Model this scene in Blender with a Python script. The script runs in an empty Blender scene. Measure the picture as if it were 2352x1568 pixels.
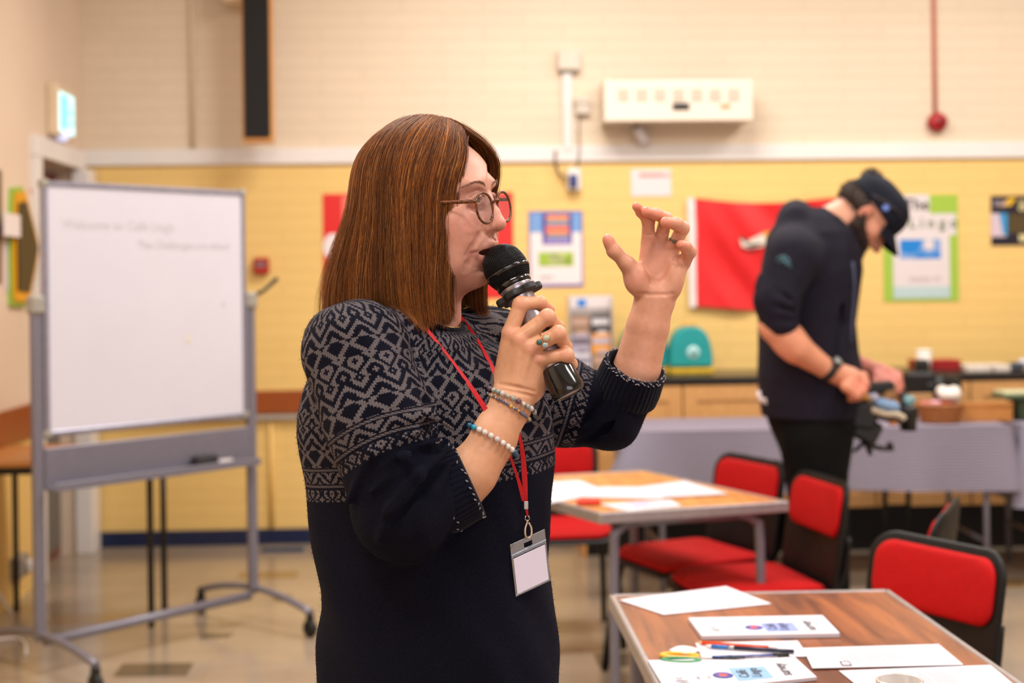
import bpy, math, random
import numpy as np
from mathutils import Vector, Matrix
from mathutils.bvhtree import BVHTree

random.seed(7)
RNG = np.random.default_rng(7)
SC = bpy.context.scene
COL = SC.collection
PI = math.pi

# ------------------------------------------------------------------ camera
FPX = 3267.0                      # focal length in pixels of the 2352 px wide frame
PX0, PY0 = 1176.0, 650.0
CAM = np.array([0.0, 0.0, 1.42])
YAW, ROLL = 0.0436, 0.0127
FW = np.array([math.sin(YAW), math.cos(YAW), 0.0])
R0 = np.array([math.cos(YAW), -math.sin(YAW), 0.0])
Z0 = np.array([0.0, 0.0, 1.0])
RC = R0 * math.cos(ROLL) - Z0 * math.sin(ROLL)
UC = Z0 * math.cos(ROLL) + R0 * math.sin(ROLL)

cd = bpy.data.cameras.new('camera')
cd.sensor_width = 36.0
cd.lens = 36.0 * FPX / 2352.0
cd.shift_y = -134.0 / 2352.0
cd.clip_start = 0.05
cd.dof.use_dof = True
cd.dof.focus_distance = 1.97
cd.dof.aperture_fstop = 3.4
cam = bpy.data.objects.new('camera', cd)
COL.objects.link(cam)
B_ = -FW
cam.matrix_world = Matrix(((RC[0], UC[0], B_[0], CAM[0]), (RC[1], UC[1], B_[1], CAM[1]),
                           (RC[2], UC[2], B_[2], CAM[2]), (0, 0, 0, 1)))
SC.camera = cam

# ------------------------------------------------------------------ light and exposure
w = bpy.data.worlds.new('world'); SC.world = w
w.use_nodes = True
w.node_tree.nodes['Background'].inputs[0].default_value = (0.9, 0.92, 1.0, 1)
w.node_tree.nodes['Background'].inputs[1].default_value = 0.3
SC.view_settings.view_transform = 'Standard'
SC.view_settings.look = 'None'
SC.view_settings.gamma = 1.0
SC.view_settings.use_curve_mapping = False
SC.view_settings.exposure = 0.10
SC.cycles.use_denoising = True
SC.cycles.max_bounces = 6
SC.cycles.diffuse_bounces = 3
SC.cycles.glossy_bounces = 3
SC.cycles.transparent_max_bounces = 8
SC.cycles.caustics_reflective = False
SC.cycles.caustics_refractive = False

def area(name, loc, rot, sx, sy, power, col):
    l = bpy.data.lights.new(name, 'AREA'); l.shape = 'RECTANGLE'
    l.size, l.size_y, l.energy, l.color = sx, sy, power, col
    o = bpy.data.objects.new(name, l); COL.objects.link(o)
    o.location = loc; o.rotation_euler = rot
    return o
WARM = (1.0, 0.955, 0.905)
COOL = (0.86, 0.88, 1.0)
area('ceiling_lamp', (-0.6, 0.6, 3.68), (0, 0, 0), 1.5, 0.5, 55, WARM)
area('ceiling_lamp', (2.6, 1.0, 3.68), (0, 0, 0), 1.5, 0.5, 75, WARM)
area('ceiling_lamp', (-0.4, 3.3, 3.68), (0, 0, 0), 1.5, 0.5, 75, WARM)
area('ceiling_lamp', (2.7, 3.3, 3.68), (0, 0, 0), 1.5, 0.5, 75, WARM)
area('ceiling_lamp', (0.6, 6.0, 3.68), (0, 0, 0), 1.5, 0.5, 85, WARM)
area('ceiling_lamp', (3.2, 6.0, 3.68), (0, 0, 0), 1.5, 0.5, 60, WARM)
# daylight through the windows of the wall behind and to the right of the camera
area('window_light', (1.5, -2.85, 1.9), (PI / 2, 0, 0), 3.2, 1.6, 50, COOL)

# ------------------------------------------------------------------ projection helpers
def ray(px, py):
    return FW + (px - PX0) / FPX * RC + (PY0 - py) / FPX * UC
def at(px, py, d):
    return CAM + d * ray(px, py)
def on_z(px, py, z):
    r = ray(px, py); return CAM + (z - CAM[2]) / r[2] * r
def on_y(px, py, y):
    r = ray(px, py); return CAM + (y - CAM[1]) / r[1] * r
def on_x(px, py, x):
    r = ray(px, py); return CAM + (x - CAM[0]) / r[0] * r

# ------------------------------------------------------------------ materials
def lin(c):
    return tuple((v / 255 / 12.92 if v / 255 <= 0.04045 else ((v / 255 + 0.055) / 1.055) ** 2.4) for v in c)
MATS = {}
def mat(name, col, rough=0.5, metal=0.0, nscale=40.0, nvar=0.08, bump=0.0, bscale=None, sss=0.0, coat=0.0, spec=0.5,
        attr=None, aniso=None, sheen=0.0, bdist=0.002):
    if name in MATS: return MATS[name]
    m = bpy.data.materials.new(name); m.use_nodes = True
    nt = m.node_tree; N = nt.nodes; L = nt.links
    b = N['Principled BSDF']
    c = lin(col)
    tc = N.new('ShaderNodeTexCoord')
    no = N.new('ShaderNodeTexNoise'); no.inputs['Scale'].default_value = nscale; no.inputs['Detail'].default_value = 3
    if aniso:
        mp = N.new('ShaderNodeMapping'); mp.inputs['Scale'].default_value = aniso
        L.new(tc.outputs['Object'], mp.inputs['Vector']); L.new(mp.outputs[0], no.inputs['Vector'])
    else:
        L.new(tc.outputs['Object'], no.inputs['Vector'])
    mr = N.new('ShaderNodeMapRange')
    mr.inputs['From Min'].default_value = 0.3; mr.inputs['From Max'].default_value = 0.7
    mr.inputs['To Min'].default_value = 1 - nvar; mr.inputs['To Max'].default_value = 1 + nvar
    L.new(no.outputs['Fac'], mr.inputs['Value'])
    vm = N.new('ShaderNodeVectorMath'); vm.operation = 'SCALE'
    if attr:
        at_ = N.new('ShaderNodeAttribute'); at_.attribute_name = attr
        L.new(at_.outputs['Color'], vm.inputs[0])
    else:
        vm.inputs[0].default_value = c
    L.new(mr.outputs[0], vm.inputs['Scale'])
    L.new(vm.outputs[0], b.inputs['Base Color'])
    b.inputs['Roughness'].default_value = rough
    b.inputs['Metallic'].default_value = metal
    b.inputs['Specular IOR Level'].default_value = spec
    b.inputs['Coat Weight'].default_value = coat
    if sheen:
        b.inputs['Sheen Weight'].default_value = sheen
    if sss:
        b.inputs['Subsurface Weight'].default_value = sss
        b.inputs['Subsurface Radius'].default_value = (1.0, 0.35, 0.2)
        b.inputs['Subsurface Scale'].default_value = 0.008
    if bump:
        n2 = N.new('ShaderNodeTexNoise'); n2.inputs['Scale'].default_value = bscale or nscale * 4
        n2.inputs['Detail'].default_value = 4
        L.new(tc.outputs['Object'], n2.inputs['Vector'])
        bp = N.new('ShaderNodeBump'); bp.inputs['Strength'].default_value = bump; bp.inputs['Distance'].default_value = bdist
        L.new(n2.outputs['Fac'], bp.inputs['Height']); L.new(bp.outputs[0], b.inputs['Normal'])
    MATS[name] = m
    return m
def emis(name, col, strength):
    if name in MATS: return MATS[name]
    m = mat(name, col, 0.4)
    b = m.node_tree.nodes['Principled BSDF']
    b.inputs['Emission Color'].default_value = lin(col) + (1,)
    b.inputs['Emission Strength'].default_value = strength
    return m

def clearmat(name, tint, gloss, fac, rough=0.03):
    """thin clear sheet: see-through with a Fresnel reflection"""
    if name in MATS: return MATS[name]
    m = bpy.data.materials.new(name); m.use_nodes = True; nt = m.node_tree; N = nt.nodes; L = nt.links
    N.remove(N['Principled BSDF']); out = [n for n in N if n.type == 'OUTPUT_MATERIAL'][0]
    tr = N.new('ShaderNodeBsdfTransparent'); tr.inputs['Color'].default_value = tint + (1,)
    gl = N.new('ShaderNodeBsdfGlossy'); gl.inputs['Roughness'].default_value = rough; gl.inputs['Color'].default_value = gloss + (1,)
    fr = N.new('ShaderNodeLayerWeight'); fr.inputs['Blend'].default_value = 0.5
    pw = N.new('ShaderNodeMath'); pw.operation = 'POWER'; pw.inputs[1].default_value = 4.0; L.new(fr.outputs['Facing'], pw.inputs[0])
    ml = N.new('ShaderNodeMath'); ml.operation = 'MULTIPLY'; ml.inputs[1].default_value = 0.7; L.new(pw.outputs[0], ml.inputs[0])
    ad = N.new('ShaderNodeMath'); ad.operation = 'ADD'; ad.inputs[1].default_value = fac; L.new(ml.outputs[0], ad.inputs[0])
    mx = N.new('ShaderNodeMixShader'); L.new(ad.outputs[0], mx.inputs[0]); L.new(tr.outputs[0], mx.inputs[1]); L.new(gl.outputs[0], mx.inputs[2])
    L.new(mx.outputs[0], out.inputs['Surface']); MATS[name] = m
    return m
class NB:
    """tiny node-maths builder"""
    def __init__(self, nt): self.nt = nt
    def m(self, op, a, b=0.0, c=None):
        n = self.nt.nodes.new('ShaderNodeMath'); n.operation = op
        for i, v in enumerate((a, b) if c is None else (a, b, c)):
            if isinstance(v, (int, float)): n.inputs[i].default_value = v
            else: self.nt.links.new(v, n.inputs[i])
        return n.outputs[0]

def brick_wall(name, zsplit, low, high):
    m = bpy.data.materials.new(name); m.use_nodes = True
    nt = m.node_tree; N = nt.nodes; L = nt.links; b = N['Principled BSDF']
    nb = NB(nt)
    g = N.new('ShaderNodeNewGeometry'); sx = N.new('ShaderNodeSeparateXYZ'); L.new(g.outputs['Position'], sx.inputs[0])
    along = nb.m('ADD', sx.outputs[0], sx.outputs[1])
    cb = N.new('ShaderNodeCombineXYZ'); L.new(along, cb.inputs[0]); L.new(sx.outputs[2], cb.inputs[1])
    br = N.new('ShaderNodeTexBrick'); L.new(cb.outputs[0], br.inputs['Vector'])
    br.inputs['Scale'].default_value = 1.0; br.inputs['Brick Width'].default_value = 0.45; br.inputs['Row Height'].default_value = 0.075
    br.inputs['Mortar Size'].default_value = 0.006; br.inputs['Mortar Smooth'].default_value = 0.6
    br.inputs['Color1'].default_value = (1, 1, 1, 1); br.inputs['Color2'].default_value = (0.975, 0.975, 0.975, 1)
    br.inputs['Mortar'].default_value = (0.93, 0.92, 0.91, 1)
    up = nb.m('GREATER_THAN', sx.outputs[2], zsplit)
    mx = N.new('ShaderNodeMix'); mx.data_type = 'RGBA'; L.new(up, mx.inputs['Factor'])
    mx.inputs['A'].default_value = lin(low) + (1,); mx.inputs['B'].default_value = lin(high) + (1,)
    mu = N.new('ShaderNodeMix'); mu.data_type = 'RGBA'; mu.blend_type = 'MULTIPLY'; mu.inputs['Factor'].default_value = 1
    L.new(mx.outputs['Result'], mu.inputs['A']); L.new(br.outputs['Color'], mu.inputs['B'])
    no = N.new('ShaderNodeTexNoise'); no.inputs['Scale'].default_value = 1.3; no.inputs['Detail'].default_value = 3
    L.new(g.outputs['Position'], no.inputs['Vector'])
    mr = N.new('ShaderNodeMapRange'); mr.inputs['To Min'].default_value = 0.93; mr.inputs['To Max'].default_value = 1.05
    L.new(no.outputs['Fac'], mr.inputs['Value'])
    vs = N.new('ShaderNodeVectorMath'); vs.operation = 'SCALE'; L.new(mu.outputs['Result'], vs.inputs[0]); L.new(mr.outputs[0], vs.inputs['Scale'])
    L.new(vs.outputs[0], b.inputs['Base Color'])
    bp = N.new('ShaderNodeBump'); bp.inputs['Strength'].default_value = 0.35; bp.inputs['Distance'].default_value = 0.006
    L.new(br.outputs['Fac'], bp.inputs['Height']); bp.invert = True
    L.new(bp.outputs[0], b.inputs['Normal'])
    b.inputs['Roughness'].default_value = 0.55
    return m

# ------------------------------------------------------------------ mesh builder
def tag(o, label=None, cat=None, group=None, kind=None):
    if label: o['label'] = label
    if cat: o['category'] = cat
    if group: o['group'] = group
    if kind: o['kind'] = kind
    return o
def empty(name, loc, label=None, cat=None, group=None):
    o = bpy.data.objects.new(name, None); COL.objects.link(o)
    o.location = Vector(loc); o.empty_display_size = 0.05
    return tag(o, label, cat, group)
def wloc(o):
    v = Vector((0, 0, 0))
    while o is not None:
        v += o.location; o = o.parent
    return v

class MB:
    def __init__(s): s.v = []; s.f = []; s.mi = []; s.cur = 0; s.sm = []
    def mat(s, i): s.cur = i; return s
    def add(s, vs, fs, smooth=False):
        n = len(s.v); s.v += [tuple(map(float, p)) for p in vs]
        for f in fs:
            s.f.append(tuple(i + n for i in f)); s.mi.append(s.cur); s.sm.append(smooth)
        return s
    def box(s, c, size, ax=None, bev=0.0):
        """box centred c, size (sx,sy,sz), optional 3 axes; bev chamfers all edges"""
        X, Y, Z = (np.array((1., 0, 0)), np.array((0, 1., 0)), np.array((0, 0, 1.))) if ax is None else [np.array(a, float) for a in ax]
        c = np.array(c, float); h = np.array(size, float) / 2
        b = min(bev, h.min() * 0.49)
        if b <= 0:
            vs = [c + X * h[0] * i + Y * h[1] * j + Z * h[2] * k for i in (-1, 1) for j in (-1, 1) for k in (-1, 1)]
            fs = [(0, 1, 3, 2), (4, 6, 7, 5), (0, 4, 5, 1), (2, 3, 7, 6), (0, 2, 6, 4), (1, 5, 7, 3)]
            return s.add(vs, fs)
        vs = []; idx = {}
        for i in (-1, 1):
            for j in (-1, 1):
                for k in (-1, 1):
                    for a in range(3):
                        g = [h[0] - b, h[1] - b, h[2] - b]; g[a] = h[a]
                        idx[(i, j, k, a)] = len(vs)
                        vs.append(c + X * g[0] * i + Y * g[1] * j + Z * g[2] * k)
        fs = []
        for a in range(3):
            o1, o2 = [q for q in range(3) if q != a]
            for sg in (-1, 1):
                loop = []
                for (p, q) in ((-1, -1), (1, -1), (1, 1), (-1, 1)):
                    t = [0, 0, 0]; t[a] = sg; t[o1] = p; t[o2] = q; loop.append(idx[(*t, a)])
                fs.append(tuple(loop))
        for a in range(3):
            o1, o2 = [q for q in range(3) if q != a]
            for p in (-1, 1):
                for q in (-1, 1):
                    t0 = [0, 0, 0]; t0[o1] = p; t0[o2] = q; t1 = list(t0); t0[a] = -1; t1[a] = 1
                    fs.append((idx[(*t0, o1)], idx[(*t1, o1)], idx[(*t1, o2)], idx[(*t0, o2)]))
        for i in (-1, 1):
            for j in (-1, 1):
                for k in (-1, 1):
                    fs.append(tuple(idx[(i, j, k, a)] for a in range(3)))
        return s.add(vs, fs)
    def tube(s, pts, r, n=10, cap=True, flat=1.0, up=None):
        """sweep a circle along pts; r scalar or list; flat squashes one axis"""
        P = [np.array(p, float) for p in pts]; rs = [r] * len(P) if np.isscalar(r) else list(r)
        vs = []; u = None
        for i, p in enumerate(P):
            t = P[min(i + 1, len(P) - 1)] - P[max(i - 1, 0)]; t = t / (np.linalg.norm(t) + 1e-12)
            if u is None:
                a = np.array(up, float) if up is not None else (np.array((0, 0, 1.)) if abs(t[2]) < 0.9 else np.array((1., 0, 0)))
                u = a - t * a.dot(t)
            else: u = u - t * u.dot(t)
            u = u / (np.linalg.norm(u) + 1e-12); v_ = np.cross(t, u)
            for k in range(n):
                a = 2 * PI * k / n
                vs.append(p + rs[i] * (math.cos(a) * u * flat + math.sin(a) * v_))
        fs = []
        for i in range(len(P) - 1):
            for k in range(n):
                fs.append((i * n + k, i * n + (k + 1) % n, (i + 1) * n + (k + 1) % n, (i + 1) * n + k))
        s.add(vs, fs, True)
        if cap:
            m = len(s.v) - len(vs)
            s.f.append(tuple(m + k for k in range(n))[::-1]); s.mi.append(s.cur); s.sm.append(False)
            m2 = m + (len(P) - 1) * n
            s.f.append(tuple(m2 + k for k in range(n))); s.mi.append(s.cur); s.sm.append(False)
        return s
    def lathe(s, prof, c=(0, 0, 0), axis=(0, 0, 1), n=24, smooth=True, arc=2 * PI):
        """prof = [(radius, height)]"""
        t = np.array(axis, float); t /= np.linalg.norm(t)
        a = np.array((1., 0, 0)) if abs(t[0]) < 0.9 else np.array((0, 1., 0))
        u = a - t * a.dot(t); u /= np.linalg.norm(u); w_ = np.cross(t, u); c = np.array(c, float)
        vs = [c + t * h + r * (math.cos(2 * PI * k / n) * u + math.sin(2 * PI * k / n) * w_) for (r, h) in prof for k in range(n)]
        fs = [(i * n + k, i * n + (k + 1) % n, (i + 1) * n + (k + 1) % n, (i + 1) * n + k) for i in range(len(prof) - 1) for k in range(n)]
        return s.add(vs, fs, smooth)
    def sphere(s, c, r, n=12, m=8, ax=None):
        rr = np.array((r, r, r) if np.isscalar(r) else r, float)
        A = np.eye(3) if ax is None else np.array(ax, float)
        vs = []
        for i in range(m + 1):
            th = PI * i / m
            for k in range(n):
                a = 2 * PI * k / n
                q = np.array((math.sin(th) * math.cos(a), math.sin(th) * math.sin(a), math.cos(th))) * rr
                vs.append(np.array(c, float) + q @ A)
        fs = [(i * n + k, i * n + (k + 1) % n, (i + 1) * n + (k + 1) % n, (i + 1) * n + k) for i in range(m) for k in range(n)]
        return s.add(vs, fs, True)
    def prism(s, poly, d):
        """poly of 3-D points extruded by vector d"""
        n = len(poly); P = [np.array(p, float) for p in poly]; d = np.array(d, float)
        vs = P + [p + d for p in P]
        fs = [tuple(range(n))[::-1], tuple(range(n, 2 * n))] + [(i, (i + 1) % n, n + (i + 1) % n, n + i) for i in range(n)]
        return s.add(vs, fs)
    def quad(s, a, b, c, d): return s.add([a, b, c, d], [(0, 1, 2, 3)])
    def text(s, string, org, X, Y, size, depth=0.0006, n=None):
        """flat lettering: origin = left end of baseline, X/Y in-plane unit axes"""
        cu = bpy.data.curves.new('t', 'FONT'); cu.body = string; cu.size = size; cu.resolution_u = 2; cu.offset = size * 0.008
        o = bpy.data.objects.new('t', cu); COL.objects.link(o)
        bpy.context.view_layer.update()
        me = o.evaluated_get(bpy.context.evaluated_depsgraph_get()).to_mesh()
        X = np.array(X, float); Y = np.array(Y, float); Nn = np.cross(X, Y)
        vs = [np.array(org, float) + X * v.co.x + Y * v.co.y + Nn * depth for v in me.vertices]
        fs = [tuple(p.vertices) for p in me.polygons]
        s.add(vs, fs)
        bpy.data.objects.remove(o); bpy.data.curves.remove(cu)
        return s
    def build(s, name, mats, parent=None, label=None, cat=None, group=None, kind=None, bevel=0.0, sub=0, org=None):
        me = bpy.data.meshes.new(name)
        V = np.array(s.v, float).reshape(-1, 3)
        if parent is not None: o0 = np.array(wloc(parent)); 
        elif org is not None: o0 = np.array(org, float)
        else: o0 = np.array([(V[:, 0].min() + V[:, 0].max()) / 2, (V[:, 1].min() + V[:, 1].max()) / 2, V[:, 2].min()])
        me.from_pydata((V - o0).tolist(), [], s.f)
        if not isinstance(mats, (list, tuple)): mats = [mats]
        for m in mats: me.materials.append(m)
        me.polygons.foreach_set('material_index', [min(i, len(mats) - 1) for i in s.mi])
        me.polygons.foreach_set('use_smooth', s.sm)
        me.update()
        import bmesh
        bm = bmesh.new(); bm.from_mesh(me)
        bmesh.ops.recalc_face_normals(bm, faces=bm.faces); bm.to_mesh(me); bm.free()
        o = bpy.data.objects.new(name, me); COL.objects.link(o)
        if parent is not None: o.parent = parent
        else: o.location = Vector(o0)
        if bevel:
            md = o.modifiers.new('b', 'BEVEL'); md.width = bevel; md.segments = 2; md.limit_method = 'ANGLE'
        if sub:
            md = o.modifiers.new('s', 'SUBSURF'); md.levels = sub; md.render_levels = sub
        return tag(o, label, cat, group, kind)
# ------------------------------------------------------------------ room shell
XL, XR, YB, YF, ZC = -2.0, 6.2, 7.9, -3.2, 3.75
YEL, CRM = (238, 200, 122), (230, 210, 184)
M_back = brick_wall('painted brick', 2.13, YEL, CRM)
M_left = mat('cream plaster', (226, 203, 180), 0.7, nscale=1.5, nvar=0.05, bump=0.15, bscale=60)
M_white = mat('white gloss paint', (232, 226, 222), 0.35, nscale=4, nvar=0.03)
M_ceil = mat('ceiling tile', (225, 222, 216), 0.8, nscale=6, nvar=0.03)
M_rail = mat('varnished rail', (150, 74, 24), 0.35, nscale=20, nvar=0.15, aniso=(1, 8, 8))
M_navy = mat('navy gloss paint', (10, 30, 68), 0.3)
M_grey_pipe = mat('grey trunking', (170, 160, 150), 0.5)

def floor_mat():
    m = bpy.data.materials.new('vinyl tile floor'); m.use_nodes = True
    nt = m.node_tree; N = nt.nodes; L = nt.links; b = N['Principled BSDF']
    tc = N.new('ShaderNodeNewGeometry')
    br = N.new('ShaderNodeTexBrick'); L.new(tc.outputs['Position'], br.inputs['Vector'])
    br.offset = 0.0; br.inputs['Scale'].default_value = 1; br.inputs['Brick Width'].default_value = 0.305; br.inputs['Row Height'].default_value = 0.305
    br.inputs['Mortar Size'].default_value = 0.0015; br.inputs['Mortar Smooth'].default_value = 0.4
    br.inputs['Color1'].default_value = lin((166, 148, 126)) + (1,); br.inputs['Color2'].default_value = lin((156, 140, 122)) + (1,)
    br.inputs['Mortar'].default_value = lin((150, 130, 105)) + (1,)
    no = N.new('ShaderNodeTexNoise'); no.inputs['Scale'].default_value = 2.2; no.inputs['Detail'].default_value = 6
    mp = N.new('ShaderNodeMapping'); mp.inputs['Scale'].default_value = (1, 2.2, 1)
    L.new(tc.outputs['Position'], mp.inputs['Vector']); L.new(mp.outputs[0], no.inputs['Vector'])
    mr = N.new('ShaderNodeMapRange'); mr.inputs['From Min'].default_value = 0.3; mr.inputs['From Max'].default_value = 0.7
    mr.inputs['To Min'].default_value = 0.86; mr.inputs['To Max'].default_value = 1.08
    L.new(no.outputs['Fac'], mr.inputs['Value'])
    vs = N.new('ShaderNodeVectorMath'); vs.operation = 'SCALE'; L.new(br.outputs['Color'], vs.inputs[0]); L.new(mr.outputs[0], vs.inputs['Scale'])
    L.new(vs.outputs[0], b.inputs['Base Color'])
    b.inputs['Roughness'].default_value = 0.16
    b.inputs['Specular IOR Level'].default_value = 0.7
    return m
M_floor = floor_mat()
M_inlay = mat('dark vinyl tile', (92, 80, 66), 0.2, nscale=10, nvar=0.12)
M_inlay2 = mat('brown vinyl tile', (140, 112, 74), 0.2, nscale=10, nvar=0.1)
M_inlay3 = mat('blue vinyl tile', (24, 66, 96), 0.2)

mb = MB(); mb.box(((XL + XR) / 2, (YB + YF) / 2, -0.05), (XR - XL + 0.4, YB - YF + 0.4, 0.1))
def inlay(corners, mi):
    mb.mat(mi)
    P = [on_z(px, py, 0.0) for px, py in corners]
    mb.quad(*[(p[0], p[1], 0.0006) for p in P])
inlay([(282, 1524), (446, 1522), (428, 1552), (258, 1554)], 1)
inlay([(470, 1456), (540, 1453), (522, 1464), (455, 1467)], 1)
inlay([(552, 1313), (686, 1311), (682, 1327), (545, 1329)], 2)
inlay([(622, 1374), (668, 1364), (672, 1380), (640, 1382)], 1)
inlay([(600, 1259), (698, 1257), (696, 1267), (598, 1268)], 3)
inlay([(120, 1410), (335, 1409), (330, 1432), (100, 1434)], 2)
inlay([(1362, 1500), (1478, 1498), (1482, 1530), (1375, 1531)], 1)
inlay([(2310, 1330), (2352, 1330), (2352, 1350), (2305, 1350)], 2)
mb.build('floor', [M_floor, M_inlay, M_inlay2, M_inlay3], kind='structure')
MB().box(((XL + XR) / 2, YB + 0.1, ZC / 2), (XR - XL + 0.4, 0.2, ZC)).build('wall_back', M_back, kind='structure')
MB().box(((XL + XR) / 2, (YB + YF) / 2, ZC + 0.05), (XR - XL + 0.4, YB - YF + 0.4, 0.1)).build('ceiling', M_ceil, kind='structure')
MB().box((XR + 0.1, (YB + YF) / 2, ZC / 2), (0.2, YB - YF, ZC)).build('wall_right', M_left, kind='structure')
# front wall (behind the camera) with the window opening
mb = MB()
mb.box(((XL + XR) / 2, YF - 0.1, 0.5), (XR - XL, 0.2, 1.0)); mb.box(((XL + XR) / 2, YF - 0.1, 3.3), (XR - XL, 0.2, 0.9))
mb.box((-1.1, YF - 0.1, 1.925), (1.8, 0.2, 1.85)); mb.box((4.7, YF - 0.1, 1.925), (3.0, 0.2, 1.85))
mb.build('wall_front', M_left, kind='structure')
# left wall with the door opening (y 7.0 .. 7.8)
DY0, DY1, DZ = 6.98, 7.72, 2.06
mb = MB()
mb.box((XL - 0.1, (YF + DY0) / 2, ZC / 2), (0.2, DY0 - YF, ZC))
mb.box((XL - 0.1, (DY1 + YB) / 2, ZC / 2), (0.2, YB - DY1, ZC))
mb.box((XL - 0.1, (DY0 + DY1) / 2, (ZC + DZ) / 2), (0.2, DY1 - DY0, ZC - DZ))
mb.build('wall_left', M_left, kind='structure')
# door frame and leaf
M_door = mat('brown door veneer', (120, 66, 38), 0.4, nscale=12, nvar=0.15, aniso=(8, 8, 1))
M_kick = mat('grey kick plate', (120, 116, 108), 0.4, metal=0.4)
dr = empty('door_1', (XL - 0.03, (DY0 + DY1) / 2, 0)); dr['kind'] = 'structure'
fb = MB()
fb.box((XL + 0.01, DY0 - 0.03, DZ / 2), (0.05, 0.09, DZ)); fb.box((XL + 0.03, DY1 + 0.065, DZ / 2), (0.09, 0.17, DZ))
fb.box((XL + 0.01, (DY0 + DY1) / 2, DZ + 0.05), (0.05, DY1 - DY0 + 0.16, 0.1))
fb.build('door_frame', M_white, dr, bevel=0.005)
lf = MB(); lf.box((XL - 0.12, (DY0 + DY1) / 2, 1.02), (0.044, DY1 - DY0 - 0.01, 2.03)).build('door_leaf', M_door, dr, bevel=0.003)
MB().box((XL - 0.094, (DY0 + DY1) / 2, 0.35), (0.006, DY1 - DY0 - 0.05, 0.6)).build('kick_plate', M_kick, dr)
# dark space above a closer box
MB().box((XL - 0.085, DY1 - 0.18, 1.93), (0.05, 0.24, 0.06)).build('door_closer', mat('grey metal', (130, 128, 126), 0.35, metal=0.7), dr, bevel=0.004)

# white dado trim, rails, skirting
MB().box(((XL + XR) / 2, YB - 0.012, 2.135), (XR - XL, 0.024, 0.088)).build('trim_1', M_white, kind='structure', bevel=0.004)
MB().box((-0.55, YB - 0.011, 0.782), (2.9, 0.022, 0.125)).build('trim_2', M_rail, kind='structure', bevel=0.003)
MB().box((-0.55, YB - 0.02, 0.70), (2.9, 0.04, 0.025)).build('trim_3', M_grey_pipe, kind='structure', bevel=0.003)
MB().box((XL + 0.011, (YF + DY0 - 0.08) / 2, 0.80), (0.022, DY0 - YF - 0.08, 0.16)).build('trim_4', M_rail, kind='structure', bevel=0.003)
MB().box(((XL + XR) / 2 + 0.02, YB - 0.011, 0.042), (XR - XL - 0.1, 0.022, 0.084)).build('baseboard_back', M_navy, kind='structure', bevel=0.003)
# lower left wall is painted yellow under the rail
MB().box((XL + 0.003, (YF + DY0 - 0.08) / 2, 0.36), (0.006, DY0 - YF - 0.08, 0.72)).build('wall_left_dado', mat('yellow gloss paint', YEL, 0.5, nscale=2, nvar=0.05), kind='structure')

# pipes on the back wall
def wall_pipe(px, z0, z1, r, m, label):
    p = on_y(px, 600, YB - r)
    b = MB().tube([(p[0], YB - r, z0), (p[0], YB - r, z1)], r, 10)
    return b.build('wall_pipe', m, label=label, cat='pipe')
M_pipeY = mat('painted conduit', (232, 190, 110), 0.5); M_pipeC = mat('cream conduit', (228, 206, 176), 0.5)
wall_pipe(617, 0.085, 0.68, 0.012, M_pipeY, 'yellow painted pipe running down from brown rail to blue skirting')
wall_pipe(447, 2.18, ZC, 0.013, M_pipeC, 'cream pipe climbing the wall left of the tall black speaker')

# ------------------------------------------------------------------ things on the back wall
def wp_(px, py, off=0.0):
    return on_y(px, py, YB - off)
def rect_on_wall(px0, py0, px1, py1, off):
    a = wp_(px0, py1, off); b = wp_(px1, py0, off)
    return a[0], b[0], a[2], b[2]
def wbox(mb, px0, py0, px1, py1, d0, d1, bev=0.0):
    """box on the back wall covering the region, from d0 to d1 metres off the wall"""
    x0, x1, z0, z1 = rect_on_wall(px0, py0, px1, py1, d1)
    return mb.box(((x0 + x1) / 2, YB - (d0 + d1) / 2, (z0 + z1) / 2), (x1 - x0, d1 - d0, z1 - z0), bev=bev)
M_blk = mat('black grille cloth', (14, 13, 12), 0.8, nscale=200, nvar=0.3, bump=0.3)
M_wood = mat('pale wood', (214, 150, 80), 0.45, nscale=20, nvar=0.12, aniso=(8, 8, 1))
M_wood2 = mat('wood veneer', (196, 142, 84), 0.45, nscale=14, nvar=0.12, aniso=(8, 8, 1))
M_creambox = mat('cream boxing', (226, 204, 172), 0.6, nscale=3)
x0, x1, z0, z1 = rect_on_wall(504, 326, 556, 0, 0.22)
r = empty('speaker_column', ((x0 + x1) / 2 + 0.08, YB - 0.12, z0), 'tall black fronted column speaker in a wooden case high on the cream wall', 'speaker')
a = wp_(557, 326, 0.30); b = wp_(626, 318, 0.30)
MB().box(((x0 + x1) / 2 + 0.06, YB - 0.10, (z0 + ZC - 0.05) / 2), (x1 - x0 + 0.10, 0.20, ZC - 0.05 - z0), bev=0.004).build('mounting_box', M_creambox, r, label='cream boxing behind the speaker')
MB().box(((a[0] + b[0]) / 2, YB - 0.245, (a[2] + ZC - 0.05) / 2), (b[0] - a[0], 0.09, ZC - 0.05 - a[2]), bev=0.004).build('case', M_wood, r)
MB().box(((a[0] + b[0]) / 2, YB - 0.295, (a[2] + 0.025 + ZC - 0.08) / 2), (b[0] - a[0] - 0.022, 0.02, ZC - 0.08 - a[2] - 0.025), bev=0.003).build('grille', M_blk, r, label='black cloth grille')

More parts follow.
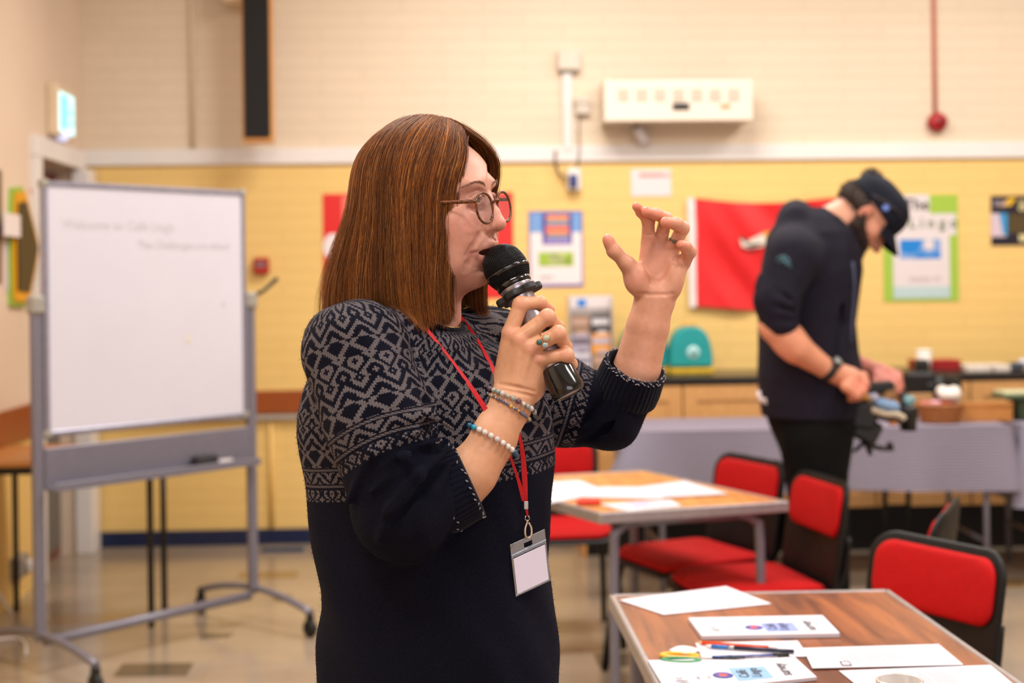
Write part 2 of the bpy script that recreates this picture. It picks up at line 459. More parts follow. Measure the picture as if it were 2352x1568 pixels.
# heater / air unit
M_unit = mat('cream enamel', (236, 222, 204), 0.4, nscale=5, nvar=0.02)
M_vent = mat('vent mesh', (205, 186, 168), 0.6)
M_dark = mat('dark plastic', (30, 26, 24), 0.5)
x0, x1, z0, z1 = rect_on_wall(1388, 276, 1728, 192, 0.24)
u = empty('wall_heater', ((x0 + x1) / 2, YB - 0.12, z0), 'cream rectangular warm air heater mounted high on the wall', 'heater')
MB().box(((x0 + x1) / 2, YB - 0.125, (z0 + z1) / 2 + 0.012), (x1 - x0, 0.24, z1 - z0 - 0.02), bev=0.02).build('casing', M_unit, u)
MB().box(((x0 + x1) / 2 + 0.01, YB - 0.13, z0 + 0.010), (x1 - x0 - 0.05, 0.20, 0.034), bev=0.004).build('outlet_grille', M_dark, u, label='dark outlet along the bottom')
for i in range(7):
    cx = 1432 + i * 42.2
    q = MB(); wbox(q, cx - 13, 203, cx + 13, 232, 0.238, 0.25, 0.002); q.build('vent', M_vent, u)
q = MB(); wbox(q, 1546, 236, 1584, 250, 0.24, 0.262, 0.004); q.build('control_panel', M_dark, u)
q = MB(); wbox(q, 1655, 238, 1678, 250, 0.243, 0.248); q.build('sticker', mat('orange sticker', (226, 160, 120), 0.5), u, label='orange sticker')

# junction boxes, trunking, cables, socket
M_box = mat('grey box plastic', (214, 202, 186), 0.45)
t = empty('junction_box', wp_(1307, 165, 0.03), 'grey square junction box on the cream wall above white trunking', 'electrical box')
q = MB(); wbox(q, 1282, 114, 1334, 160, 0.0, 0.06, 0.006); q.build('box', M_box, t)
q = MB(); wbox(q, 1290, 158, 1324, 166, 0.0, 0.045, 0.003); q.build('gland', mat('grey gland', (160, 148, 134), 0.5), t)
q = MB(); wbox(q, 1294, 166, 1313, 345, 0.0, 0.03, 0.003); q.build('cable_trunking', M_white, label='white vertical trunking strip below the grey junction box', cat='trunking')
t = empty('fused_switch', wp_(1340, 262, 0.02), 'small switch box with cable beside the cream heater', 'switch')
q = MB(); wbox(q, 1322, 222, 1356, 238, 0.0, 0.05, 0.004); wbox(q, 1324, 238, 1355, 262, 0.0, 0.045, 0.004); q.build('box', M_box, t)
pc = [wp_(1332, 262, 0.01), wp_(1330, 300, 0.012), wp_(1331, 345, 0.03), wp_(1326, 390, 0.03)]
MB().tube(pc, 0.006, 8).build('cable', mat('grey flex', (150, 130, 112), 0.5), t)
t = empty('plug_socket', wp_(1318, 435, 0.02), 'white socket box with blue plug just under the white wall trim', 'socket')
q = MB(); wbox(q, 1304, 385, 1334, 437, 0.0, 0.05, 0.006); q.build('socket_box', M_white, t)
q = MB(); wbox(q, 1309, 400, 1326, 430, 0.05, 0.09, 0.008); q.build('plug', mat('blue plug', (44, 56, 120), 0.4), t, label='blue plug')
pc = [wp_(1276, 345, 0.03), wp_(1275, 372, 0.03), wp_(1284, 398, 0.03), wp_(1304, 412, 0.04)]
MB().tube(pc, 0.008, 8).build('cable', mat('brown flex', (128, 104, 84), 0.5), t)
t = empty('security_light', wp_(1470, 335, 0.06), 'small grey tilted sensor lamp fixed below the heater', 'lamp')
A = np.array((0.5, 0, -0.86)); Bx = np.array((0.86, 0, 0.5))
c = wp_(1472, 312, 0.07)
MB().box(c, (0.055, 0.05, 0.105), ax=(Bx, (0, 1, 0), A), bev=0.008).build('head', mat('grey lamp housing', (206, 198, 200), 0.4), t)
MB().tube([wp_(1462, 290, 0.0), wp_(1466, 296, 0.06)], 0.014, 10).build('bracket', M_dark, t)
# fire alarm call point
t = empty('fire_call_point', wp_(598, 630, 0.02), 'small red fire alarm call point on yellow wall beside the whiteboard', 'fire alarm')
q = MB(); wbox(q, 582, 592, 616, 628, 0.0, 0.05, 0.005); q.build('box', mat('red plastic', (176, 18, 14), 0.35), t)
q = MB(); wbox(q, 588, 600, 610, 614, 0.05, 0.053); q.build('glass_panel', mat('smoke grey panel', (128, 104, 104), 0.3), t, label='grey glass panel')
# pull cord and bell
t = empty('alarm_bell', wp_(2150, 305, 0.04), 'round red alarm bell at the foot of a thin red conduit', 'alarm bell')
c = wp_(2150, 282, 0.0)
MB().lathe([(0.0, 0.0), (0.055, 0.0), (0.055, 0.03), (0.048, 0.055), (0.03, 0.07), (0.0, 0.075)][::-1], c, (0, -1, 0), 24).build('bell', mat('dark red plastic', (165, 20, 30), 0.3), t)
MB().lathe([(0.0, 0.088), (0.014, 0.086), (0.018, 0.07), (0.0, 0.07)], c, (0, -1, 0), 16).build('lens', mat('bell lens', (120, 30, 40), 0.2), t)
p0 = wp_(2143, 0, 0.012); p1 = wp_(2148, 262, 0.012)
MB().tube([(p1[0], p1[1], ZC), (p1[0], p1[1], p1[2])], 0.011, 8).build('conduit', mat('red conduit', (205, 110, 88), 0.5), t)

# ------------------------------------------------------------------ posters
def poster(name, px0, py0, px1, py1, mats, patches, label, cat='poster', texts=(), off=0.004):
    """patches in fractions (x0,y0,x1,y1 from the top left, material)"""
    x0, x1, z0, z1 = rect_on_wall(px0, py0, px1, py1, off)
    W, H = x1 - x0, z1 - z0
    q = MB(); q.box(((x0 + x1) / 2, YB - off / 2 - 0.0005, (z0 + z1) / 2), (W, off - 0.001, H))
    k = 0
    for p in patches:
        k += 1; y = YB - off - 0.0004 * k; q.mat(p[4])
        if len(p) > 5 and p[5] == 'disc':
            cx, cz = x0 + W * (p[0] + p[2]) / 2, z1 - H * (p[1] + p[3]) / 2; rx, rz = W * (p[2] - p[0]) / 2, H * (p[3] - p[1]) / 2
            q.add([(cx + rx * math.cos(2 * PI * i / 20), y, cz + rz * math.sin(2 * PI * i / 20)) for i in range(20)], [tuple(range(20))])
        elif len(p) > 5:
            q.add([(x0 + W * fx, y, z1 - H * fy) for fx, fy in p[5]], [tuple(range(len(p[5])))])
        else:
            q.quad((x0 + W * p[0], y, z1 - H * p[3]), (x0 + W * p[2], y, z1 - H * p[3]), (x0 + W * p[2], y, z1 - H * p[1]), (x0 + W * p[0], y, z1 - H * p[1]))
    for (s_, fx, fy, size, mi) in texts:
        k += 1; q.mat(mi)
        q.text(s_, (x0 + W * fx, YB - off - 0.0004 * k, z1 - H * fy), (1, 0, 0), (0, 0, 1), size)
    return q.build(name, mats, label=label, cat=cat)
def pm(n, c): return mat('print ' + n, c, 0.35, nvar=0.02)
P_pur, P_blue, P_white, P_green, P_or, P_pink, P_teal, P_navy = pm('purple', (104, 84, 168)), pm('sky blue', (118, 160, 214)), pm('white', (236, 226, 226)), pm('leaf green', (160, 190, 56)), pm('orange', (238, 150, 90)), pm('coral', (236, 120, 100)), pm('sea green', (130, 160, 170)), pm('dark violet', (76, 58, 146))
P_ink = pm('ink', (60, 50, 50)); P_lilac = pm('lilac', (160, 140, 205)); P_pale = pm('pale green', (196, 208, 130))
poster('poster', 1216, 484, 1338, 660, [P_pur, P_blue, P_white, P_green, P_navy, P_or, P_pink, P_teal, P_lilac, P_pale, P_ink],
       [(0.03, 0.02, 0.97, 0.30, 1), (0.03, 0.28, 0.97, 0.96, 2), (0.25, 0.03, 0.80, 0.44, 4), (0.33, 0.05, 0.74, 0.12, 5), (0.33, 0.13, 0.74, 0.18, 7), (0.32, 0.19, 0.74, 0.27, 6), (0.33, 0.27, 0.74, 0.31, 5), (0.33, 0.32, 0.74, 0.35, 7),
        (0.30, 0.36, 0.76, 0.42, 8), (0.18, 0.54, 0.82, 0.72, 3), (0.36, 0.56, 0.66, 0.70, 9)],
       'purple bordered poster with blue top and green panel on yellow wall right of the woman',
       texts=(('learn', 0.38, 0.60, 0.03, 10), ('a language', 0.36, 0.66, 0.03, 10), ('ask here', 0.20, 0.88, 0.02, 10)))
P_lime = pm('lime', (160, 194, 72)); P_pic = pm('picture blue', (24, 130, 212)); P_pic2 = pm('picture pale blue', (120, 160, 216)); P_pw = pm('off white', (224, 214, 214)); P_mint = pm('mint', (186, 208, 208)); P_dg = pm('dull green ink', (110, 130, 90)); P_rose = pm('rose grey', (206, 192, 194))
poster('poster', 2030, 446, 2200, 693, [P_lime, P_pw, P_pic, P_pic2, P_mint, P_ink, P_dg, P_rose],
       [(0.16, 0.0, 0.62, 0.19, 1), (0.26, 0.18, 0.97, 0.38, 1), (0.13, 0.33, 0.88, 0.93, 1), (0.22, 0.42, 0.76, 0.60, 3), (0, 0, 0, 0, 2, [(0.22, 0.42), (0.52, 0.42), (0.47, 0.53), (0.38, 0.56), (0.22, 0.53)]), (0, 0, 0, 0, 2, [(0.40, 0.60), (0.48, 0.53), (0.60, 0.57), (0.76, 0.53), (0.76, 0.60)]),
        (0.53, 0.42, 0.68, 0.52, 1, 'disc'), (0.13, 0.86, 0.88, 0.97, 4), (0.34, 0.77, 0.62, 0.81, 7), (0.66, 0.77, 0.76, 0.80, 7)],
       'green poster with white lettering strips and blue picture beside the capped man',
       texts=(('The', 0.28, 0.14, 0.09, 5), ('L i n g o', 0.34, 0.31, 0.085, 6)))
P_dk = pm('near black', (30, 28, 44)); P_yel = pm('gold', (226, 178, 40)); P_lb = pm('cyan', (60, 150, 205)); P_pk = pm('pale pink', (214, 194, 204)); P_olive = pm('olive', (82, 68, 40)); P_cr = pm('cream', (220, 206, 150))
poster('poster', 2277, 449, 2378, 564, [P_dk, P_yel, P_lb, P_pk, P_olive, P_cr, P_ink],
       [(0, 0, 0, 0, 1, [(0.2, 0.22), (0.42, 0.03), (0.58, 0.05), (0.45, 0.2)]), (0.0, 0.35, 0.34, 0.82, 3), (0, 0, 0, 0, 2, [(0.18, 0.35), (0.36, 0.35), (0.36, 0.8), (0.26, 0.78)]), (0.38, 0.36, 0.98, 0.76, 4), (0.62, 0.78, 0.98, 0.92, 5)],
       'dark navy poster with yellow and blue shapes at right edge of the wall',
       texts=(('&', 0.6, 0.3, 0.09, 5), ('2023', 0.05, 0.2, 0.04, 3)))
poster('notice', 1450, 388, 1541, 451, [P_pw, P_pink, P_ink],
       [(0.2, 0.16, 0.8, 0.24, 1), (0.2, 0.36, 0.8, 0.40, 0)], 'white paper notice pinned under the white trim below the heater', 'notice',
       texts=(('FIRE ACTION', 0.2, 0.3, 0.03, 1),))
P_red = pm('poster red', (222, 30, 24))
poster('poster', 744, 441, 1178, 690, [P_red, P_white, P_pink],
       [(0.0, 0.37, 0.10, 0.62, 1, 'disc'), (0.1, 0.02, 0.7, 0.3, 2), (0.90, 0.86, 0.99, 0.97, 0)], 'wide red poster behind the head of the woman')

# red flag, hung with soft folds
def flag():
    nx, ny = 60, 36
    tl, tr, bl, br = (1596, 455), (1948, 455), (1600, 703), (1940, 727)
    V = []; F = []
    for j in range(ny + 1):
        for i in range(nx + 1):
            a, b_ = i / nx, j / ny
            sag = 16 * math.sin(PI * min(a * 1.15, 1)) * (1 - b_)
            px = (tl[0] * (1 - a) + tr[0] * a) * (1 - b_) + (bl[0] * (1 - a) + br[0] * a) * b_
            py = (tl[1] * (1 - a) + tr[1] * a) * (1 - b_) + (bl[1] * (1 - a) + br[1] * a) * b_ + sag * 0.7
            off = 0.035 + 0.014 * math.sin(9 * a - 6.5 * b_ + 0.6) * min(1, 5 * a) + 0.008 * math.sin(23 * a - 13 * b_ + 2) * min(1, 4 * a)
            V.append(on_y(px, py, YB - off))
    for j in range(ny):
        for i in range(nx):
            k = j * (nx + 1) + i; F.append((k, k + nx + 1, k + nx + 2, k + 1))
    t = empty('flag', wp_(1780, 730, 0.02), 'creased red flag with white hoist strip hanging on the yellow wall', 'flag')
    q = MB(); q.add(V, F, True); o = q.build('flag_cloth', mat('red flag nylon', (224, 12, 20), 0.45, nscale=8, nvar=0.05, sheen=0.3), t)
    q = MB()
    c = [wp_(1579, 454, 0.03), wp_(1598, 455, 0.035), wp_(1602, 704, 0.035), wp_(1584, 706, 0.03)]
    q.prism(c, (0, 0.006, 0)); q.build('hoist_strip', mat('white canvas', (232, 222, 220), 0.7), t, label='white canvas strip')
    q = MB()
    def bird(pts, mi, off): q.mat(mi); q.prism([wp_(px, py, off) for px, py in pts], (0, 0.003, 0))
    bird([(1700, 548), (1716, 553), (1752, 536), (1772, 530), (1776, 546), (1752, 566), (1722, 571), (1704, 566)], 0, 0.066)
    bird([(1752, 534), (1768, 530), (1790, 532), (1802, 548), (1776, 556), (1760, 549)], 1, 0.068)
    bird([(1697, 541), (1706, 543), (1722, 555), (1712, 557)], 2, 0.068); bird([(1712, 563), (1738, 558), (1756, 560), (1724, 569)], 2, 0.069)
    q.build('emblem', [mat('emblem white', (226, 214, 200), 0.6), mat('emblem gold', (226, 160, 34), 0.6), mat('emblem dark', (70, 56, 40), 0.6)], t, label='white and gold emblem')
flag()

# ------------------------------------------------------------------ left wall things
def lw(px, py, off=0.0): return on_x(px, py, XL + off)
t = empty('exit_sign', lw(152, 318, 0.03), 'glowing green and white exit sign above the door', 'exit sign')
cy = lw(152, 262, 0.06)
MB().box((XL + 0.03, cy[1], cy[2] + 0.01), (0.06, 0.30, 0.26), bev=0.01).build('housing', M_creambox, t)
ey0, ey1 = cy[1] - 0.18, cy[1] + 0.18
cy = cy + np.array((0, 0.0, 0)); q = MB(); q.box((XL + 0.064, cy[1], cy[2]), (0.008, 0.26, 0.20))
q.mat(1); X = XL + 0.0695
q.quad((X, cy[1] - 0.115, cy[2] - 0.085), (X, cy[1] - 0.02, cy[2] - 0.085), (X, cy[1] - 0.02, cy[2] + 0.085), (X, cy[1] - 0.115, cy[2] + 0.085))
q.mat(1); q.sphere((X, cy[1] + 0.055, cy[2] + 0.05), (0.002, 0.014, 0.014), 10, 6)
q.tube([(X, cy[1] + 0.055, cy[2] + 0.03), (X, cy[1] + 0.07, cy[2] - 0.02), (X, cy[1] + 0.04, cy[2] - 0.07)], 0.008, 6, flat=0.2, up=(1, 0, 0))
q.tube([(X, cy[1] + 0.07, cy[2] - 0.02), (X, cy[1] + 0.10, cy[2] - 0.05)], 0.008, 6, flat=0.2, up=(1, 0, 0))
q.tube([(X, cy[1] + 0.02, cy[2] + 0.0), (X, cy[1] + 0.055, cy[2] + 0.025), (X, cy[1] + 0.09, cy[2] + 0.01)], 0.007, 6, flat=0.2, up=(1, 0, 0))
q.build('sign_face', [emis('exit sign white', (190, 240, 246), 1.0), emis('exit sign green', (90, 214, 196), 0.8)], t, label='lit sign face')
cl = lw(144, 310, 0.05)
MB().sphere(cl, 0.035, 14, 8).build('emergency_lamp', emis('lamp glow', (206, 214, 250), 0.7), t, label='small glowing lamp')

# hexagon display board in black, yellow, green, seen edge-on along the left wall
t = empty('display_board', lw(55, 705, 0.02), 'black hexagonal display with yellow and green rim on the left wall', 'display board')
hexo = [(30, 432), (52, 428), (88, 570), (62, 705), (28, 702), (26, 560)]
cL = np.mean([lw(*p, 0.02) for p in hexo], axis=0)
def hexpoly(sc, off):
    out = []
    for p in hexo:
        v = lw(*p, 0.02); v = cL + (v - cL) * sc; out.append((XL + off, v[1], v[2]))
    return out
MB().prism(hexpoly(1.0, 0.0), (0.02, 0, 0)).build('green_backing', pm('bright green', (150, 190, 70)), t, label='green rim')
MB().prism(hexpoly(0.92, 0.02), (0.014, 0, 0)).build('yellow_backing', pm('amber', (228, 158, 10)), t, label='amber yellow rim')
MB().prism(hexpoly(0.75, 0.034), (0.008, 0, 0)).build('panel', pm('black card', (24, 20, 14)), t, label='black panel')
q = MB(); a = lw(10, 488, 0.05); b = lw(48, 545, 0.05)
q.box((XL + 0.046, (a[1] + b[1]) / 2, (a[2] + b[2]) / 2), (0.006, b[1] - a[1], a[2] - b[2]))
q.build('note_card', P_white, t, label='white card')
def lwp(name, pts, m, label, cat='poster', off=0.004):
    q = MB(); q.prism([lw(px, py, off) for px, py in pts], (-off, 0, 0)); return q.build(name, m, label=label, cat=cat)
lwp('pennant', [(70, 434), (98, 432), (86, 506)], pm('burnt orange', (206, 70, 18)), 'orange triangular pennant between the hexagonal display and whiteboard', 'pennant')
lwp('pennant', [(92, 618), (97, 618), (96, 690), (76, 692)], pm('deep violet', (76, 62, 122)), 'violet triangular pennant low beside the hexagonal display', 'pennant')
lwp('notice_strip', [(-60, 366), (4, 392), (5, 560), (4, 652), (-60, 660)], pm('mottled brown', (96, 70, 44)), 'brown edged notice at the far left edge', 'notice')
lwp('leaflet', [(10, 545), (26, 545), (24, 665), (10, 668)], P_pk, 'pale narrow leaflet under the white card on the left wall', 'leaflet')
# ------------------------------------------------------------------ whiteboard on castors
M_al = mat('grey painted steel', (122, 119, 131), 0.4, metal=0.3, nvar=0.04)
M_board = mat('whiteboard enamel', (206, 203, 213), 0.25, nscale=2.5, nvar=0.025, coat=0.2)
M_capg = mat('beige corner cap', (150, 144, 134), 0.5)
M_rub = mat('black rubber', (16, 15, 15), 0.6)
def whiteboard():
    L0 = at(92, 1500, 5.22); R1 = at(582, 1385, 5.98)
    L0[2] = R1[2] = 0
    ax = R1 - L0; W = np.linalg.norm(ax); ax /= W
    nrm = np.array((ax[1], -ax[0], 0.0))            # toward the camera
    if nrm[1] > 0: nrm = -nrm
    t = empty('mobile_whiteboard', (L0 + R1) / 2, 'freestanding whiteboard on grey castor frame with faint handwriting', 'whiteboard')
    Z = np.array((0, 0, 1.0))
    zl = at(92, 700, 5.22)[2]; zp = zl
    for nm, p in (('left', L0), ('right', R1)):
        q = MB(); q.box(p + Z * (0.13 + zp) / 2, (0.042, 0.03, zp - 0.13), ax=(ax, nrm, Z), bev=0.006); q.build('post', M_al, t)
        q = MB()
        sgn = 1
        pts = []
        for k in range(-8, 9):
            s_ = k / 8; pts.append(p + nrm * s_ * 0.36 + Z * (0.155 - 0.055 * s_ * s_))
        q.tube(pts, 0.017, 8, flat=0.8); ft = q.build('foot', M_al, t)
        for e in (-1, 1):
            w = MB(); c = p + nrm * e * 0.355 + Z * 0.035
            w.lathe([(0.0, -0.014), (0.030, -0.014), (0.036, -0.008), (0.036, 0.008), (0.030, 0.014), (0.0, 0.014)], c, ax, 18)
            w.box(c + Z * 0.035, (0.03, 0.03, 0.05), ax=(ax, nrm, Z), bev=0.006)
            w.build('castor', M_rub, ft)
        q = MB(); q.box(p + Z * (zp + 0.0) , (0.06, 0.05, 0.07), ax=(ax, nrm, Z), bev=0.01); q.build('pivot_bracket', M_capg, t)
    q = MB(); q.tube([L0 + Z * 0.125 + ax * 0.02, R1 + Z * 0.125 - ax * 0.02], 0.019, 10); q.build('cross_bar', M_al, t)
    # tray panel
    zt0, zt1 = at(102, 1124, 5.22)[2], at(102, 1030, 5.22)[2]
    q = MB(); q.box((L0 + R1) / 2 + Z * (zt0 + zt1) / 2 + nrm * 0.012, (W - 0.04, 0.014, zt1 - zt0), ax=(ax, nrm, Z), bev=0.004)
    q.box((L0 + R1) / 2 + Z * zt0 + nrm * 0.045, (W - 0.04, 0.07, 0.012), ax=(ax, nrm, Z), bev=0.003)
    q.box((L0 + R1) / 2 + Z * (zt0 + 0.01) + nrm * 0.082, (W - 0.04, 0.006, 0.03), ax=(ax, nrm, Z), bev=0.002)
    q.build('tray', M_al, t, label='grey pen tray panel')
    q = MB(); c = (L0 + R1) / 2 + Z * 0 ; 
    pk = L0 + ax * W * 0.72 + nrm * 0.05; pk = pk + Z * (zt0 + 0.035)
    q.box(pk, (0.11, 0.05, 0.045), ax=(ax, nrm, Z), bev=0.008)
    q.build('board_eraser', mat('dark felt', (40, 36, 40), 0.8), label='dark felt board rubber lying in the whiteboard tray', cat='board rubber')
    pk2 = pk + ax * 0.09 + Z * -0.012
    MB().tube([pk2 - ax * 0.03, pk2 + ax * 0.045], 0.010, 10).build('marker_pen', mat('marker white', (200, 190, 190), 0.4), label='short pale marker pen beside the board rubber', cat='pen')
    # the panel
    zb0 = at(108, 998, 5.22)[2]; zb1 = at(108, 420, 5.22)[2]
    bc = (L0 + R1) / 2 + nrm * 0.0 + Z * (zb0 + zb1) / 2
    BW = W - 0.075
    q = MB(); q.box(bc, (BW, 0.02, zb1 - zb0 - 0.01), ax=(ax, nrm, Z))
    pan = q.build('board_panel', M_board, t, label='white enamel panel')
    q = MB()
    q.box(bc + Z * (zb1 - zb0) / 2, (BW + 0.03, 0.032, 0.022), ax=(ax, nrm, Z), bev=0.005); q.box(bc - Z * (zb1 - zb0) / 2, (BW + 0.03, 0.032, 0.022), ax=(ax, nrm, Z), bev=0.005)
    for e in (-1, 1): q.box(bc + ax * e * BW / 2, (0.022, 0.032, zb1 - zb0), ax=(ax, nrm, Z), bev=0.005)
    q.build('board_frame', mat('silver frame', (150, 148, 164), 0.35, metal=0.5), t)
    for e in (-1, 1):
        for g in (-1, 1): MB().box(bc + ax * e * BW / 2 + Z * g * (zb1 - zb0) / 2, (0.036, 0.038, 0.036), ax=(ax, nrm, Z), bev=0.01).build('corner_cap', M_capg, t)
    q = MB(); h = R1 + Z * (zp + 0.02) + ax * 0.03
    q.tube([h, h + ax * 0.05 + Z * 0.02, h + ax * 0.12 + Z * 0.07], [0.010, 0.008, 0.010], 8); q.build('locking_lever', M_rub, t, label='black lever')
    # faint handwriting (marker still on the board)
    q = MB()
    top = bc + nrm * 0.0102 - ax * BW / 2 + Z * (zb1 - zb0) / 2
    sl = ax + Z * -0.02
    q.text('Welcome to Café Lingo', top + ax * 0.07 - Z * 0.165, ax, Z, 0.052)
    q.build('handwriting', mat('faded marker', (190, 184, 190), 0.4), pan)
    q = MB(); q.text('The Challenges are ahead', top + ax * 0.40 - Z * 0.235, ax, Z, 0.043)
    q.build('handwriting', mat('faded marker', (196, 190, 196), 0.4), pan)
    q = MB(); q.sphere(top + ax * BW * 0.88 - Z * 0.46, (0.009, 0.001, 0.009), 12, 6)
    q.build('smudge', mat('grey smudge', (186, 182, 190), 0.5), pan)
    q = MB(); q.sphere(top + ax * BW * 0.69 - Z * 0.60, (0.009, 0.001, 0.02), 12, 6, ax=(ax, nrm, Z))
    q.build('stain', mat('yellow stain', (212, 200, 172), 0.5), pan)
whiteboard()

# ------------------------------------------------------------------ low side table behind the whiteboard
M_ply = mat('honey table top', (196, 130, 66), 0.4, nscale=12, nvar=0.1, aniso=(1, 6, 6))
M_blackm = mat('black enamelled steel', (18, 16, 16), 0.4, metal=0.2)
A = on_z(352, 1041, 0.73); 
xr = A[0] + 0.02; xl = XL + 0.03; y0 = 5.78; y1 = 6.42
t = empty('side_table', ((xl + xr) / 2, (y0 + y1) / 2, 0), 'wooden topped side table with black steel legs behind the whiteboard', 'table')
MB().box(((xl + xr) / 2, (y0 + y1) / 2, 0.718), (xr - xl, y1 - y0, 0.022), bev=0.003).build('tabletop', M_ply, t)
q = MB()
for yy in (y0 + 0.03, y1 - 0.03): q.box(((xl + xr) / 2, yy, 0.69), (xr - xl - 0.04, 0.025, 0.03))
for xx in (xl + 0.03, xr - 0.03): q.box((xx, (y0 + y1) / 2, 0.69), (0.025, y1 - y0 - 0.04, 0.03))
q.build('frame', M_blackm, t)
pA = on_z(348, 1440, 0.0); pB = on_z(378, 1405, 0.0); 
for (xx, yy) in ((pA[0], pA[1]), (pB[0], pB[1]), (xl + 0.04, y0 + 0.1), (xl + 0.04, y1 - 0.05)):
    MB().tube([(xx, yy, 0.0), (xx, yy, 0.70)], 0.0135, 10).build('leg', M_blackm, t)

# socket and white cable low on the left wall
t = empty('wall_socket', lw(42, 1330, 0.02), 'grey double socket low on the left wall with white flex plugged in', 'socket')
c = lw(42, 1300, 0.02)
MB().box((XL + 0.025, c[1], c[2]), (0.05, 0.16, 0.1), bev=0.006).build('socket_box', mat('grey socket', (150, 140, 128), 0.5), t)
MB().box((XL + 0.065, c[1] + 0.02, c[2]), (0.03, 0.05, 0.05), bev=0.008).build('plug', M_white, t)
cy_, cz_ = c[1] + 0.02, c[2]
pts = [(XL + 0.08, cy_, cz_ - 0.02), (XL + 0.10, cy_ - 0.02, cz_ - 0.13), (XL + 0.09, cy_ - 0.12, cz_ - 0.2), (XL + 0.07, cy_ - 0.25, cz_ - 0.18), (XL + 0.05, cy_ - 0.5, 0.16)]
e = on_z(60, 1500, 0.01)
pts += [(XL + 0.08, cy_ - 0.8, 0.03), (e[0] - 0.1, e[1] + 0.25, 0.008), (e[0], e[1], 0.008)]
def smooth_path(P, n=6):
    P = [np.array(p, float) for p in P]; P = [P[0]] + P + [P[-1]]; out = []
    for i in range(1, len(P) - 2):
        for k in range(n):
            s_ = k / n; a, b, c, d = P[i - 1], P[i], P[i + 1], P[i + 2]
            out.append(0.5 * ((2 * b) + (-a + c) * s_ + (2 * a - 5 * b + 4 * c - d) * s_ ** 2 + (-a + 3 * b - 3 * c + d) * s_ ** 3))
    out.append(P[-2]); return out
MB().tube(smooth_path(pts), 0.006, 8).build('flex', M_white, t, label='white flex')

# ------------------------------------------------------------------ kitchen style counter along the back wall
YC = 7.28                       # cabinet front
ZT = 0.925
M_beech = mat('beech cabinet', (202, 150, 92), 0.4, nscale=14, nvar=0.09, aniso=(8, 8, 1))
M_top = mat('black worktop', (34, 32, 33), 0.25, nscale=60, nvar=0.3)
M_plinth = mat('black plinth', (10, 9, 9), 0.6)
cx0 = on_y(1345, 900, YC)[0]; cx1 = XR - 0.02
MB().box(((cx0 + cx1) / 2, (YC - 0.02 + YB - 0.03) / 2, ZT - 0.019), (cx1 - cx0 + 0.04, YB - YC - 0.01, 0.038), bev=0.006).build('worktop', M_top, label='long black worktop running along the back wall', cat='worktop')
uw = 0.50; k = 0; x = cx0
names = ['behind the white cloth table corner', 'left of the man in the dark hoodie', 'directly behind the man in the dark hoodie', 'behind the two red box items', 'behind the wooden tray', 'at the right edge behind the green box']
while x < on_y(2420, 900, YC)[0]:
    lab = 'beech cabinet under the black worktop ' + (names[k] if k < len(names) else 'furthest along the wall')
    t = empty('cabinet', (x + uw / 2, (YC + YB) / 2, 0), lab, 'cabinet', 'beech cabinets under the worktop')
    MB().box((x + uw / 2, (YC + 0.02 + YB - 0.04) / 2, 0.565), (uw - 0.004, YB - YC - 0.06, 0.63)).build('carcass', M_beech, t)
    dw = uw - 0.008
    d = MB(); d.box((x + uw / 2, YC + 0.004, 0.56), (dw, 0.02, 0.64), bev=0.003)
    d.box((x + uw / 2, YC - 0.010, 0.84), (dw, 0.008, 0.075), bev=0.002); d.box((x + uw / 2, YC - 0.010, 0.275), (dw, 0.008, 0.07), bev=0.002)
    for e in (-1, 1): d.box((x + uw / 2 + e * (dw / 2 - 0.035), YC - 0.010, 0.56), (0.07, 0.008, 0.49), bev=0.002)
    d = d.build('door', M_beech, t)
    MB().tube([(x + uw - 0.05, YC - 0.013, 0.62), (x + uw - 0.05, YC - 0.035, 0.62), (x + uw - 0.05, YC - 0.035, 0.72), (x + uw - 0.05, YC - 0.013, 0.72)], 0.004, 6).build('handle', mat('brushed steel', (170, 166, 160), 0.35, metal=0.9), d)
    MB().box((x + uw / 2, (YC + 0.08 + YB - 0.04) / 2, 0.12), (uw, YB - YC - 0.12, 0.24)).build('plinth', M_plinth, t)
    x += uw; k += 1
# side end panel
MB().box((cx0 - 0.012, (YC + YB - 0.03) / 2, 0.44), (0.018, YB - YC - 0.04, 0.88)).build('end_panel', M_beech, label='beech panel closing the left end of the cabinet run', cat='panel')

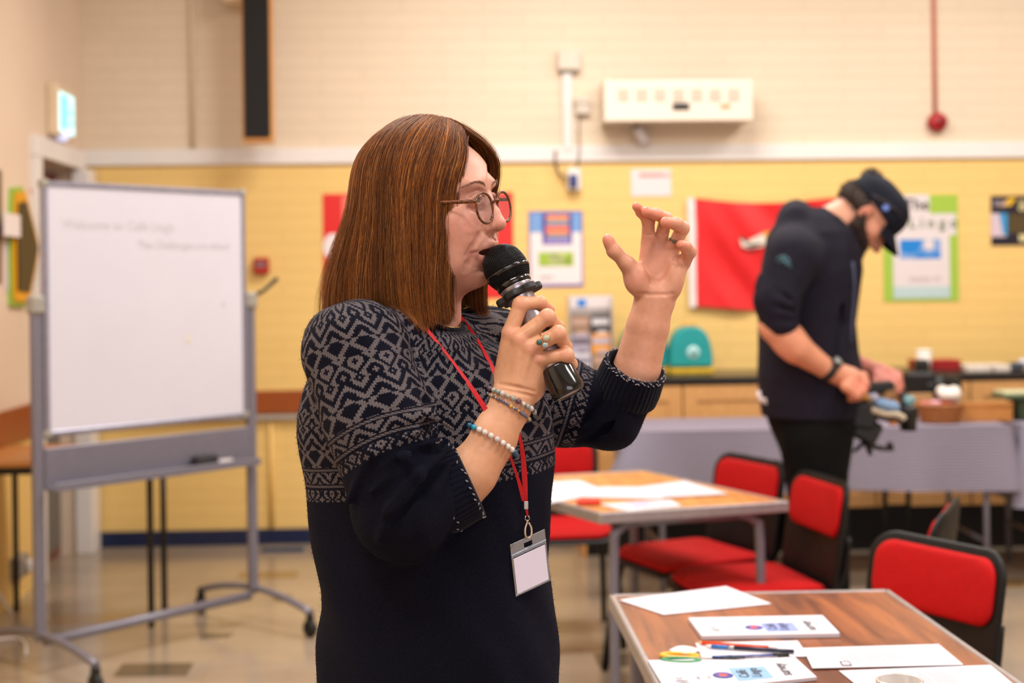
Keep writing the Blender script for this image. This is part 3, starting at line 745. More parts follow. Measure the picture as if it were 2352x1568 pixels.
# things on the worktop
def ctr(px, py, y=7.55): return on_y(px, py, y)
M_teal = mat('teal fabric', (22, 150, 150), 0.55, nscale=10, nvar=0.06, bump=0.2)
def teal_bag(px0, px1, pyt, pyb, y, label, badge=True):
    a = on_y(px0, pyb, y); b = on_y(px1, pyt, y); W = b[0] - a[0]; H = b[2] - ZT; cx = (a[0] + b[0]) / 2
    t = empty('first_aid_bag', (cx, y, ZT), label, 'bag', 'teal bags on the worktop')
    n = 22; prof = []
    for i in range(n + 1):
        s_ = PI * i / n; prof.append((cx - W / 2 * np.sign(math.cos(s_)) * abs(math.cos(s_)) ** 0.75, ZT + 0.035 + (H - 0.035) * math.sin(s_) ** 0.8))
    poly = [(px_, y, pz) for px_, pz in prof]
    q = MB(); q.prism([(p[0], y + 0.07, p[2]) for p in poly], (0, -0.14, 0)); q.build('shell', M_teal, t, bevel=0.012)
    MB().box((cx, y, ZT + 0.014), (W * 1.0, 0.18, 0.028), bev=0.005).build('base_tray', mat('yellow tray', (206, 168, 40), 0.5), t, label='yellow base')
    MB().tube([(cx - W * 0.16, y, ZT + H * 0.93), (cx - W * 0.12, y, ZT + H * 1.03), (cx + W * 0.12, y, ZT + H * 1.03), (cx + W * 0.16, y, ZT + H * 0.93)], 0.014, 8).build('handle', mat('ochre strap', (214, 160, 70), 0.6), t, label='ochre handle')
    if badge:
        q = MB(); q.lathe([(0.0, 0.006), (0.03, 0.005), (0.034, 0.0)], (cx + 0.01, y - 0.07, ZT + H * 0.45), (0, -1, 0), 18); q.mat(1)
        q.box((cx + 0.01, y - 0.078, ZT + H * 0.45), (0.035, 0.002, 0.010)); q.box((cx + 0.01, y - 0.0785, ZT + H * 0.45), (0.010, 0.002, 0.035))
        q.build('badge', [mat('badge white', (190, 226, 226), 0.5), M_teal], t, label='round white badge')
teal_bag(1534, 1632, 748, 846, 7.62, 'teal domed first aid bag with ochre handle on the worktop')
teal_bag(1422, 1530, 742, 846, 7.68, 'teal domed bag half hidden behind the raised forearm', badge=False)
# leaflet rack
def rack():
    a = on_y(1308, 840, 7.66); b = on_y(1404, 680, 7.66); W = b[0] - a[0]; cx = (a[0] + b[0]) / 2; H = b[2] - ZT
    t = empty('leaflet_rack', (cx, 7.66, ZT), 'tall leaflet rack of mixed magazines standing on the worktop left of the teal bags', 'leaflet rack')
    q = MB(); q.box((cx, 7.74, ZT + H / 2), (W, 0.01, H)); 
    for e in (-1, 1): q.box((cx + e * W / 2, 7.68, ZT + H / 2), (0.006, 0.13, H))
    q.build('frame', mat('clear grey plastic', (200, 190, 186), 0.3), t)
    q = MB(); q.box((cx, 7.655, ZT + H * 0.93), (W, 0.006, H * 0.16)); q.mat(1); q.box((cx - W * 0.2, 7.650, ZT + H * 0.92), (W * 0.2, 0.004, H * 0.09)); q.build('header', [P_pw, P_pic], t, label='white header with blue square')
    cols = [((150, 120, 96), (196, 160, 140)), ((60, 52, 56), (220, 216, 220)), ((178, 168, 186), (110, 100, 110)), ((236, 160, 60), (190, 180, 196)), ((228, 224, 230), (150, 140, 160))]
    hh = H * 0.82
    for r_ in range(3):
        for c_ in range(2):
            col = cols[(r_ * 2 + c_) % 5]
            z = ZT + hh * (0.72 - 0.30 * r_)
            xx = cx + (c_ - 0.5) * W * 0.48; y = 7.665 - 0.02 * r_
            q = MB(); q.box((xx, y, z), (W * 0.44, 0.006, hh * 0.42)); q.mat(1)
            q.box((xx, y - 0.004, z + hh * 0.10), (W * 0.40, 0.002, hh * 0.10)); q.box((xx + W * 0.04, y - 0.004, z - hh * 0.08), (W * 0.24, 0.002, hh * 0.08))
            q.build('magazine', [pm('cover %d a' % (r_ * 2 + c_), col[0]), pm('cover %d b' % (r_ * 2 + c_), col[1])], label='%s cover magazine in the leaflet rack, %s row %s side' % (('brown', 'charcoal', 'lilac', 'orange', 'white', 'brown')[(r_ * 2 + c_)], ('top', 'middle', 'bottom')[r_], ('left', 'right')[c_]), cat='magazine', group='magazines in the leaflet rack')
rack()
# red box, mug, papers, small objects
c = ctr(2145, 826); 
q = MB(); w_ = on_y(2195, 826, 7.55)[0] - on_y(2096, 826, 7.55)[0]; xm = (on_y(2195, 826, 7.55)[0] + on_y(2096, 826, 7.55)[0]) / 2
t = empty('tray_box', (xm, 7.55, ZT), 'flat dark red box on the worktop beyond the capped man', 'box')
MB().box((xm, 7.55, ZT + 0.022), (w_, 0.16, 0.044), bev=0.005).build('base', mat('dark red card', (150, 22, 24), 0.5), t)
MB().box((xm, 7.55, ZT + 0.050), (w_ + 0.006, 0.166, 0.012), bev=0.003).build('lid', mat('red card', (176, 30, 30), 0.5), t)
xm = on_y(2122, 800, 7.40)[0]
t = empty('paper_cup', (xm, 7.40, ZT), 'white cylindrical cup standing in front of the flat red box', 'cup')
MB().lathe([(0.0, 0.0), (0.033, 0.0), (0.040, 0.105), (0.037, 0.105), (0.031, 0.004), (0.0, 0.004)], (xm, 7.40, ZT), n=24).build('cup_body', mat('cup white', (232, 222, 212), 0.5), t)
MB().lathe([(0.042, 0.103), (0.043, 0.112), (0.036, 0.118), (0.0, 0.118)], (xm, 7.40, ZT), n=24).build('lid', mat('lid white', (236, 230, 222), 0.4), t)
for i, (pa, pb, lab) in enumerate(((2206, 2262, 'stack of white paper on the worktop right of the red box'), (2268, 2305, 'smaller white paper pile on the worktop further right'))):
    xa, xb = on_y(pa, 830, 7.5)[0], on_y(pb, 830, 7.5)[0]
    q = MB()
    for k in range(4): q.box(((xa + xb) / 2 + 0.004 * (k % 2), 7.5, ZT + 0.0035 + 0.007 * k), (xb - xa, 0.18, 0.006))
    q.build('paper_stack', mat('paper cream', (236, 224, 212), 0.7), label=lab, cat='paper')
xm = on_y(2334, 828, 7.45)[0]
t = empty('tape_dispenser', (xm, 7.45, ZT), 'grey and dark desk gadget at the right end of the worktop', 'gadget')
MB().box((xm, 7.45, ZT + 0.02), (0.07, 0.06, 0.04), bev=0.012).build('body', mat('slate plastic', (70, 76, 92), 0.4), t)
MB().lathe([(0.0, -0.012), (0.026, -0.012), (0.026, 0.012), (0.0, 0.012)], (xm + 0.04, 7.45, ZT + 0.034), (0, 1, 0), 18).build('reel', mat('pale reel', (206, 206, 220), 0.4), t)

# ------------------------------------------------------------------ table with grey cloth
M_cloth = mat('grey lilac ribbed cloth', (134, 127, 143), 0.8, nscale=3, nvar=0.05)
def ribcloth():
    m = M_cloth; nt = m.node_tree; N = nt.nodes; L = nt.links; b = N['Principled BSDF']
    g = N.new('ShaderNodeNewGeometry'); w_ = N.new('ShaderNodeTexWave'); w_.wave_type = 'BANDS'; w_.bands_direction = 'Z'
    w_.inputs['Scale'].default_value = 22.0; w_.inputs['Distortion'].default_value = 0.3
    L.new(g.outputs['Position'], w_.inputs['Vector'])
    bp = N.new('ShaderNodeBump'); bp.inputs['Strength'].default_value = 0.7; bp.inputs['Distance'].default_value = 0.004
    L.new(w_.outputs['Fac'], bp.inputs['Height']); L.new(bp.outputs[0], b.inputs['Normal'])
    vm = [n for n in N if n.type == 'VECT_MATH'][0]
    mr = [n for n in N if n.type == 'MAP_RANGE'][0]
    nb = NB(nt)
    k = nb.m('MULTIPLY', mr.outputs[0], nb.m('ADD', nb.m('MULTIPLY', w_.outputs['Fac'], 0.16), 0.9))
    L.new(k, vm.inputs['Scale'])
ribcloth()
def cloth_table(xa, xb, y0, y1, zt, zd, label_t, label_c, wave_ph=0.0, flare=0.0):
    t = empty('trestle_table', ((xa + xb) / 2, (y0 + y1) / 2, 0), label_t, 'table')
    MB().box(((xa + xb) / 2, (y0 + y1) / 2, zt - 0.014), (xb - xa, y1 - y0, 0.024), bev=0.003).build('tabletop', M_ply, t)
    for xx in (xa + 0.14, xb - 0.10):
        for yy in (y0 + 0.05, y1 - 0.05):
            MB().tube([(xx, yy, 0), (xx, yy, zt - 0.03)], 0.014, 10).build('leg', M_al, t)
        MB().tube([(xx, y0 + 0.05, 0.2), (xx, y1 - 0.05, 0.2)], 0.010, 8).build('stretcher', M_al, t)
    # draped cloth: one sheet following perimeter
    q = MB(); n = 90; m_ = 12
    per = []
    ex = xb - xa; ey = y1 - y0
    # perimeter path: back left -> front left -> front right -> back right
    tot = ey + ex + ey
    for i in range(n + 1):
        d = tot * i / n
        if d < ey: p = (xa, y1 - d); nn = (-1, 0)
        elif d < ey + ex: p = (xa + d - ey, y0); nn = (0, -1)
        else: p = (xb, y0 + d - ey - ex); nn = (1, 0)
        per.append((p, nn, d))
    V = []; F = []
    for j in range(m_ + 1):
        s_ = j / m_
        for (p, nn, d) in per:
            near_c = math.exp(-((d - ey) / 0.10) ** 2) + math.exp(-((d - ey - ex) / 0.10) ** 2)
            off = 0.006 + s_ * (0.010 + 0.008 * math.sin(d * 11 + wave_ph) + 0.005 * math.sin(d * 27 + wave_ph * 2)) + s_ * near_c * (0.03 + (flare if d < ey + ex / 2 else 0))
            z = zt + 0.003 - (zt - zd) * s_ + s_ * 0.008 * math.sin(d * 5)
            nx_, ny_ = nn
            if near_c > 0.02:
                cxn = -1 if d < ey + ex / 2 else 1
                nx_, ny_ = nn[0] * (1 - 0.5 * near_c) + 0.7 * near_c * cxn, nn[1] * (1 - 0.5 * near_c) - 0.7 * near_c * 0.6
            V.append((p[0] + nx_ * off, p[1] + ny_ * off, z if j else zt + 0.003))
    w1 = n + 1
    for j in range(m_):
        for i in range(n): F.append((j * w1 + i, (j + 1) * w1 + i, (j + 1) * w1 + i + 1, j * w1 + i + 1))
    q.add(V, F, True)
    q.add([(xa, y0, zt + 0.0035), (xb, y0, zt + 0.0035), (xb, y1, zt + 0.0035), (xa, y1, zt + 0.0035)], [(0, 1, 2, 3)])
    o = q.build('tablecloth', M_cloth, label=label_c, cat='tablecloth')
    return o
TY0 = 6.42
xa = on_y(1452, 1002, TY0)[0]; xb = on_y(2322, 985, TY0)[0]
ZCT = 0.735
cloth_table(xa, xb, TY0, 7.02, ZCT, 0.445, 'trestle table under the grey cloth behind the capped man', 'ribbed grey tablecloth over the long table behind the man', flare=0.10)
cloth_table(xb + 0.06, xb + 1.2, TY0, 7.02, ZCT, 0.36, 'second trestle table at the far right edge', 'grey tablecloth over the table at the far right edge', 1.3)
# black frame of a folded trolley / stacked seating under the table
q = MB()
for px in (2028, 2082):
    p = on_y(px, 1200, 6.9); q.tube([(p[0], 6.9, 0), (p[0] + 0.02, 6.9, 0.62)], 0.014, 8)
p0, p1 = on_y(2028, 1200, 6.9), on_y(2082, 1200, 6.9)
q.tube([(p0[0], 6.9, 0.3), (p1[0], 6.9, 0.3)], 0.010, 8)
q.build('folded_stand', M_blackm, label='black steel folded stand under the cloth covered table', cat='stand')

# things on the cloth table
def tab(px, py, z=ZCT + 0.005): return on_z(px, py, z)
c = tab(2155, 968); bx, by = c[0], c[1] - 0.02
t = empty('wicker_basket', (bx, by, ZCT + 0.004), 'round wicker basket of small packets on the grey cloth', 'basket')
q = MB()
for k in range(7):
    r_ = 0.082 + 0.024 * (k / 6); z = ZCT + 0.012 + k * 0.011
    q.tube([(bx + r_ * math.cos(a), by + r_ * math.sin(a), z + 0.003 * math.sin(12 * a + k * PI)) for a in np.linspace(0, 2 * PI, 49)], 0.007, 6, cap=False)
q.lathe([(0, 0.008), (0.085, 0.008), (0.085, 0.014), (0, 0.014)], (bx, by, ZCT), n=24)
q.build('weave', mat('wicker', (170, 104, 50), 0.6, nscale=60, nvar=0.2), t)
q = MB(); q.tube([(bx + 0.108 * math.cos(a), by + 0.108 * math.sin(a), ZCT + 0.088) for a in np.linspace(0, 2 * PI, 33)], 0.010, 8, cap=False); q.build('rim', mat('wicker dark', (150, 92, 44), 0.6), t)
pcols = [((196, 110, 110), 'pink'), ((214, 150, 160), 'rose'), ((150, 96, 120), 'plum'), ((170, 60, 40), 'brick red'), ((110, 90, 130), 'violet')]
for i, (cc, nm) in enumerate(pcols):
    a = 0.5 + i * 1.25; 
    MB().box((bx - 0.06 + 0.03 * i, by + 0.03 * math.cos(a * 2), ZCT + 0.080 + 0.006 * (i % 2)), (0.045, 0.05, 0.05), ax=((math.cos(a), math.sin(a), 0), (-math.sin(a), math.cos(a), 0), (0, 0, 1)), bev=0.012).build('sweet_packet', mat('packet ' + nm, cc, 0.4), label=nm + ' packet heaped in the round wicker basket', cat='packet', group='packets in the wicker basket')
q = MB(); q.sphere((bx + 0.045, by - 0.01, ZCT + 0.135), (0.055, 0.045, 0.035), 16, 10); q.sphere((bx + 0.015, by, ZCT + 0.15), (0.03, 0.03, 0.026), 14, 8); q.sphere((bx + 0.075, by + 0.01, ZCT + 0.15), (0.028, 0.03, 0.024), 14, 8)
q.build('white_napkin', mat('white tissue', (236, 226, 216), 0.8, bump=0.4, nscale=20), label='crumpled white napkin on top of the wicker basket', cat='napkin')
# small boxes behind basket
c = tab(2130, 955); MB().box((c[0] + 0.01, c[1] + 0.13, ZCT + 0.055), (0.12, 0.04, 0.10), bev=0.004).build('card_box', mat('tan card', (176, 132, 84), 0.6), label='tan cardboard box standing behind the wicker basket', cat='box')
c = tab(2208, 955); MB().box((c[0], c[1] + 0.10, ZCT + 0.07), (0.05, 0.04, 0.14), bev=0.004).build('card_box', mat('pale teal card', (140, 160, 150), 0.6), label='narrow pale teal carton between basket and wooden tray', cat='box')
# wooden tray box
xa_, xb_ = tab(2204, 970)[0], tab(2322, 966)[0]; ym = tab(2260, 968)[1] + 0.1
t = empty('wooden_tray', ((xa_ + xb_) / 2, ym, ZCT + 0.004), 'open pale wooden box with dark end on the grey cloth', 'wooden box')
Mw = mat('pine box', (190, 126, 62), 0.5, nscale=20, nvar=0.12, aniso=(1, 8, 8)); W_ = xb_ - xa_
MB().box(((xa_ + xb_) / 2, ym, ZCT + 0.010), (W_, 0.2, 0.010)).build('base', Mw, t)
for e in (-1, 1):
    MB().box(((xa_ + xb_) / 2, ym + e * 0.096, ZCT + 0.022 + 0.02), (W_, 0.010, 0.055)).build('side_panel', Mw, t)
    MB().box(((xa_ + xb_) / 2 + e * (W_ / 2 - 0.005), ym, ZCT + 0.040), (0.010, 0.182, 0.06)).build('end_panel', Mw, t)
MB().box(((xa_ + xb_) / 2, ym - 0.096, ZCT + 0.088), (W_, 0.016, 0.018), bev=0.003).build('rail', Mw, t)
for e in (-1, 1): MB().box(((xa_ + xb_) / 2 + e * (W_ / 2 - 0.006), ym - 0.096, ZCT + 0.075), (0.012, 0.012, 0.03)).build('corner_post', Mw, t)
# green tub at right edge
c = tab(2338, 965); gx, gy = c[0] + 0.01, c[1] + 0.05
t = empty('storage_tub', (gx, gy, ZCT + 0.004), 'dark green tub with pale overhanging lid at the right edge of the table', 'tub')
MB().box((gx + 0.05, gy, ZCT + 0.055), (0.13, 0.14, 0.10), bev=0.008).build('body', mat('dark green tub', (44, 56, 34), 0.5, nscale=30, nvar=0.3), t)
MB().box((gx + 0.02, gy, ZCT + 0.118), (0.22, 0.16, 0.022), bev=0.008).build('lid_rim', mat('olive rim', (70, 84, 56), 0.5), t)
MB().box((gx + 0.02, gy, ZCT + 0.135), (0.20, 0.14, 0.016), bev=0.006).build('lid', mat('pale mint lid', (196, 196, 156), 0.5), t, label='pale lid')
# black video camera on the table behind basket
c = tab(2140, 958); vx, vy = c[0] + 0.09, c[1] + 0.32
M_cam = mat('camera black', (14, 14, 15), 0.4, nscale=30, nvar=0.2)
M_cam2 = mat('camera grey detail', (60, 60, 64), 0.35)
t = empty('video_camera', (vx, vy, ZCT + 0.004), 'black video camera with side lens standing behind the wicker basket', 'camera')
zc_ = on_y(2140, 885, vy)[2]; K = 1.55
MB().box((vx - 0.05, vy, zc_), (0.16, 0.13, 0.15), bev=0.02).build('camera_body', M_cam, t)
MB().lathe([(0, 0.0), (0.07, 0.0), (0.07, 0.05), (0.058, 0.06), (0.062, 0.11), (0.05, 0.14), (0.0, 0.138)], (vx + 0.02, vy, zc_ - 0.005), (1, 0, 0), 22).build('lens', M_cam, t)
MB().box((vx - 0.03, vy, zc_ + 0.10), (0.07, 0.06, 0.07), bev=0.014).build('viewfinder', M_cam, t)
MB().tube([(vx - 0.02, vy, ZCT + 0.006), (vx - 0.02, vy, zc_ - 0.06)], [0.055, 0.025], 12).build('stand_foot', M_cam, t)
MB().lathe([(0.014, -0.002), (0.022, 0), (0.014, 0.002)], (vx + 0.0, vy - 0.067, zc_), (0, 1, 0), 14).build('dial', M_cam2, t)

# ------------------------------------------------------------------ chairs
M_shell = mat('black chair plastic', (9, 9, 11), 0.5, nscale=60, nvar=0.1, spec=0.3)
M_redpad = mat('red wool upholstery', (178, 6, 8), 0.8, nscale=60, nvar=0.06, bump=0.3, bscale=500, spec=0.25)
def rrect(w, h, r, n=5):
    out = []
    for cx, cz, a0 in ((w / 2 - r, h / 2 - r, 0), (-w / 2 + r, h / 2 - r, PI / 2), (-w / 2 + r, -h / 2 + r, PI), (w / 2 - r, -h / 2 + r, 1.5 * PI)):
        for k in range(n + 1):
            a = a0 + PI / 2 * k / n; out.append((cx + r * math.cos(a), cz + r * math.sin(a)))
    return out
def slab(mb, w, h, r, th, fn, dome=0.0, edge=0.006):
    """rounded slab in local (u,v), thickness th; fn maps (u,v,n)->xyz"""
    ring = rrect(w, h, r)
    rings = [(0.0, 0.0), (0.35, 1), (0.7, 1), (0.93, 1), (1.0, 0.75), (1.0, 0.25), (0.97, 0)]
    V = []; F = []
    levels = []
    for sc, top in ((0.02, 1.0), (0.35, 1.0), (0.65, 1.0), (0.85, 0.97), (0.96, 0.85), (1.0, 0.55), (1.0, 0.2), (0.97, 0.0), (0.5, 0.0), (0.02, 0.0)):
        idx = []
        for (u_, v_) in ring:
            n_ = th * top + (dome * (1 - sc * sc) if top > 0.5 else 0)
            idx.append(len(V)); V.append(fn(u_ * sc, v_ * sc, n_))
        levels.append(idx)
    m = len(ring)
    for a, b in zip(levels[:-1], levels[1:]):
        for k in range(m): F.append((a[k], a[(k + 1) % m], b[(k + 1) % m], b[k]))
    F.append(tuple(levels[0])); F.append(tuple(levels[-1])[::-1])
    mb.add(V, F, True)
def make_chair(px, depth, nvec, label, group='red and black stacking chairs'):
    """nvec: horizontal direction the chair faces (camera frame x, depth). px/depth locate the top centre of the back"""
    g = at(px, 650, depth); nx, ny = nvec; l_ = math.hypot(nx, ny); 
    F_ = (R0 * nx + FW * ny) / l_; S_ = np.array((-F_[1], F_[0], 0.0)); Z = np.array((0, 0, 1.0))
    org = np.array((g[0], g[1], 0.0)) + F_ * 0.27           # chair centre on the floor
    def P(f, s_, z): return org + F_ * f + S_ * s_ + Z * z
    t = empty('stacking_chair', org, label, 'chair', group)
    # back shell, slightly curved and reclined
    def bk(u_, v_, n_, off=0.0):
        z = 0.635 + v_; rec = -0.235 - (z - 0.45) * 0.17 + 0.035 * (abs(u_) / 0.22) ** 2
        return P(rec + n_ + off, u_, z)
    q = MB(); slab(q, 0.44, 0.37, 0.07, 0.02, lambda u_, v_, n_: bk(u_ * (1 - 0.25 * max(0, -v_)), v_ - 0.045, -n_))
    sh = q.build('back_shell', M_shell, t)
    q = MB(); slab(q, 0.39, 0.158, 0.05, 0.016, lambda u_, v_, n_: bk(u_, v_ + 0.041, n_), dome=0.014); q.build('back_pad', M_redpad, t, label='red back pad')
    def st(u_, v_, n_): return P(v_, u_, 0.425 + n_ + 0.014 * (abs(u_) / 0.2) ** 2 - 0.02 * max(0, (v_ - 0.12) / 0.1) ** 2)
    q = MB(); slab(q, 0.46, 0.44, 0.07, 0.016, lambda u_, v_, n_: st(u_, v_, -n_)); q.build('seat_shell', M_shell, t)
    q = MB(); slab(q, 0.42, 0.40, 0.06, 0.022, lambda u_, v_, n_: st(u_, v_, n_), dome=0.014); q.build('seat_pad', M_redpad, t, label='red seat pad')
    for e in (-1, 1):
        MB().tube(smooth_path([P(0.14, e * 0.19, 0.408), P(0.17, e * 0.215, 0.36), P(0.225, e * 0.235, 0.0)], 5), 0.0115, 8, flat=1.3).build('front_leg', M_shell, t)
        MB().tube(smooth_path([P(-0.12, e * 0.19, 0.408), P(-0.15, e * 0.215, 0.36), P(-0.235, e * 0.235, 0.0)], 5), 0.0115, 8, flat=1.3).build('rear_leg', M_shell, t)
        MB().tube(smooth_path([P(-0.10, e * 0.17, 0.405), P(-0.19, e * 0.18, 0.41), P(-0.25, e * 0.18, 0.47), P(-0.275, e * 0.18, 0.60)], 4), 0.012, 8).build('back_support', M_shell, t)
    MB().tube([P(-0.13, -0.2, 0.405), P(-0.13, 0.2, 0.405)], 0.010, 8).build('seat_bar', M_shell, t)
    return t
make_chair(1248, 5.98, (0.1, -1), 'red and black chair half hidden behind the woman at the middle table')
make_chair(1722, 5.20, (-0.90, -0.42), 'red chair pushed in at the far right side of the middle table')
make_chair(1884, 4.68, (-0.97, -0.20), 'red chair in front of the capped man, seen nearly side-on')
make_chair(2150, 3.50, (-0.87, -0.50), 'largest red chair tucked against the wood grain table')
make_chair(2168, 4.06, (-0.92, 0.40), 'red chair turned away, seen from its black back, beyond the largest red chair')

# ------------------------------------------------------------------ tables with papers
def woodgrain(name, c1, c2, ang):
    m = bpy.data.materials.new(name); m.use_nodes = True
    nt = m.node_tree; N = nt.nodes; L = nt.links; b = N['Principled BSDF']
    g = N.new('ShaderNodeNewGeometry'); mp = N.new('ShaderNodeMapping'); mp.inputs['Rotation'].default_value = (0, 0, ang)
    mp.inputs['Scale'].default_value = (14.0, 1.6, 1)
    L.new(g.outputs['Position'], mp.inputs['Vector'])
    n1 = N.new('ShaderNodeTexNoise'); n1.inputs['Scale'].default_value = 1.6; n1.inputs['Detail'].default_value = 6; n1.inputs['Distortion'].default_value = 0.6
    L.new(mp.outputs[0], n1.inputs['Vector'])
    cr = N.new('ShaderNodeValToRGB'); L.new(n1.outputs['Fac'], cr.inputs['Fac'])
    cr.color_ramp.elements[0].position = 0.36; cr.color_ramp.elements[0].color = lin(c1) + (1,)
    cr.color_ramp.elements[1].position = 0.64; cr.color_ramp.elements[1].color = lin(c2) + (1,)
    L.new(cr.outputs[0], b.inputs['Base Color']); b.inputs['Roughness'].default_value = 0.35
    return m
M_walnut = woodgrain('walnut laminate', (98, 52, 32), (156, 90, 50), 0.15)
M_oak = woodgrain('honey laminate', (178, 112, 52), (206, 140, 70), 0.5)
M_edge = mat('aluminium edge', (168, 162, 164), 0.35, metal=0.6)
def folding_table(C4, zt, M, label, legs=True, th=0.022):
    """C4: four floor-plan corners in order"""
    P = [np.array((p[0], p[1], 0.0)) for p in C4]; c = sum(P) / 4
    t = empty('folding_table', c, label, 'table')
    Z = np.array((0, 0, 1.0))
    q = MB(); q.prism([c + (p - c) * 0.985 + Z * (zt - th + 0.001) for p in P], (0, 0, th - 0.001)); q.build('tabletop', M, t)
    q = MB()
    for i in range(4):
        a, b = P[i], P[(i + 1) % 4]; d = b - a; l_ = np.linalg.norm(d); d /= l_; n_ = np.array((d[1], -d[0], 0))
        if n_.dot(a - c) < 0: n_ = -n_
        q.box((a + b) / 2 - n_ * 0.006 + Z * (zt - 0.015), (l_, 0.014, 0.034), ax=(d, n_, Z), bev=0.003)
    q.build('edge_trim', M_edge, t, label='aluminium edge trim')
    if legs:
        L_ = P[1] - P[0]; Wd = P[3] - P[0]; ll, ww = np.linalg.norm(L_), np.linalg.norm(Wd); L_ = L_ / ll; Wd = Wd / ww
        for s0, e in ((P[0], 1), (P[1], -1)):
            for f in (0.07, ww - 0.07):
                b0 = s0 + L_ * e * 0.05 + Wd * f
                inn = Wd * (0.06 if f < ww / 2 else -0.06)
                MB().tube(smooth_path([b0, b0 + Z * (zt - 0.14), b0 + Z * (zt - 0.06) + inn * 0.3, b0 + Z * (zt - 0.035) + inn * 1.3], 5), 0.0155, 10).build('leg', M_al, t)
            MB().tube([s0 + L_ * e * 0.05 + Wd * 0.12 + Z * (zt - 0.04), s0 + L_ * e * 0.05 + Wd * (ww - 0.12) + Z * (zt - 0.04)], 0.014, 8).build('leg_bar', M_al, t)
    return t
ZT2 = 0.72
a = on_z(1378, 1180, ZT2); b = on_z(1812, 1152, ZT2); c = on_z(1478, 1080, ZT2)
d_ = a + (c - b)
folding_table([a, d_, c, b], ZT2, M_oak, 'honey topped folding table in the middle with scattered papers')
ZT1 = 0.72
f1 = on_z(1400, 1366, ZT1); f2 = on_z(2041, 1354, ZT1)
vd = np.array((0.0, -1.0, 0.0)); e1 = (f2 - f1); e1[2] = 0; e1 /= np.linalg.norm(e1)
f4 = f1 + vd * 1.75; f3 = f2 + vd * 1.75
folding_table([f1, f2, f3, f4], ZT1, M_walnut, 'walnut grain folding table nearest the camera at lower right')

M_paper = mat('white paper', (208, 204, 212), 0.7, nscale=3, nvar=0.01)
M_inkp = mat('grey print', (136, 132, 138), 0.6); M_inkd = mat('dark print', (52, 48, 60), 0.6)
M_bl1 = mat('print panel blue', (128, 170, 206), 0.5); M_bl2 = mat('print panel lilac blue', (132, 148, 206), 0.5); M_logo = mat('logo blue', (50, 54, 150), 0.5); M_logr = mat('logo red', (200, 70, 60), 0.5)
def sheet(pts, z, label, lift=0.0, mats=None, content=None, name='sheet_of_paper', cat='paper', th=0.0012, group=None):
    P = [on_z(px, py, z) for px, py in pts]
    q = MB(); q.prism([p + np.array((0, 0, 0.0)) for p in P], (0, 0, th))
    if content: content(q, P, z + th)
    return q.build(name, mats or [M_paper], label=label, cat=cat, group=group)
def bil(P, u, v, z):
    """P: TL,TR,BR,BL ; u right, v down"""
    p = (P[0] * (1 - u) + P[1] * u) * (1 - v) + (P[3] * (1 - u) + P[2] * u) * v
    return np.array((p[0], p[1], z))
def pq(q, P, u0, v0, u1, v1, z): q.quad(bil(P, u0, v1, z), bil(P, u1, v1, z), bil(P, u1, v0, z), bil(P, u0, v0, z))
zt = ZT1 + 0.0012
sheet([(1422, 1378), (1668, 1347), (1772, 1387), (1524, 1412)], zt, 'blank white sheet at the far left corner of the walnut table')
def booklet(q, P, z):
    q.mat(1); pq(q, P, 0.49, 0.38, 0.73, 0.86, z + 0.0004)
    q.mat(4); q.sphere(bil(P, 0.42, 0.62, z + 0.0004), (0.018, 0.020, 0.0006), 14, 6)
    q.mat(5); q.sphere(bil(P, 0.42, 0.62, z + 0.0008), (0.009, 0.010, 0.0006), 12, 6)
    ux = P[1] - P[0]; ux /= np.linalg.norm(ux); uy = np.cross(np.array((0, 0, 1.0)), ux)
    q.mat(2)
    # the print runs across the page, so the lines stand at a right angle to the near edge
    q.text('Café', bil(P, 0.58, 0.78, z + 0.0008), uy, -ux, 0.026); q.text('Lingo', bil(P, 0.66, 0.80, z + 0.0008), uy, -ux, 0.026)
    q.text('survey', bil(P, 0.86, 0.84, z + 0.0004), uy, -ux, 0.030)
    q.mat(3)
    q.text('a b c', bil(P, 0.14, 0.8, z + 0.0004), uy, -ux, 0.022); q.text('d e', bil(P, 0.17, 0.8, z + 0.0004), uy, -ux, 0.018); q.text('one', bil(P, 0.26, 0.7, z + 0.0004), uy, -ux, 0.012); q.text('two', bil(P, 0.33, 0.7, z + 0.0004), uy, -ux, 0.010)
sheet([(1581, 1427), (1889, 1421), (1929, 1463), (1612, 1469)], zt, 'upper folded white booklet with a lilac blue panel', mats=[M_paper, M_bl2, M_inkd, M_inkp, M_logo, M_logr], content=booklet, name='booklet', cat='booklet', th=0.008)
sheet([(1488, 1523), (1826, 1516), (1876, 1562), (1534, 1600)], zt, 'lower folded white booklet with a pale blue panel at the bottom edge', mats=[M_paper, M_bl1, M_inkd, M_inkp, M_logo, M_logr], content=booklet, name='booklet', cat='booklet', th=0.006)
sheet([(1597, 1477), (1832, 1472), (1858, 1508), (1612, 1512)], zt, 'white sheet lying under the pencils and pens')
def printed(q, P, z):
    ux = P[1] - P[0]; ux /= np.linalg.norm(ux); uy = np.cross(np.array((0, 0, 1.0)), ux)
    q.mat(1)
    k = 0
    for u in np.arange(0.30, 0.66, 0.022):
        k += 1
        if k in (4, 5, 11): continue
        pq(q, P, u, 0.15 + 0.06 * (k % 3), u + 0.007, 0.80 - 0.05 * (k % 2), z + 0.0004)
    q.mat(2); pq(q, P, 0.20, 0.72, 0.27, 0.95, z + 0.0004); q.mat(0); pq(q, P, 0.21, 0.77, 0.26, 0.90, z + 0.0007)
    q.mat(1); pq(q, P, 0.24, 0.3, 0.246, 0.7, z + 0.0005); pq(q, P, 0.26, 0.3, 0.266, 0.7, z + 0.0005)
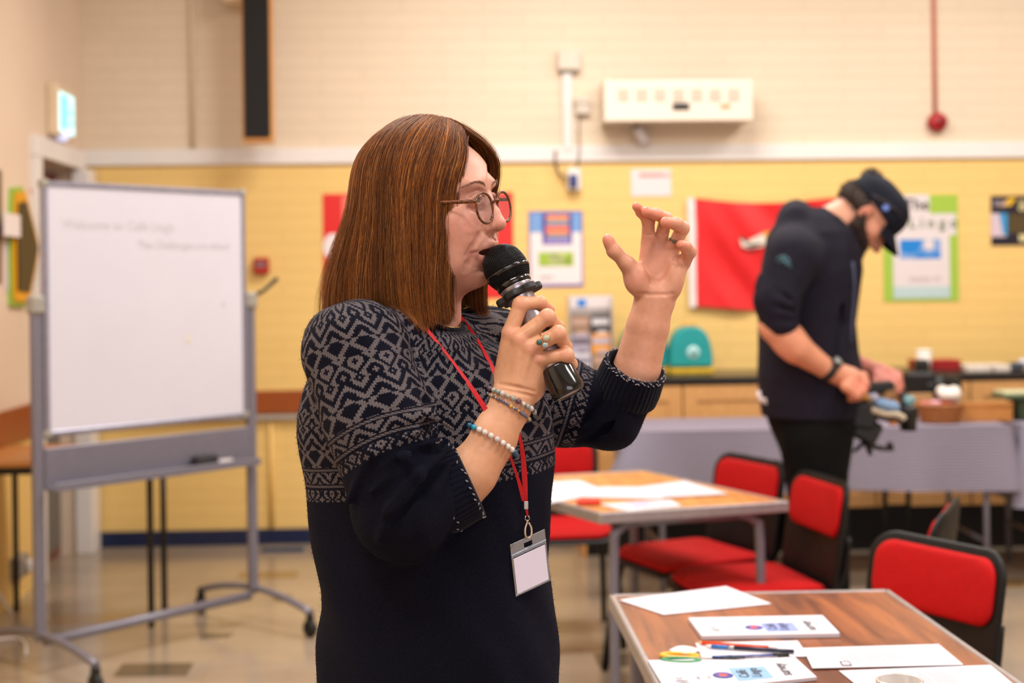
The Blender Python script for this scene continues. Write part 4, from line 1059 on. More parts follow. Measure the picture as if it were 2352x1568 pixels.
sheet([(1844, 1489), (2156, 1480), (2213, 1527), (1866, 1535)], zt + 0.0016, 'printed white sheet right of the pencils', mats=[M_paper, M_inkp, M_inkd], content=printed)
sheet([(1927, 1541), (2275, 1528), (2350, 1590), (2000, 1600)], zt, 'printed white sheet under the mug at the bottom right', mats=[M_paper, M_inkp, M_inkd], content=printed)
# round badge / folded circle
c = on_z(1573, 1500, zt)
t = empty('sticker_roll', c, 'white round card curled up beside the scissors', 'card')
q = MB(); q.add([c + np.array((0.030 * (k / 12 - 0.5) * 2, 0.030 * math.sin(PI * k / 12) * s_, 0.003 + 0.004 * abs(s_))) for s_ in (-1, 1) for k in range(13)], [(k, k + 1, 13 + k + 1, 13 + k) for k in range(12)], True)
q.build('card', M_paper, t); t.location = Vector(c)
# pencils and pens
def stick(name, p0, p1, r_, z, segs, label, cat='pencil'):
    a = on_z(p0[0], p0[1], z); b = on_z(p1[0], p1[1], z); d = b - a
    t = empty(name, (a + b) / 2, label, cat)
    for (s0, s1, ra, rb, m, nm) in segs:
        MB().tube([a + d * s0, a + d * s1], [ra * r_, rb * r_], 8).build(nm, m, t)
M_stl = mat('steel', (180, 178, 180), 0.3, metal=0.9)
zz = zt + 0.006
stick('pencil', (1612, 1476), (1800, 1489), 0.0038, zz, [(0, 0.82, 1, 1, mat('orange red lacquer', (236, 70, 30), 0.35), 'barrel'), (0.82, 0.92, 1, 1, mat('white eraser', (226, 214, 210), 0.5), 'eraser'), (-0.06, 0, 0.2, 1, mat('pencil wood', (214, 170, 120), 0.5), 'tip')], 'orange red pencil, uppermost of the row on the white sheet')
stick('pencil', (1634, 1484), (1830, 1496), 0.0038, zz + 0.0, [(0.0, 0.20, 1, 1, mat('bright blue lacquer', (20, 110, 180), 0.35), 'barrel'), (0.20, 0.27, 1, 1, M_stl, 'ferrule'), (0.27, 0.97, 1, 1, mat('navy lacquer', (18, 20, 50), 0.35), 'grip'), (-0.07, 0, 0.6, 1, mat('white eraser', (226, 214, 210), 0.5), 'eraser')], 'two tone blue and navy pencil below the orange one')
stick('ballpoint_pen', (1636, 1511), (1815, 1503), 0.0045, zz, [(0, 0.25, 1, 1, mat('ink blue plastic', (20, 62, 120), 0.3), 'cap'), (0.25, 0.78, 0.85, 0.85, mat('clear blue barrel', (80, 90, 150), 0.3), 'barrel'), (0.78, 0.98, 1, 0.9, M_rub, 'grip')], 'blue capped ballpoint pen beside the scissors', 'pen')
stick('ballpoint_pen', (1652, 1514), (1820, 1509), 0.0042, zz - 0.001, [(0, 0.35, 1, 1, M_rub, 'cap'), (0.35, 0.8, 0.85, 0.85, mat('smoky barrel', (120, 112, 122), 0.3), 'barrel'), (0.8, 1.0, 1, 0.3, M_rub, 'nib')], 'black and clear ballpoint pen nearest the lower booklet', 'pen')
# scissors
a = on_z(1560, 1512, zt + 0.004); ux = on_z(1620, 1514, zt + 0.004) - a; ux /= np.linalg.norm(ux); uy = np.cross((0, 0, 1.0), ux)
t = empty('scissors', a, 'child safety scissors with yellow and green handles beside the lower booklet', 'scissors')
def loop_(cx, cy, rx, ry, m, nm):
    q = MB(); q.tube([a + ux * (cx + rx * math.cos(k)) + uy * (cy + ry * math.sin(k)) for k in np.linspace(0, 2 * PI, 25)], 0.0048, 8, cap=False); q.build(nm, m, t)
loop_(0.0, 0.018, 0.034, 0.014, mat('yellow plastic', (236, 172, 14), 0.35), 'handle')
loop_(0.004, -0.016, 0.034, 0.014, mat('green plastic', (20, 128, 70), 0.35), 'handle')
q = MB(); q.prism([a + ux * 0.03 + uy * 0.008, a + ux * 0.06 + uy * 0.006, a + ux * 0.135 + uy * 0.0, a + ux * 0.06 - uy * 0.006, a + ux * 0.03 - uy * 0.008], (0, 0, 0.002)); q.build('blades', M_stl, t)
# mug at the bottom edge
c = on_z(2066, 1640, ZT1 + 0.003)
zr = 0.095
c = on_z(2066, 1566, ZT1 + zr)
t = empty('mug', (c[0], c[1], ZT1 + 0.003), 'white china mug at the bottom right edge, only its rim in view', 'mug')
rm = 50 / FPX * 2.28
MB().lathe([(0, 0), (rm * 0.85, 0), (rm, 0.008), (rm, zr), (rm - 0.002, zr + 0.002), (rm - 0.004, zr), (rm - 0.005, 0.012), (0, 0.008)], (c[0], c[1], ZT1 + 0.003), n=40).build('mug_body', mat('mug glaze', (196, 188, 182), 0.15, coat=0.5), t)
MB().tube(smooth_path([(c[0] + rm - 0.002, c[1], ZT1 + 0.08), (c[0] + rm + 0.03, c[1], ZT1 + 0.075), (c[0] + rm + 0.032, c[1], ZT1 + 0.035), (c[0] + rm - 0.002, c[1], ZT1 + 0.025)], 5), 0.005, 8).build('handle', mat('mug glaze', (196, 188, 182), 0.15), t)
# papers on the middle table
z2 = ZT2 + 0.0012
sheet([(1240, 1108), (1330, 1103), (1400, 1130), (1262, 1156)], z2, 'white sheet on the middle table closest to the woman')
sheet([(1290, 1140), (1380, 1118), (1560, 1118), (1520, 1146)], z2 + 0.0013, 'wide overlapping white sheet at the centre of the middle table')
def faint(q, P, z):
    q.mat(1); pq(q, P, 0.3, 0.2, 0.62, 0.6, z + 0.0004); q.mat(2)
    for k in range(5): pq(q, P, 0.1 + 0.15 * k, 0.68, 0.18 + 0.15 * k, 0.74, z + 0.0006)
sheet([(1440, 1122), (1572, 1104), (1672, 1134), (1520, 1142)], z2 + 0.0026, 'white sheet with a pale blue print on the middle table', mats=[M_paper, mat('faint blue print', (206, 212, 236), 0.5), M_inkp], content=faint)
sheet([(1378, 1158), (1540, 1148), (1566, 1162), (1440, 1174)], z2, 'white sheet with blue lines at the near edge of the middle table', mats=[M_paper, mat('violet print', (176, 170, 216), 0.5), M_inkp], content=faint)
c = on_z(1352, 1158, z2); t = empty('pencil_case', c, 'small red pencil case on the middle table', 'pencil case')
MB().box(c + np.array((0, 0, 0.008)), (0.075, 0.035, 0.014), bev=0.006).build('case', mat('red plastic case', (210, 44, 24), 0.4), t)
# ------------------------------------------------------------------ implicit surface modeller (numpy)
class Field:
    def __init__(s, lo, hi, h):
        s.h = h; s.lo = np.array(lo, float); n = np.ceil((np.array(hi, float) - s.lo) / h).astype(int) + 1
        s.n = n; s.D = np.full(n, 500.0, np.float32)
        s.ax = [(s.lo[i] + h * np.arange(n[i])).astype(np.float32) for i in range(3)]
    def _reg(s, lo, hi, m):
        sl = []
        for i in range(3):
            a = max(0, int(math.floor((lo[i] - m - s.lo[i]) / s.h))); b = min(s.n[i], int(math.ceil((hi[i] + m - s.lo[i]) / s.h)) + 1)
            if b <= a: return None
            sl.append(slice(a, b))
        return tuple(sl)
    def _xyz(s, sl):
        return s.ax[0][sl[0]][:, None, None], s.ax[1][sl[1]][None, :, None], s.ax[2][sl[2]][None, None, :]
    def _put(s, sl, d, k, sub):
        A = s.D[sl]
        if sub:
            d = -d
            if k > 0:
                h = np.maximum(k - np.abs(A - d), 0) / k; s.D[sl] = np.maximum(A, d) + h * h * k * 0.25
            else: s.D[sl] = np.maximum(A, d)
        else:
            if k > 0:
                h = np.maximum(k - np.abs(A - d), 0) / k; s.D[sl] = np.minimum(A, d) - h * h * k * 0.25
            else: s.D[sl] = np.minimum(A, d)
    def cone(s, p, q, r1, r2=None, k=6, sub=False):
        p = np.array(p, float); q = np.array(q, float); r2 = r1 if r2 is None else r2
        r = max(r1, r2); lo = np.minimum(p, q) - r; hi = np.maximum(p, q) + r
        sl = s._reg(lo, hi, k + 2.5 * s.h)
        if sl is None: return s
        X, Y, Z = s._xyz(sl); d = q - p; L2 = d.dot(d) + 1e-9
        x, y, z = X - p[0], Y - p[1], Z - p[2]
        t = np.clip((x * d[0] + y * d[1] + z * d[2]) / L2, 0, 1)
        dist = np.sqrt((x - t * d[0]) ** 2 + (y - t * d[1]) ** 2 + (z - t * d[2]) ** 2) - (r1 + (r2 - r1) * t)
        s._put(sl, dist, k, sub); return s
    def chain(s, pts, rs, k=6, sub=False):
        for i in range(len(pts) - 1): s.cone(pts[i], pts[i + 1], rs[i], rs[i + 1], k, sub)
        return s
    def ell(s, c, r, A=None, k=8, sub=False):
        """ellipsoid, rows of A are its axes"""
        c = np.array(c, float); r = np.array((r, r, r) if np.isscalar(r) else r, float); A = np.eye(3) if A is None else np.array(A, float)
        ext = np.sqrt(((A * r[:, None]) ** 2).sum(0))
        sl = s._reg(c - ext, c + ext, k + 2.5 * s.h)
        if sl is None: return s
        X, Y, Z = s._xyz(sl); x, y, z = X - c[0], Y - c[1], Z - c[2]
        q = [(x * A[i][0] + y * A[i][1] + z * A[i][2]) for i in range(3)]
        k0 = np.sqrt((q[0] / r[0]) ** 2 + (q[1] / r[1]) ** 2 + (q[2] / r[2]) ** 2)
        k1 = np.sqrt((q[0] / r[0] ** 2) ** 2 + (q[1] / r[1] ** 2) ** 2 + (q[2] / r[2] ** 2) ** 2) + 1e-6
        s._put(sl, k0 * (k0 - 1) / k1, k, sub); return s
    def stack(s, rows, k=10, expo=2.2):
        """rows: (z, cx, cy, ax, ay) sorted by z ascending; elliptical slices"""
        R = np.array(rows, float); z0, z1 = R[0, 0], R[-1, 0]
        lo = np.array([(R[:, 1] - R[:, 3]).min(), (R[:, 2] - R[:, 4]).min(), z0]); hi = np.array([(R[:, 1] + R[:, 3]).max(), (R[:, 2] + R[:, 4]).max(), z1])
        sl = s._reg(lo, hi, k + 2.5 * s.h)
        X, Y, Z = s._xyz(sl); zz = s.ax[2][sl[2]]
        g = [np.interp(zz, R[:, 0], R[:, i])[None, None, :] for i in (1, 2, 3, 4)]
        f = (np.abs((X - g[0]) / g[2]) ** expo + np.abs((Y - g[1]) / g[3]) ** expo) ** (1 / expo)
        d = (f - 1) * np.minimum(g[2], g[3])
        d = np.maximum(d, np.maximum(Z - z1, z0 - Z))
        s._put(sl, d, k, False); return s
    def plane(s, c, n, k=0):
        """cut away the side the normal points to"""
        n = np.array(n, float); n /= np.linalg.norm(n); X, Y, Z = s._xyz((slice(None),) * 3)
        d = (X - c[0]) * n[0] + (Y - c[1]) * n[1] + (Z - c[2]) * n[2]
        s._put((slice(None),) * 3, -d, k, True); return s
    def hit(s, P, n, reach=60):
        """first surface point met coming from outside P+n*reach along -n"""
        P = np.array(P, float); n = np.array(n, float); n /= np.linalg.norm(n)
        ts = np.arange(reach, -reach, -s.h * 0.5); Q = P + ts[:, None] * n
        I = np.clip(((Q - s.lo) / s.h + 0.5).astype(int), 0, np.array(s.n) - 1); d = s.D[I[:, 0], I[:, 1], I[:, 2]]
        k = np.argmax(d < 0)
        return (Q[k] if d[k] < 0 else P), n
    def crease(s, pts, dirs, depth, width, k=5, add=False):
        C = []
        for i, (p, n) in enumerate(zip(pts, dirs)):
            q, m = s.hit(p, n); e = 0.35 if i in (0, len(pts) - 1) else 1.0
            C.append(q + m * (width - depth * e) if not add else q - m * (width - depth * e))
        return s.chain(C, [width] * len(C), k, not add)
    def mesh(s):
        """surface nets: returns verts (n,3), quads (m,4)"""
        D = s.D; n = s.n; S = D < 0
        c = S[:-1, :-1, :-1].astype(np.int8)
        cnt = np.zeros(n - 1, np.int8)
        for i in (0, 1):
            for j in (0, 1):
                for k in (0, 1): cnt += S[i:n[0] - 1 + i, j:n[1] - 1 + j, k:n[2] - 1 + k]
        act = (cnt > 0) & (cnt < 8)
        I = np.argwhere(act); idx = np.full(n - 1, -1, np.int32); idx[act] = np.arange(len(I))
        val = {}
        for i in (0, 1):
            for j in (0, 1):
                for k in (0, 1): val[(i, j, k)] = D[I[:, 0] + i, I[:, 1] + j, I[:, 2] + k]
        acc = np.zeros((len(I), 3)); w = np.zeros(len(I))
        for a in range(3):
            o = [x for x in range(3) if x != a]
            for p in (0, 1):
                for q in (0, 1):
                    c0 = [0, 0, 0]; c0[o[0]] = p; c0[o[1]] = q; c1 = list(c0); c1[a] = 1
                    v0, v1 = val[tuple(c0)], val[tuple(c1)]; m = (v0 < 0) != (v1 < 0)
                    t = np.where(m, v0 / np.where(m, v0 - v1, 1), 0)
                    pos = np.zeros((len(I), 3)); pos[:] = c0; pos[:, a] = t
                    acc += pos * m[:, None]; w += m
        V = (I + acc / w[:, None]) * s.h + s.lo
        F = []
        for a in range(3):
            o = [x for x in range(3) if x != a]; 
            sl0 = [slice(1, -1)] * 3; sl0[a] = slice(0, -1); sl1 = list(sl0); sl1[a] = slice(1, None)
            A, B = S[tuple(sl0)], S[tuple(sl1)]; E = np.argwhere(A != B); flip = A[tuple(E.T)]
            base = E.copy()
            for x in o: base[:, x] += 1
            def cell(dp, dq):
                c_ = base.copy(); c_[:, o[0]] += dp; c_[:, o[1]] += dq; return idx[tuple(c_.T)]
            q = np.stack([cell(-1, -1), cell(0, -1), cell(0, 0), cell(-1, 0)], 1)
            if a == 1: flip = ~flip
            q[~flip] = q[~flip][:, ::-1]; F.append(q)
        F = np.concatenate(F); F = F[(F >= 0).all(1)]
        return V, F

def smooth(V, F, it=2, lam=0.5):
    n = len(V)
    for _ in range(it):
        acc = np.zeros_like(V); w = np.zeros(n)
        for a, b in ((0, 1), (1, 2), (2, 3), (3, 0)):
            for p, q in ((a, b), (b, a)):
                for c in range(3): acc[:, c] += np.bincount(F[:, p], V[F[:, q], c], n)
                w += np.bincount(F[:, p], minlength=n)
        V = V + lam * (acc / np.maximum(w, 1)[:, None] - V)
    return V
def join(parts):
    V = []; F = []; n = 0
    for v, f in parts: V.append(v); F.append(f + n); n += len(v)
    return np.concatenate(V), np.concatenate(F)

class Frame:
    """camera aligned modelling frame whose unit is one picture pixel at distance Y0"""
    def __init__(s, Y0):
        s.Y0 = Y0; s.s = Y0 / FPX; s.o = CAM + Y0 * FW; s.M = np.stack([RC, FW, UC])
    def p(s, px, py, d=0.0):
        m = 1 + d / FPX; return np.array(((px - PX0) * m, d, (PY0 - py) * m))
    def w(s, V): return s.o + s.s * (np.asarray(V, float) @ s.M)
    def loc(s, P): return ((np.asarray(P, float) - s.o) @ s.M.T) / s.s

def npmesh(name, V, F, mats, parent=None, org=None, col=None, uv=None, smoothf=True, mi=None, **kw):
    """V in world coordinates"""
    me = bpy.data.meshes.new(name); F = np.asarray(F); V = np.asarray(V, float)
    o0 = np.array(wloc(parent)) if parent is not None else (np.array(org, float) if org is not None else np.array((V[:, 0].mean(), V[:, 1].mean(), V[:, 2].min())))
    me.vertices.add(len(V)); me.vertices.foreach_set('co', (V - o0).astype(np.float32).ravel())
    k = F.shape[1]; me.loops.add(F.size); me.loops.foreach_set('vertex_index', F.astype(np.int32).ravel())
    me.polygons.add(len(F)); me.polygons.foreach_set('loop_start', np.arange(0, F.size, k, dtype=np.int32)); me.polygons.foreach_set('loop_total', np.full(len(F), k, np.int32))
    if not isinstance(mats, (list, tuple)): mats = [mats]
    for m in mats: me.materials.append(m)
    me.polygons.foreach_set('use_smooth', np.full(len(F), smoothf))
    if mi is not None: me.polygons.foreach_set('material_index', np.asarray(mi, np.int32))
    if uv is not None:
        l = me.uv_layers.new(name='UVMap'); l.data.foreach_set('uv', np.asarray(uv, np.float32).ravel())
    if col is not None:
        a = me.color_attributes.new('tint', 'FLOAT_COLOR', 'POINT')
        a.data.foreach_set('color', np.concatenate([col, np.ones((len(V), 1))], 1).astype(np.float32).ravel())
    me.update(calc_edges=True)
    o = bpy.data.objects.new(name, me); COL.objects.link(o)
    if parent is not None: o.parent = parent
    else: o.location = Vector(o0)
    return tag(o, kw.get('label'), kw.get('cat'), kw.get('group'))
def LN(c): return np.array(lin(c))
def blob(col, V, c, r, tint, amt=1.0):
    w_ = np.exp(-(((V - np.array(c)) / np.array(r)) ** 2).sum(1))[:, None] * amt
    return col * (1 - w_) + LN(tint) * w_
# ------------------------------------------------------------------ the woman with the microphone
WF = Frame(2.05); wp2 = WF.p
M_skin = mat('skin', (222, 160, 132), 0.48, nscale=120, nvar=0.05, bump=0.12, bscale=900, sss=0.12, attr='tint', bdist=0.0006)
SKIN = (208, 148, 126)
th = math.radians(27)
HF = np.array((math.cos(th), -math.sin(th), 0.02)); HF /= np.linalg.norm(HF)
HR = np.array((-math.sin(th), -math.cos(th), -0.08)); HR -= HF * HR.dot(HF); HR /= np.linalg.norm(HR)
HU = np.cross(HR, HF); HU = HU if HU[2] > 0 else -HU
HA = np.stack([HF, HR, HU]); HC = wp2(989, 470, 0)
def hp(f, r, u): return HC + f * HF + r * HR + u * HU

def head():
    lo = np.array((-240 - 0, -170, -340)) + np.array((HC[0] + 40, 0, HC[2])); 
    fl = Field((HC[0] - 190, -200, HC[2] - 420), (HC[0] + 215, 180, HC[2] + 205), 1.9)
    E = lambda c, r, k=20, sub=False: fl.ell(hp(*c), r, HA, k, sub)
    K = lambda p, q, r1, r2, k=12, sub=False: fl.cone(hp(*p), hp(*q), r1, r2, k, sub)
    fl.ell(hp(-22, 0, 40), (152, 116, 140), HA, 0)
    E((55, 0, -45), (92, 92, 140), 40)                 # face mass
    E((80, 0, 58), (54, 84, 54), 40)                   # forehead
    E((60, 0, -125), (74, 80, 62), 40)                 # jaw
    E((104, 0, -158), (34, 40, 32), 30)                # chin
    E((118, 0, -162), (22, 24, 20), 16)
    K((-5, 0, -120), (-25, 0, -330), 68, 74, 40)       # neck
    E((20, 0, -165), (70, 62, 34), 40)                 # under the chin
    for s_ in (-1, 1):
        E((82, s_ * 62, -38), (46, 34, 32), 30)        # cheekbone
        E((94, s_ * 50, -78), (42, 36, 40), 30)        # cheek
        E((56, s_ * 66, -128), (52, 26, 42), 30)       # jowl
        E((122, s_ * 34, 42), (26, 36, 15), 22)        # brow ridge
        E((150, s_ * 37, 6), (24, 28, 17), 16, True)   # eye socket
    E((122, 0, 44), (22, 34, 20), 24)
    E((115, 0, -92), (42, 46, 36), 24)                 # muzzle
    # nose
    fl.chain([hp(138, 0, 28), hp(147, 0, 4), hp(161, 0, -26), hp(171, 0, -49)], [12, 12, 13, 15], 14)
    E((172, 0, -51), (17, 17, 15), 10)
    E((146, 0, -44), (28, 22, 22), 16)
    for s_ in (-1, 1):
        E((153, s_ * 19, -55), (17, 11, 12), 8)
        E((166, s_ * 9, -68), (8, 4.5, 5), 4, True)
    # eyelids over the eyeballs
    for s_ in (-1, 1):
        c = (126, s_ * 35, 8)
        E(c, (24, 25, 21), 7)
        K((143, s_ * 13, 0), (148, s_ * 35, 15), 2.2, 2.6, 4); K((148, s_ * 35, 15), (134, s_ * 58, 7), 2.6, 2.2, 4)   # upper lid edge
        E((148, s_ * 36, 5), (17, 17.5, 6.0), 2.5, True)
        def CR(P, dep, wd, k=6, add=False):
            fl.crease([hp(*p) for p in P], [HF * (p[0] - 15) + HR * p[1] for p in P], dep, wd, k, add)
        CR([(146, s_ * 14, 20), (148, s_ * 36, 27), (136, s_ * 60, 17)], 2.2, 3.0, 5)
        CR([(146, s_ * 18, -12), (145, s_ * 38, -18), (132, s_ * 58, -12)], 1.6, 3.5, 6)
        CR([(150, s_ * 28, -54), (142, s_ * 42, -74), (128, s_ * 56, -98), (116, s_ * 62, -116)], 2.0, 5, 8)
        CR([(126, s_ * 52, -114), (114, s_ * 56, -136), (104, s_ * 54, -152)], 1.1, 5, 9)
        CR([(150, s_ * 24, -42), (148, s_ * 31, -54), (148, s_ * 28, -66)], 2.0, 3, 4)
        for dz in (0, -7, 7): CR([(118, s_ * 66, 4 + dz * .6), (100, s_ * 80, 2 + dz * 1.6)], 0.8, 1.6, 3)
        # ear
        E((-12, s_ * 112, -12), (20, 8, 34), 8)
    # lips
    up = [(124, 50, -108), (144, 26, -99), (155, 8, -93), (156, 0, -95), (155, -8, -93), (144, -26, -99), (124, -50, -108)]
    fl.chain([hp(*p) for p in up], [4, 7.5, 8.5, 8, 8.5, 7.5, 4], 7)
    dn = [(124, 48, -112), (139, 26, -126), (147, 0, -131), (139, -26, -126), (124, -48, -112)]
    fl.chain([hp(*p) for p in dn], [4, 7.5, 9, 7.5, 4], 7)
    E((136, 0, -112), (40, 40, 9.0), 3, True)
    fl.crease([hp(130, 40, -110), hp(122, 54, -112)], [HF * 100 + HR * 40, HF * 100 + HR * 60], 2.5, 2.5, 3)
    fl.chain([hp(150, 0, -72), hp(158, 0, -86)], [3, 3.5], 7, True)   # philtrum
    E((140, 0, -150), (12, 30, 5), 14, True)
    # forehead creases
    # neck creases and tendon
    fl.cone(hp(40, 60, -190), hp(40, 20, -300), 12, 10, 20)
    V, F = fl.mesh(); V = smooth(V, F, 1, 0.4)
    q = (V - HC) @ HA.T
    col = np.tile(LN(SKIN), (len(V), 1))
    for s_ in (-1, 1):
        col = blob(col, q, (110, s_ * 66, -55), (40, 34, 34), (214, 136, 118), 0.55)
        col = blob(col, q, (140, s_ * 36, -14), (18, 26, 8), (196, 140, 128), 0.4)
        col = blob(col, q, (138, s_ * 34, 24), (26, 26, 10), (200, 148, 138), 0.35)
    col = blob(col, q, (180, 0, -48), (22, 24, 20), (216, 132, 112), 0.5)
    col = blob(col, q, (120, 0, 90), (60, 70, 50), (232, 182, 158), 0.5)
    def seg(P, r, tint, amt):
        nonlocal col
        P = [np.array(p, float) for p in P]; best = np.full(len(q), 1e9)
        for a, b in zip(P[:-1], P[1:]):
            d = b - a; t = np.clip(((q - a) @ d) / d.dot(d), 0, 1); best = np.minimum(best, np.linalg.norm(q - a - t[:, None] * d, axis=1))
        w_ = (np.clip(1.35 - best / r, 0, 1) * amt)[:, None]; col = col * (1 - w_) + LN(tint) * w_
    seg(up, 8.5, (186, 98, 96), 0.85); seg(dn, 9.5, (196, 106, 102), 0.85)
    w_ = (np.exp(-(((q - np.array((118, 0, -112))) / np.array((24, 34, 12))) ** 2).sum(1)) * (q[:, 0] < 139))[:, None]
    col = col * (1 - w_) + LN((70, 20, 20)) * w_
    for s_ in (-1, 1):
        best = np.linalg.norm((q - np.array((172, s_ * 9, -61))) / np.array((1, .8, 1)), axis=1)
        w_ = np.clip(1.3 - best / 6, 0, 1)[:, None]; col = col * (1 - w_) + LN((90, 40, 36)) * w_
    return V, F, col

# --- right (near) arm: forearm and hand round the microphone
MIC0, MIC1 = wp2(1160, 612, -92), wp2(1306, 900, -158)
MAX_ = (MIC1 - MIC0) / np.linalg.norm(MIC1 - MIC0)
def mic_at(py, rad=0.0, ang=0.0):
    """point on the mic axis at picture height py"""
    t = (py - 612) / (900 - 612.0); return MIC0 + (MIC1 - MIC0) * t
def near_arm():
    lo = wp2(960, 1240, -260); hi = wp2(1345, 660, -20)
    fl = Field((lo[0] - 20, -265, lo[2] - 10), (hi[0] + 20, -10, hi[2] + 25), 1.9)
    W = wp2
    fl.chain([W(1042, 1128, -186), W(1075, 1080, -175), W(1124, 1000, -158), W(1164, 930, -144), W(1184, 892, -138)], [62, 65, 62, 54, 50], 10)
    # metacarpals
    fl.cone(W(1166, 872, -138), W(1172, 768, -150), 33, 19, 16)
    fl.cone(W(1184, 880, -146), W(1192, 782, -168), 34, 19, 14)
    fl.cone(W(1202, 886, -146), W(1216, 800, -170), 34, 18, 14)
    fl.cone(W(1214, 888, -138), W(1236, 824, -158), 32, 18, 14)
    fl.cone(W(1222, 892, -130), W(1252, 850, -140), 26, 18, 16)
    # knuckle bumps
    for (x, y, d, r) in ((1173, 764, -158, 14), (1194, 778, -176, 14), (1219, 797, -178, 13), (1238, 822, -168, 12)): fl.ell(W(x, y, d), r, None, 12)
    # fingers
    fg = [
        ([(1172, 764, -152), (1196, 698, -150), (1240, 694, -132), (1262, 712, -104)], [18.5, 16, 13.5, 12]),
        ([(1193, 778, -170), (1257, 728, -172), (1281, 752, -132), (1266, 776, -98)], [18.5, 16.5, 14.5, 12]),
        ([(1217, 798, -172), (1282, 766, -176), (1299, 798, -138), (1280, 816, -104)], [18, 16.5, 14, 12]),
        ([(1237, 824, -160), (1300, 815, -166), (1312, 836, -136), (1292, 852, -108)], [17, 15.5, 13, 11]),
    ]
    for P, R in fg:
        pts = [W(*p) for p in P]
        fl.chain(pts, R, 5)
        fl.ell(pts[1], R[1] + 1.5, None, 6); fl.ell(pts[2], R[2] + 0.6, None, 5)
    # thumb on the far side
    fl.chain([W(1176, 850, -100), W(1180, 800, -64), W(1212, 752, -48), W(1238, 716, -50)], [30, 24, 18, 14], 12)
    fl.cone(W(1178, 850, -110), W(1190, 790, -90), 30, 26, 16)
    # clefts between the fingers
    for a, b in (((1196, 755, -186), (1226, 738, -190)), ((1222, 778, -192), (1252, 762, -196)), ((1242, 806, -184), (1276, 796, -190))):
        fl.cone(W(*a), W(*b), 2.5, 3.5, 9, True)
    # wrist and hand creases, tendons
    fl.cone(W(1192, 792, -182), W(1180, 880, -178), 4, 5, 12); fl.cone(W(1216, 808, -184), W(1194, 884, -180), 3.5, 4, 12)
    for y0 in (893, 905): fl.crease([W(x, y0 + (x - 1190) * .22, -150) for x in (1146, 1170, 1190, 1210, 1230)], [(0, -1, 0.15)] * 5, 0.9, 3, 5)
    V, F = fl.mesh(); V = smooth(V, F, 1, 0.4)
    col = np.tile(LN((218, 160, 122)), (len(V), 1))
    for (x, y, d) in ((1173, 764, -170), (1194, 778, -188), (1219, 797, -190), (1238, 822, -182), (1197, 696, -160), (1258, 726, -185), (1284, 764, -188), (1302, 814, -178)):
        col = blob(col, V, W(x, y, d), (15, 18, 15), (226, 150, 126), 0.5)
    for P, R in fg: col = blob(col, V, W(*P[3]), (26, 40, 26), (226, 140, 124), 0.6)
    return V, F, col

def far_arm():
    W = wp2
    lo = W(1360, 960, 60)
    fl = Field((lo[0] - 20, -30, lo[2] - 20), (W(1620, 440, 100)[0] + 10, 190, W(1400, 445, 100)[2] + 10), 2.0)
    fl.chain([W(1425, 930, 118), W(1462, 850, 108), W(1488, 750, 98), W(1505, 680, 92)], [60, 56, 50, 45.5], 8)
    fl.ell(W(1505, 690, 92), (47, 32, 40), None, 10)
    # palm
    for (a, ra, b, rb) in (((1486, 660, 88), 27, (1489, 556, 92), 17), ((1502, 664, 92), 28, (1516, 558, 98), 17), ((1520, 664, 92), 28, (1544, 572, 96), 17), ((1536, 660, 88), 24, (1570, 602, 90), 16)):
        fl.cone(W(*a), W(*b), ra, rb, 16)
    fl.ell(W(1462, 640, 66), (30, 24, 38), None, 18)      # thumb mound
    fl.ell(W(1548, 640, 74), (22, 20, 40), None, 18)      # heel of the hand
    fl.ell(W(1506, 606, 66), (26, 12, 34), None, 16, True)
    fg = [
        ([(1489, 558, 92), (1489, 506, 78), (1473, 487, 56), (1462, 474, 38)], [17, 14.5, 12.5, 10.5]),
        ([(1516, 558, 98), (1529, 502, 82), (1508, 492, 50), (1484, 486, 28)], [17, 15, 14, 12]),
        ([(1545, 572, 96), (1567, 524, 80), (1554, 514, 46), (1528, 510, 24)], [16.5, 16, 15, 12.5]),
        ([(1571, 604, 90), (1583, 578, 66), (1574, 566, 38), (1564, 562, 20)], [16, 15.5, 14, 11]),
    ]
    for P, R in fg:
        pts = [W(*p) for p in P]; fl.chain(pts, R, 4); fl.ell(pts[1], R[1] + 1.2, None, 5); fl.ell(pts[2], R[2] + 0.5, None, 4)
    fl.chain([W(1470, 652, 78), W(1440, 606, 56), W(1410, 576, 44), W(1396, 549, 40)], [27, 17.5, 15, 12.5], 12)
    fl.ell(W(1398, 556, 38), (12, 12, 15), None, 6)
    # palm creases
    fl.chain([W(1478, 590, 62), W(1492, 620, 52), W(1496, 652, 52)], [1.4, 1.8, 1.4], 7, True)
    fl.chain([W(1490, 584, 66), W(1520, 596, 66), W(1548, 604, 66)], [1.2, 1.4, 1.2], 6, True)
    fl.crease([W(x, 676, 60) for x in (1462, 1485, 1506, 1528, 1545)], [(0, -1, 0)] * 5, 0.7, 3, 6)
    for P, R in fg:
        a = W(*P[0]); b = W(*P[1]); c = b * 0.35 + a * 0.65; n_ = np.array((0, -R[0], 0)); fl.cone(c + n_ + (-9, 2, 0), c + n_ + (9, 2, 0), 1.0, 1.0, 4, True)
    V, F = fl.mesh(); V = smooth(V, F, 1, 0.4)
    col = np.tile(LN((214, 154, 124)), (len(V), 1))
    for P, R in fg: col = blob(col, V, W(*P[3]), (22, 30, 22), (230, 134, 108), 0.7); col = blob(col, V, W(*P[0]), (24, 24, 24), (208, 134, 112), 0.4)
    col = blob(col, V, W(1396, 552, 40), (22, 30, 22), (226, 134, 108), 0.7)
    col = blob(col, V, W(1506, 610, 60), (40, 40, 50), (206, 134, 112), 0.5); col = blob(col, V, W(1462, 640, 50), (26, 30, 30), (226, 150, 126), 0.5)
    return V, F, col

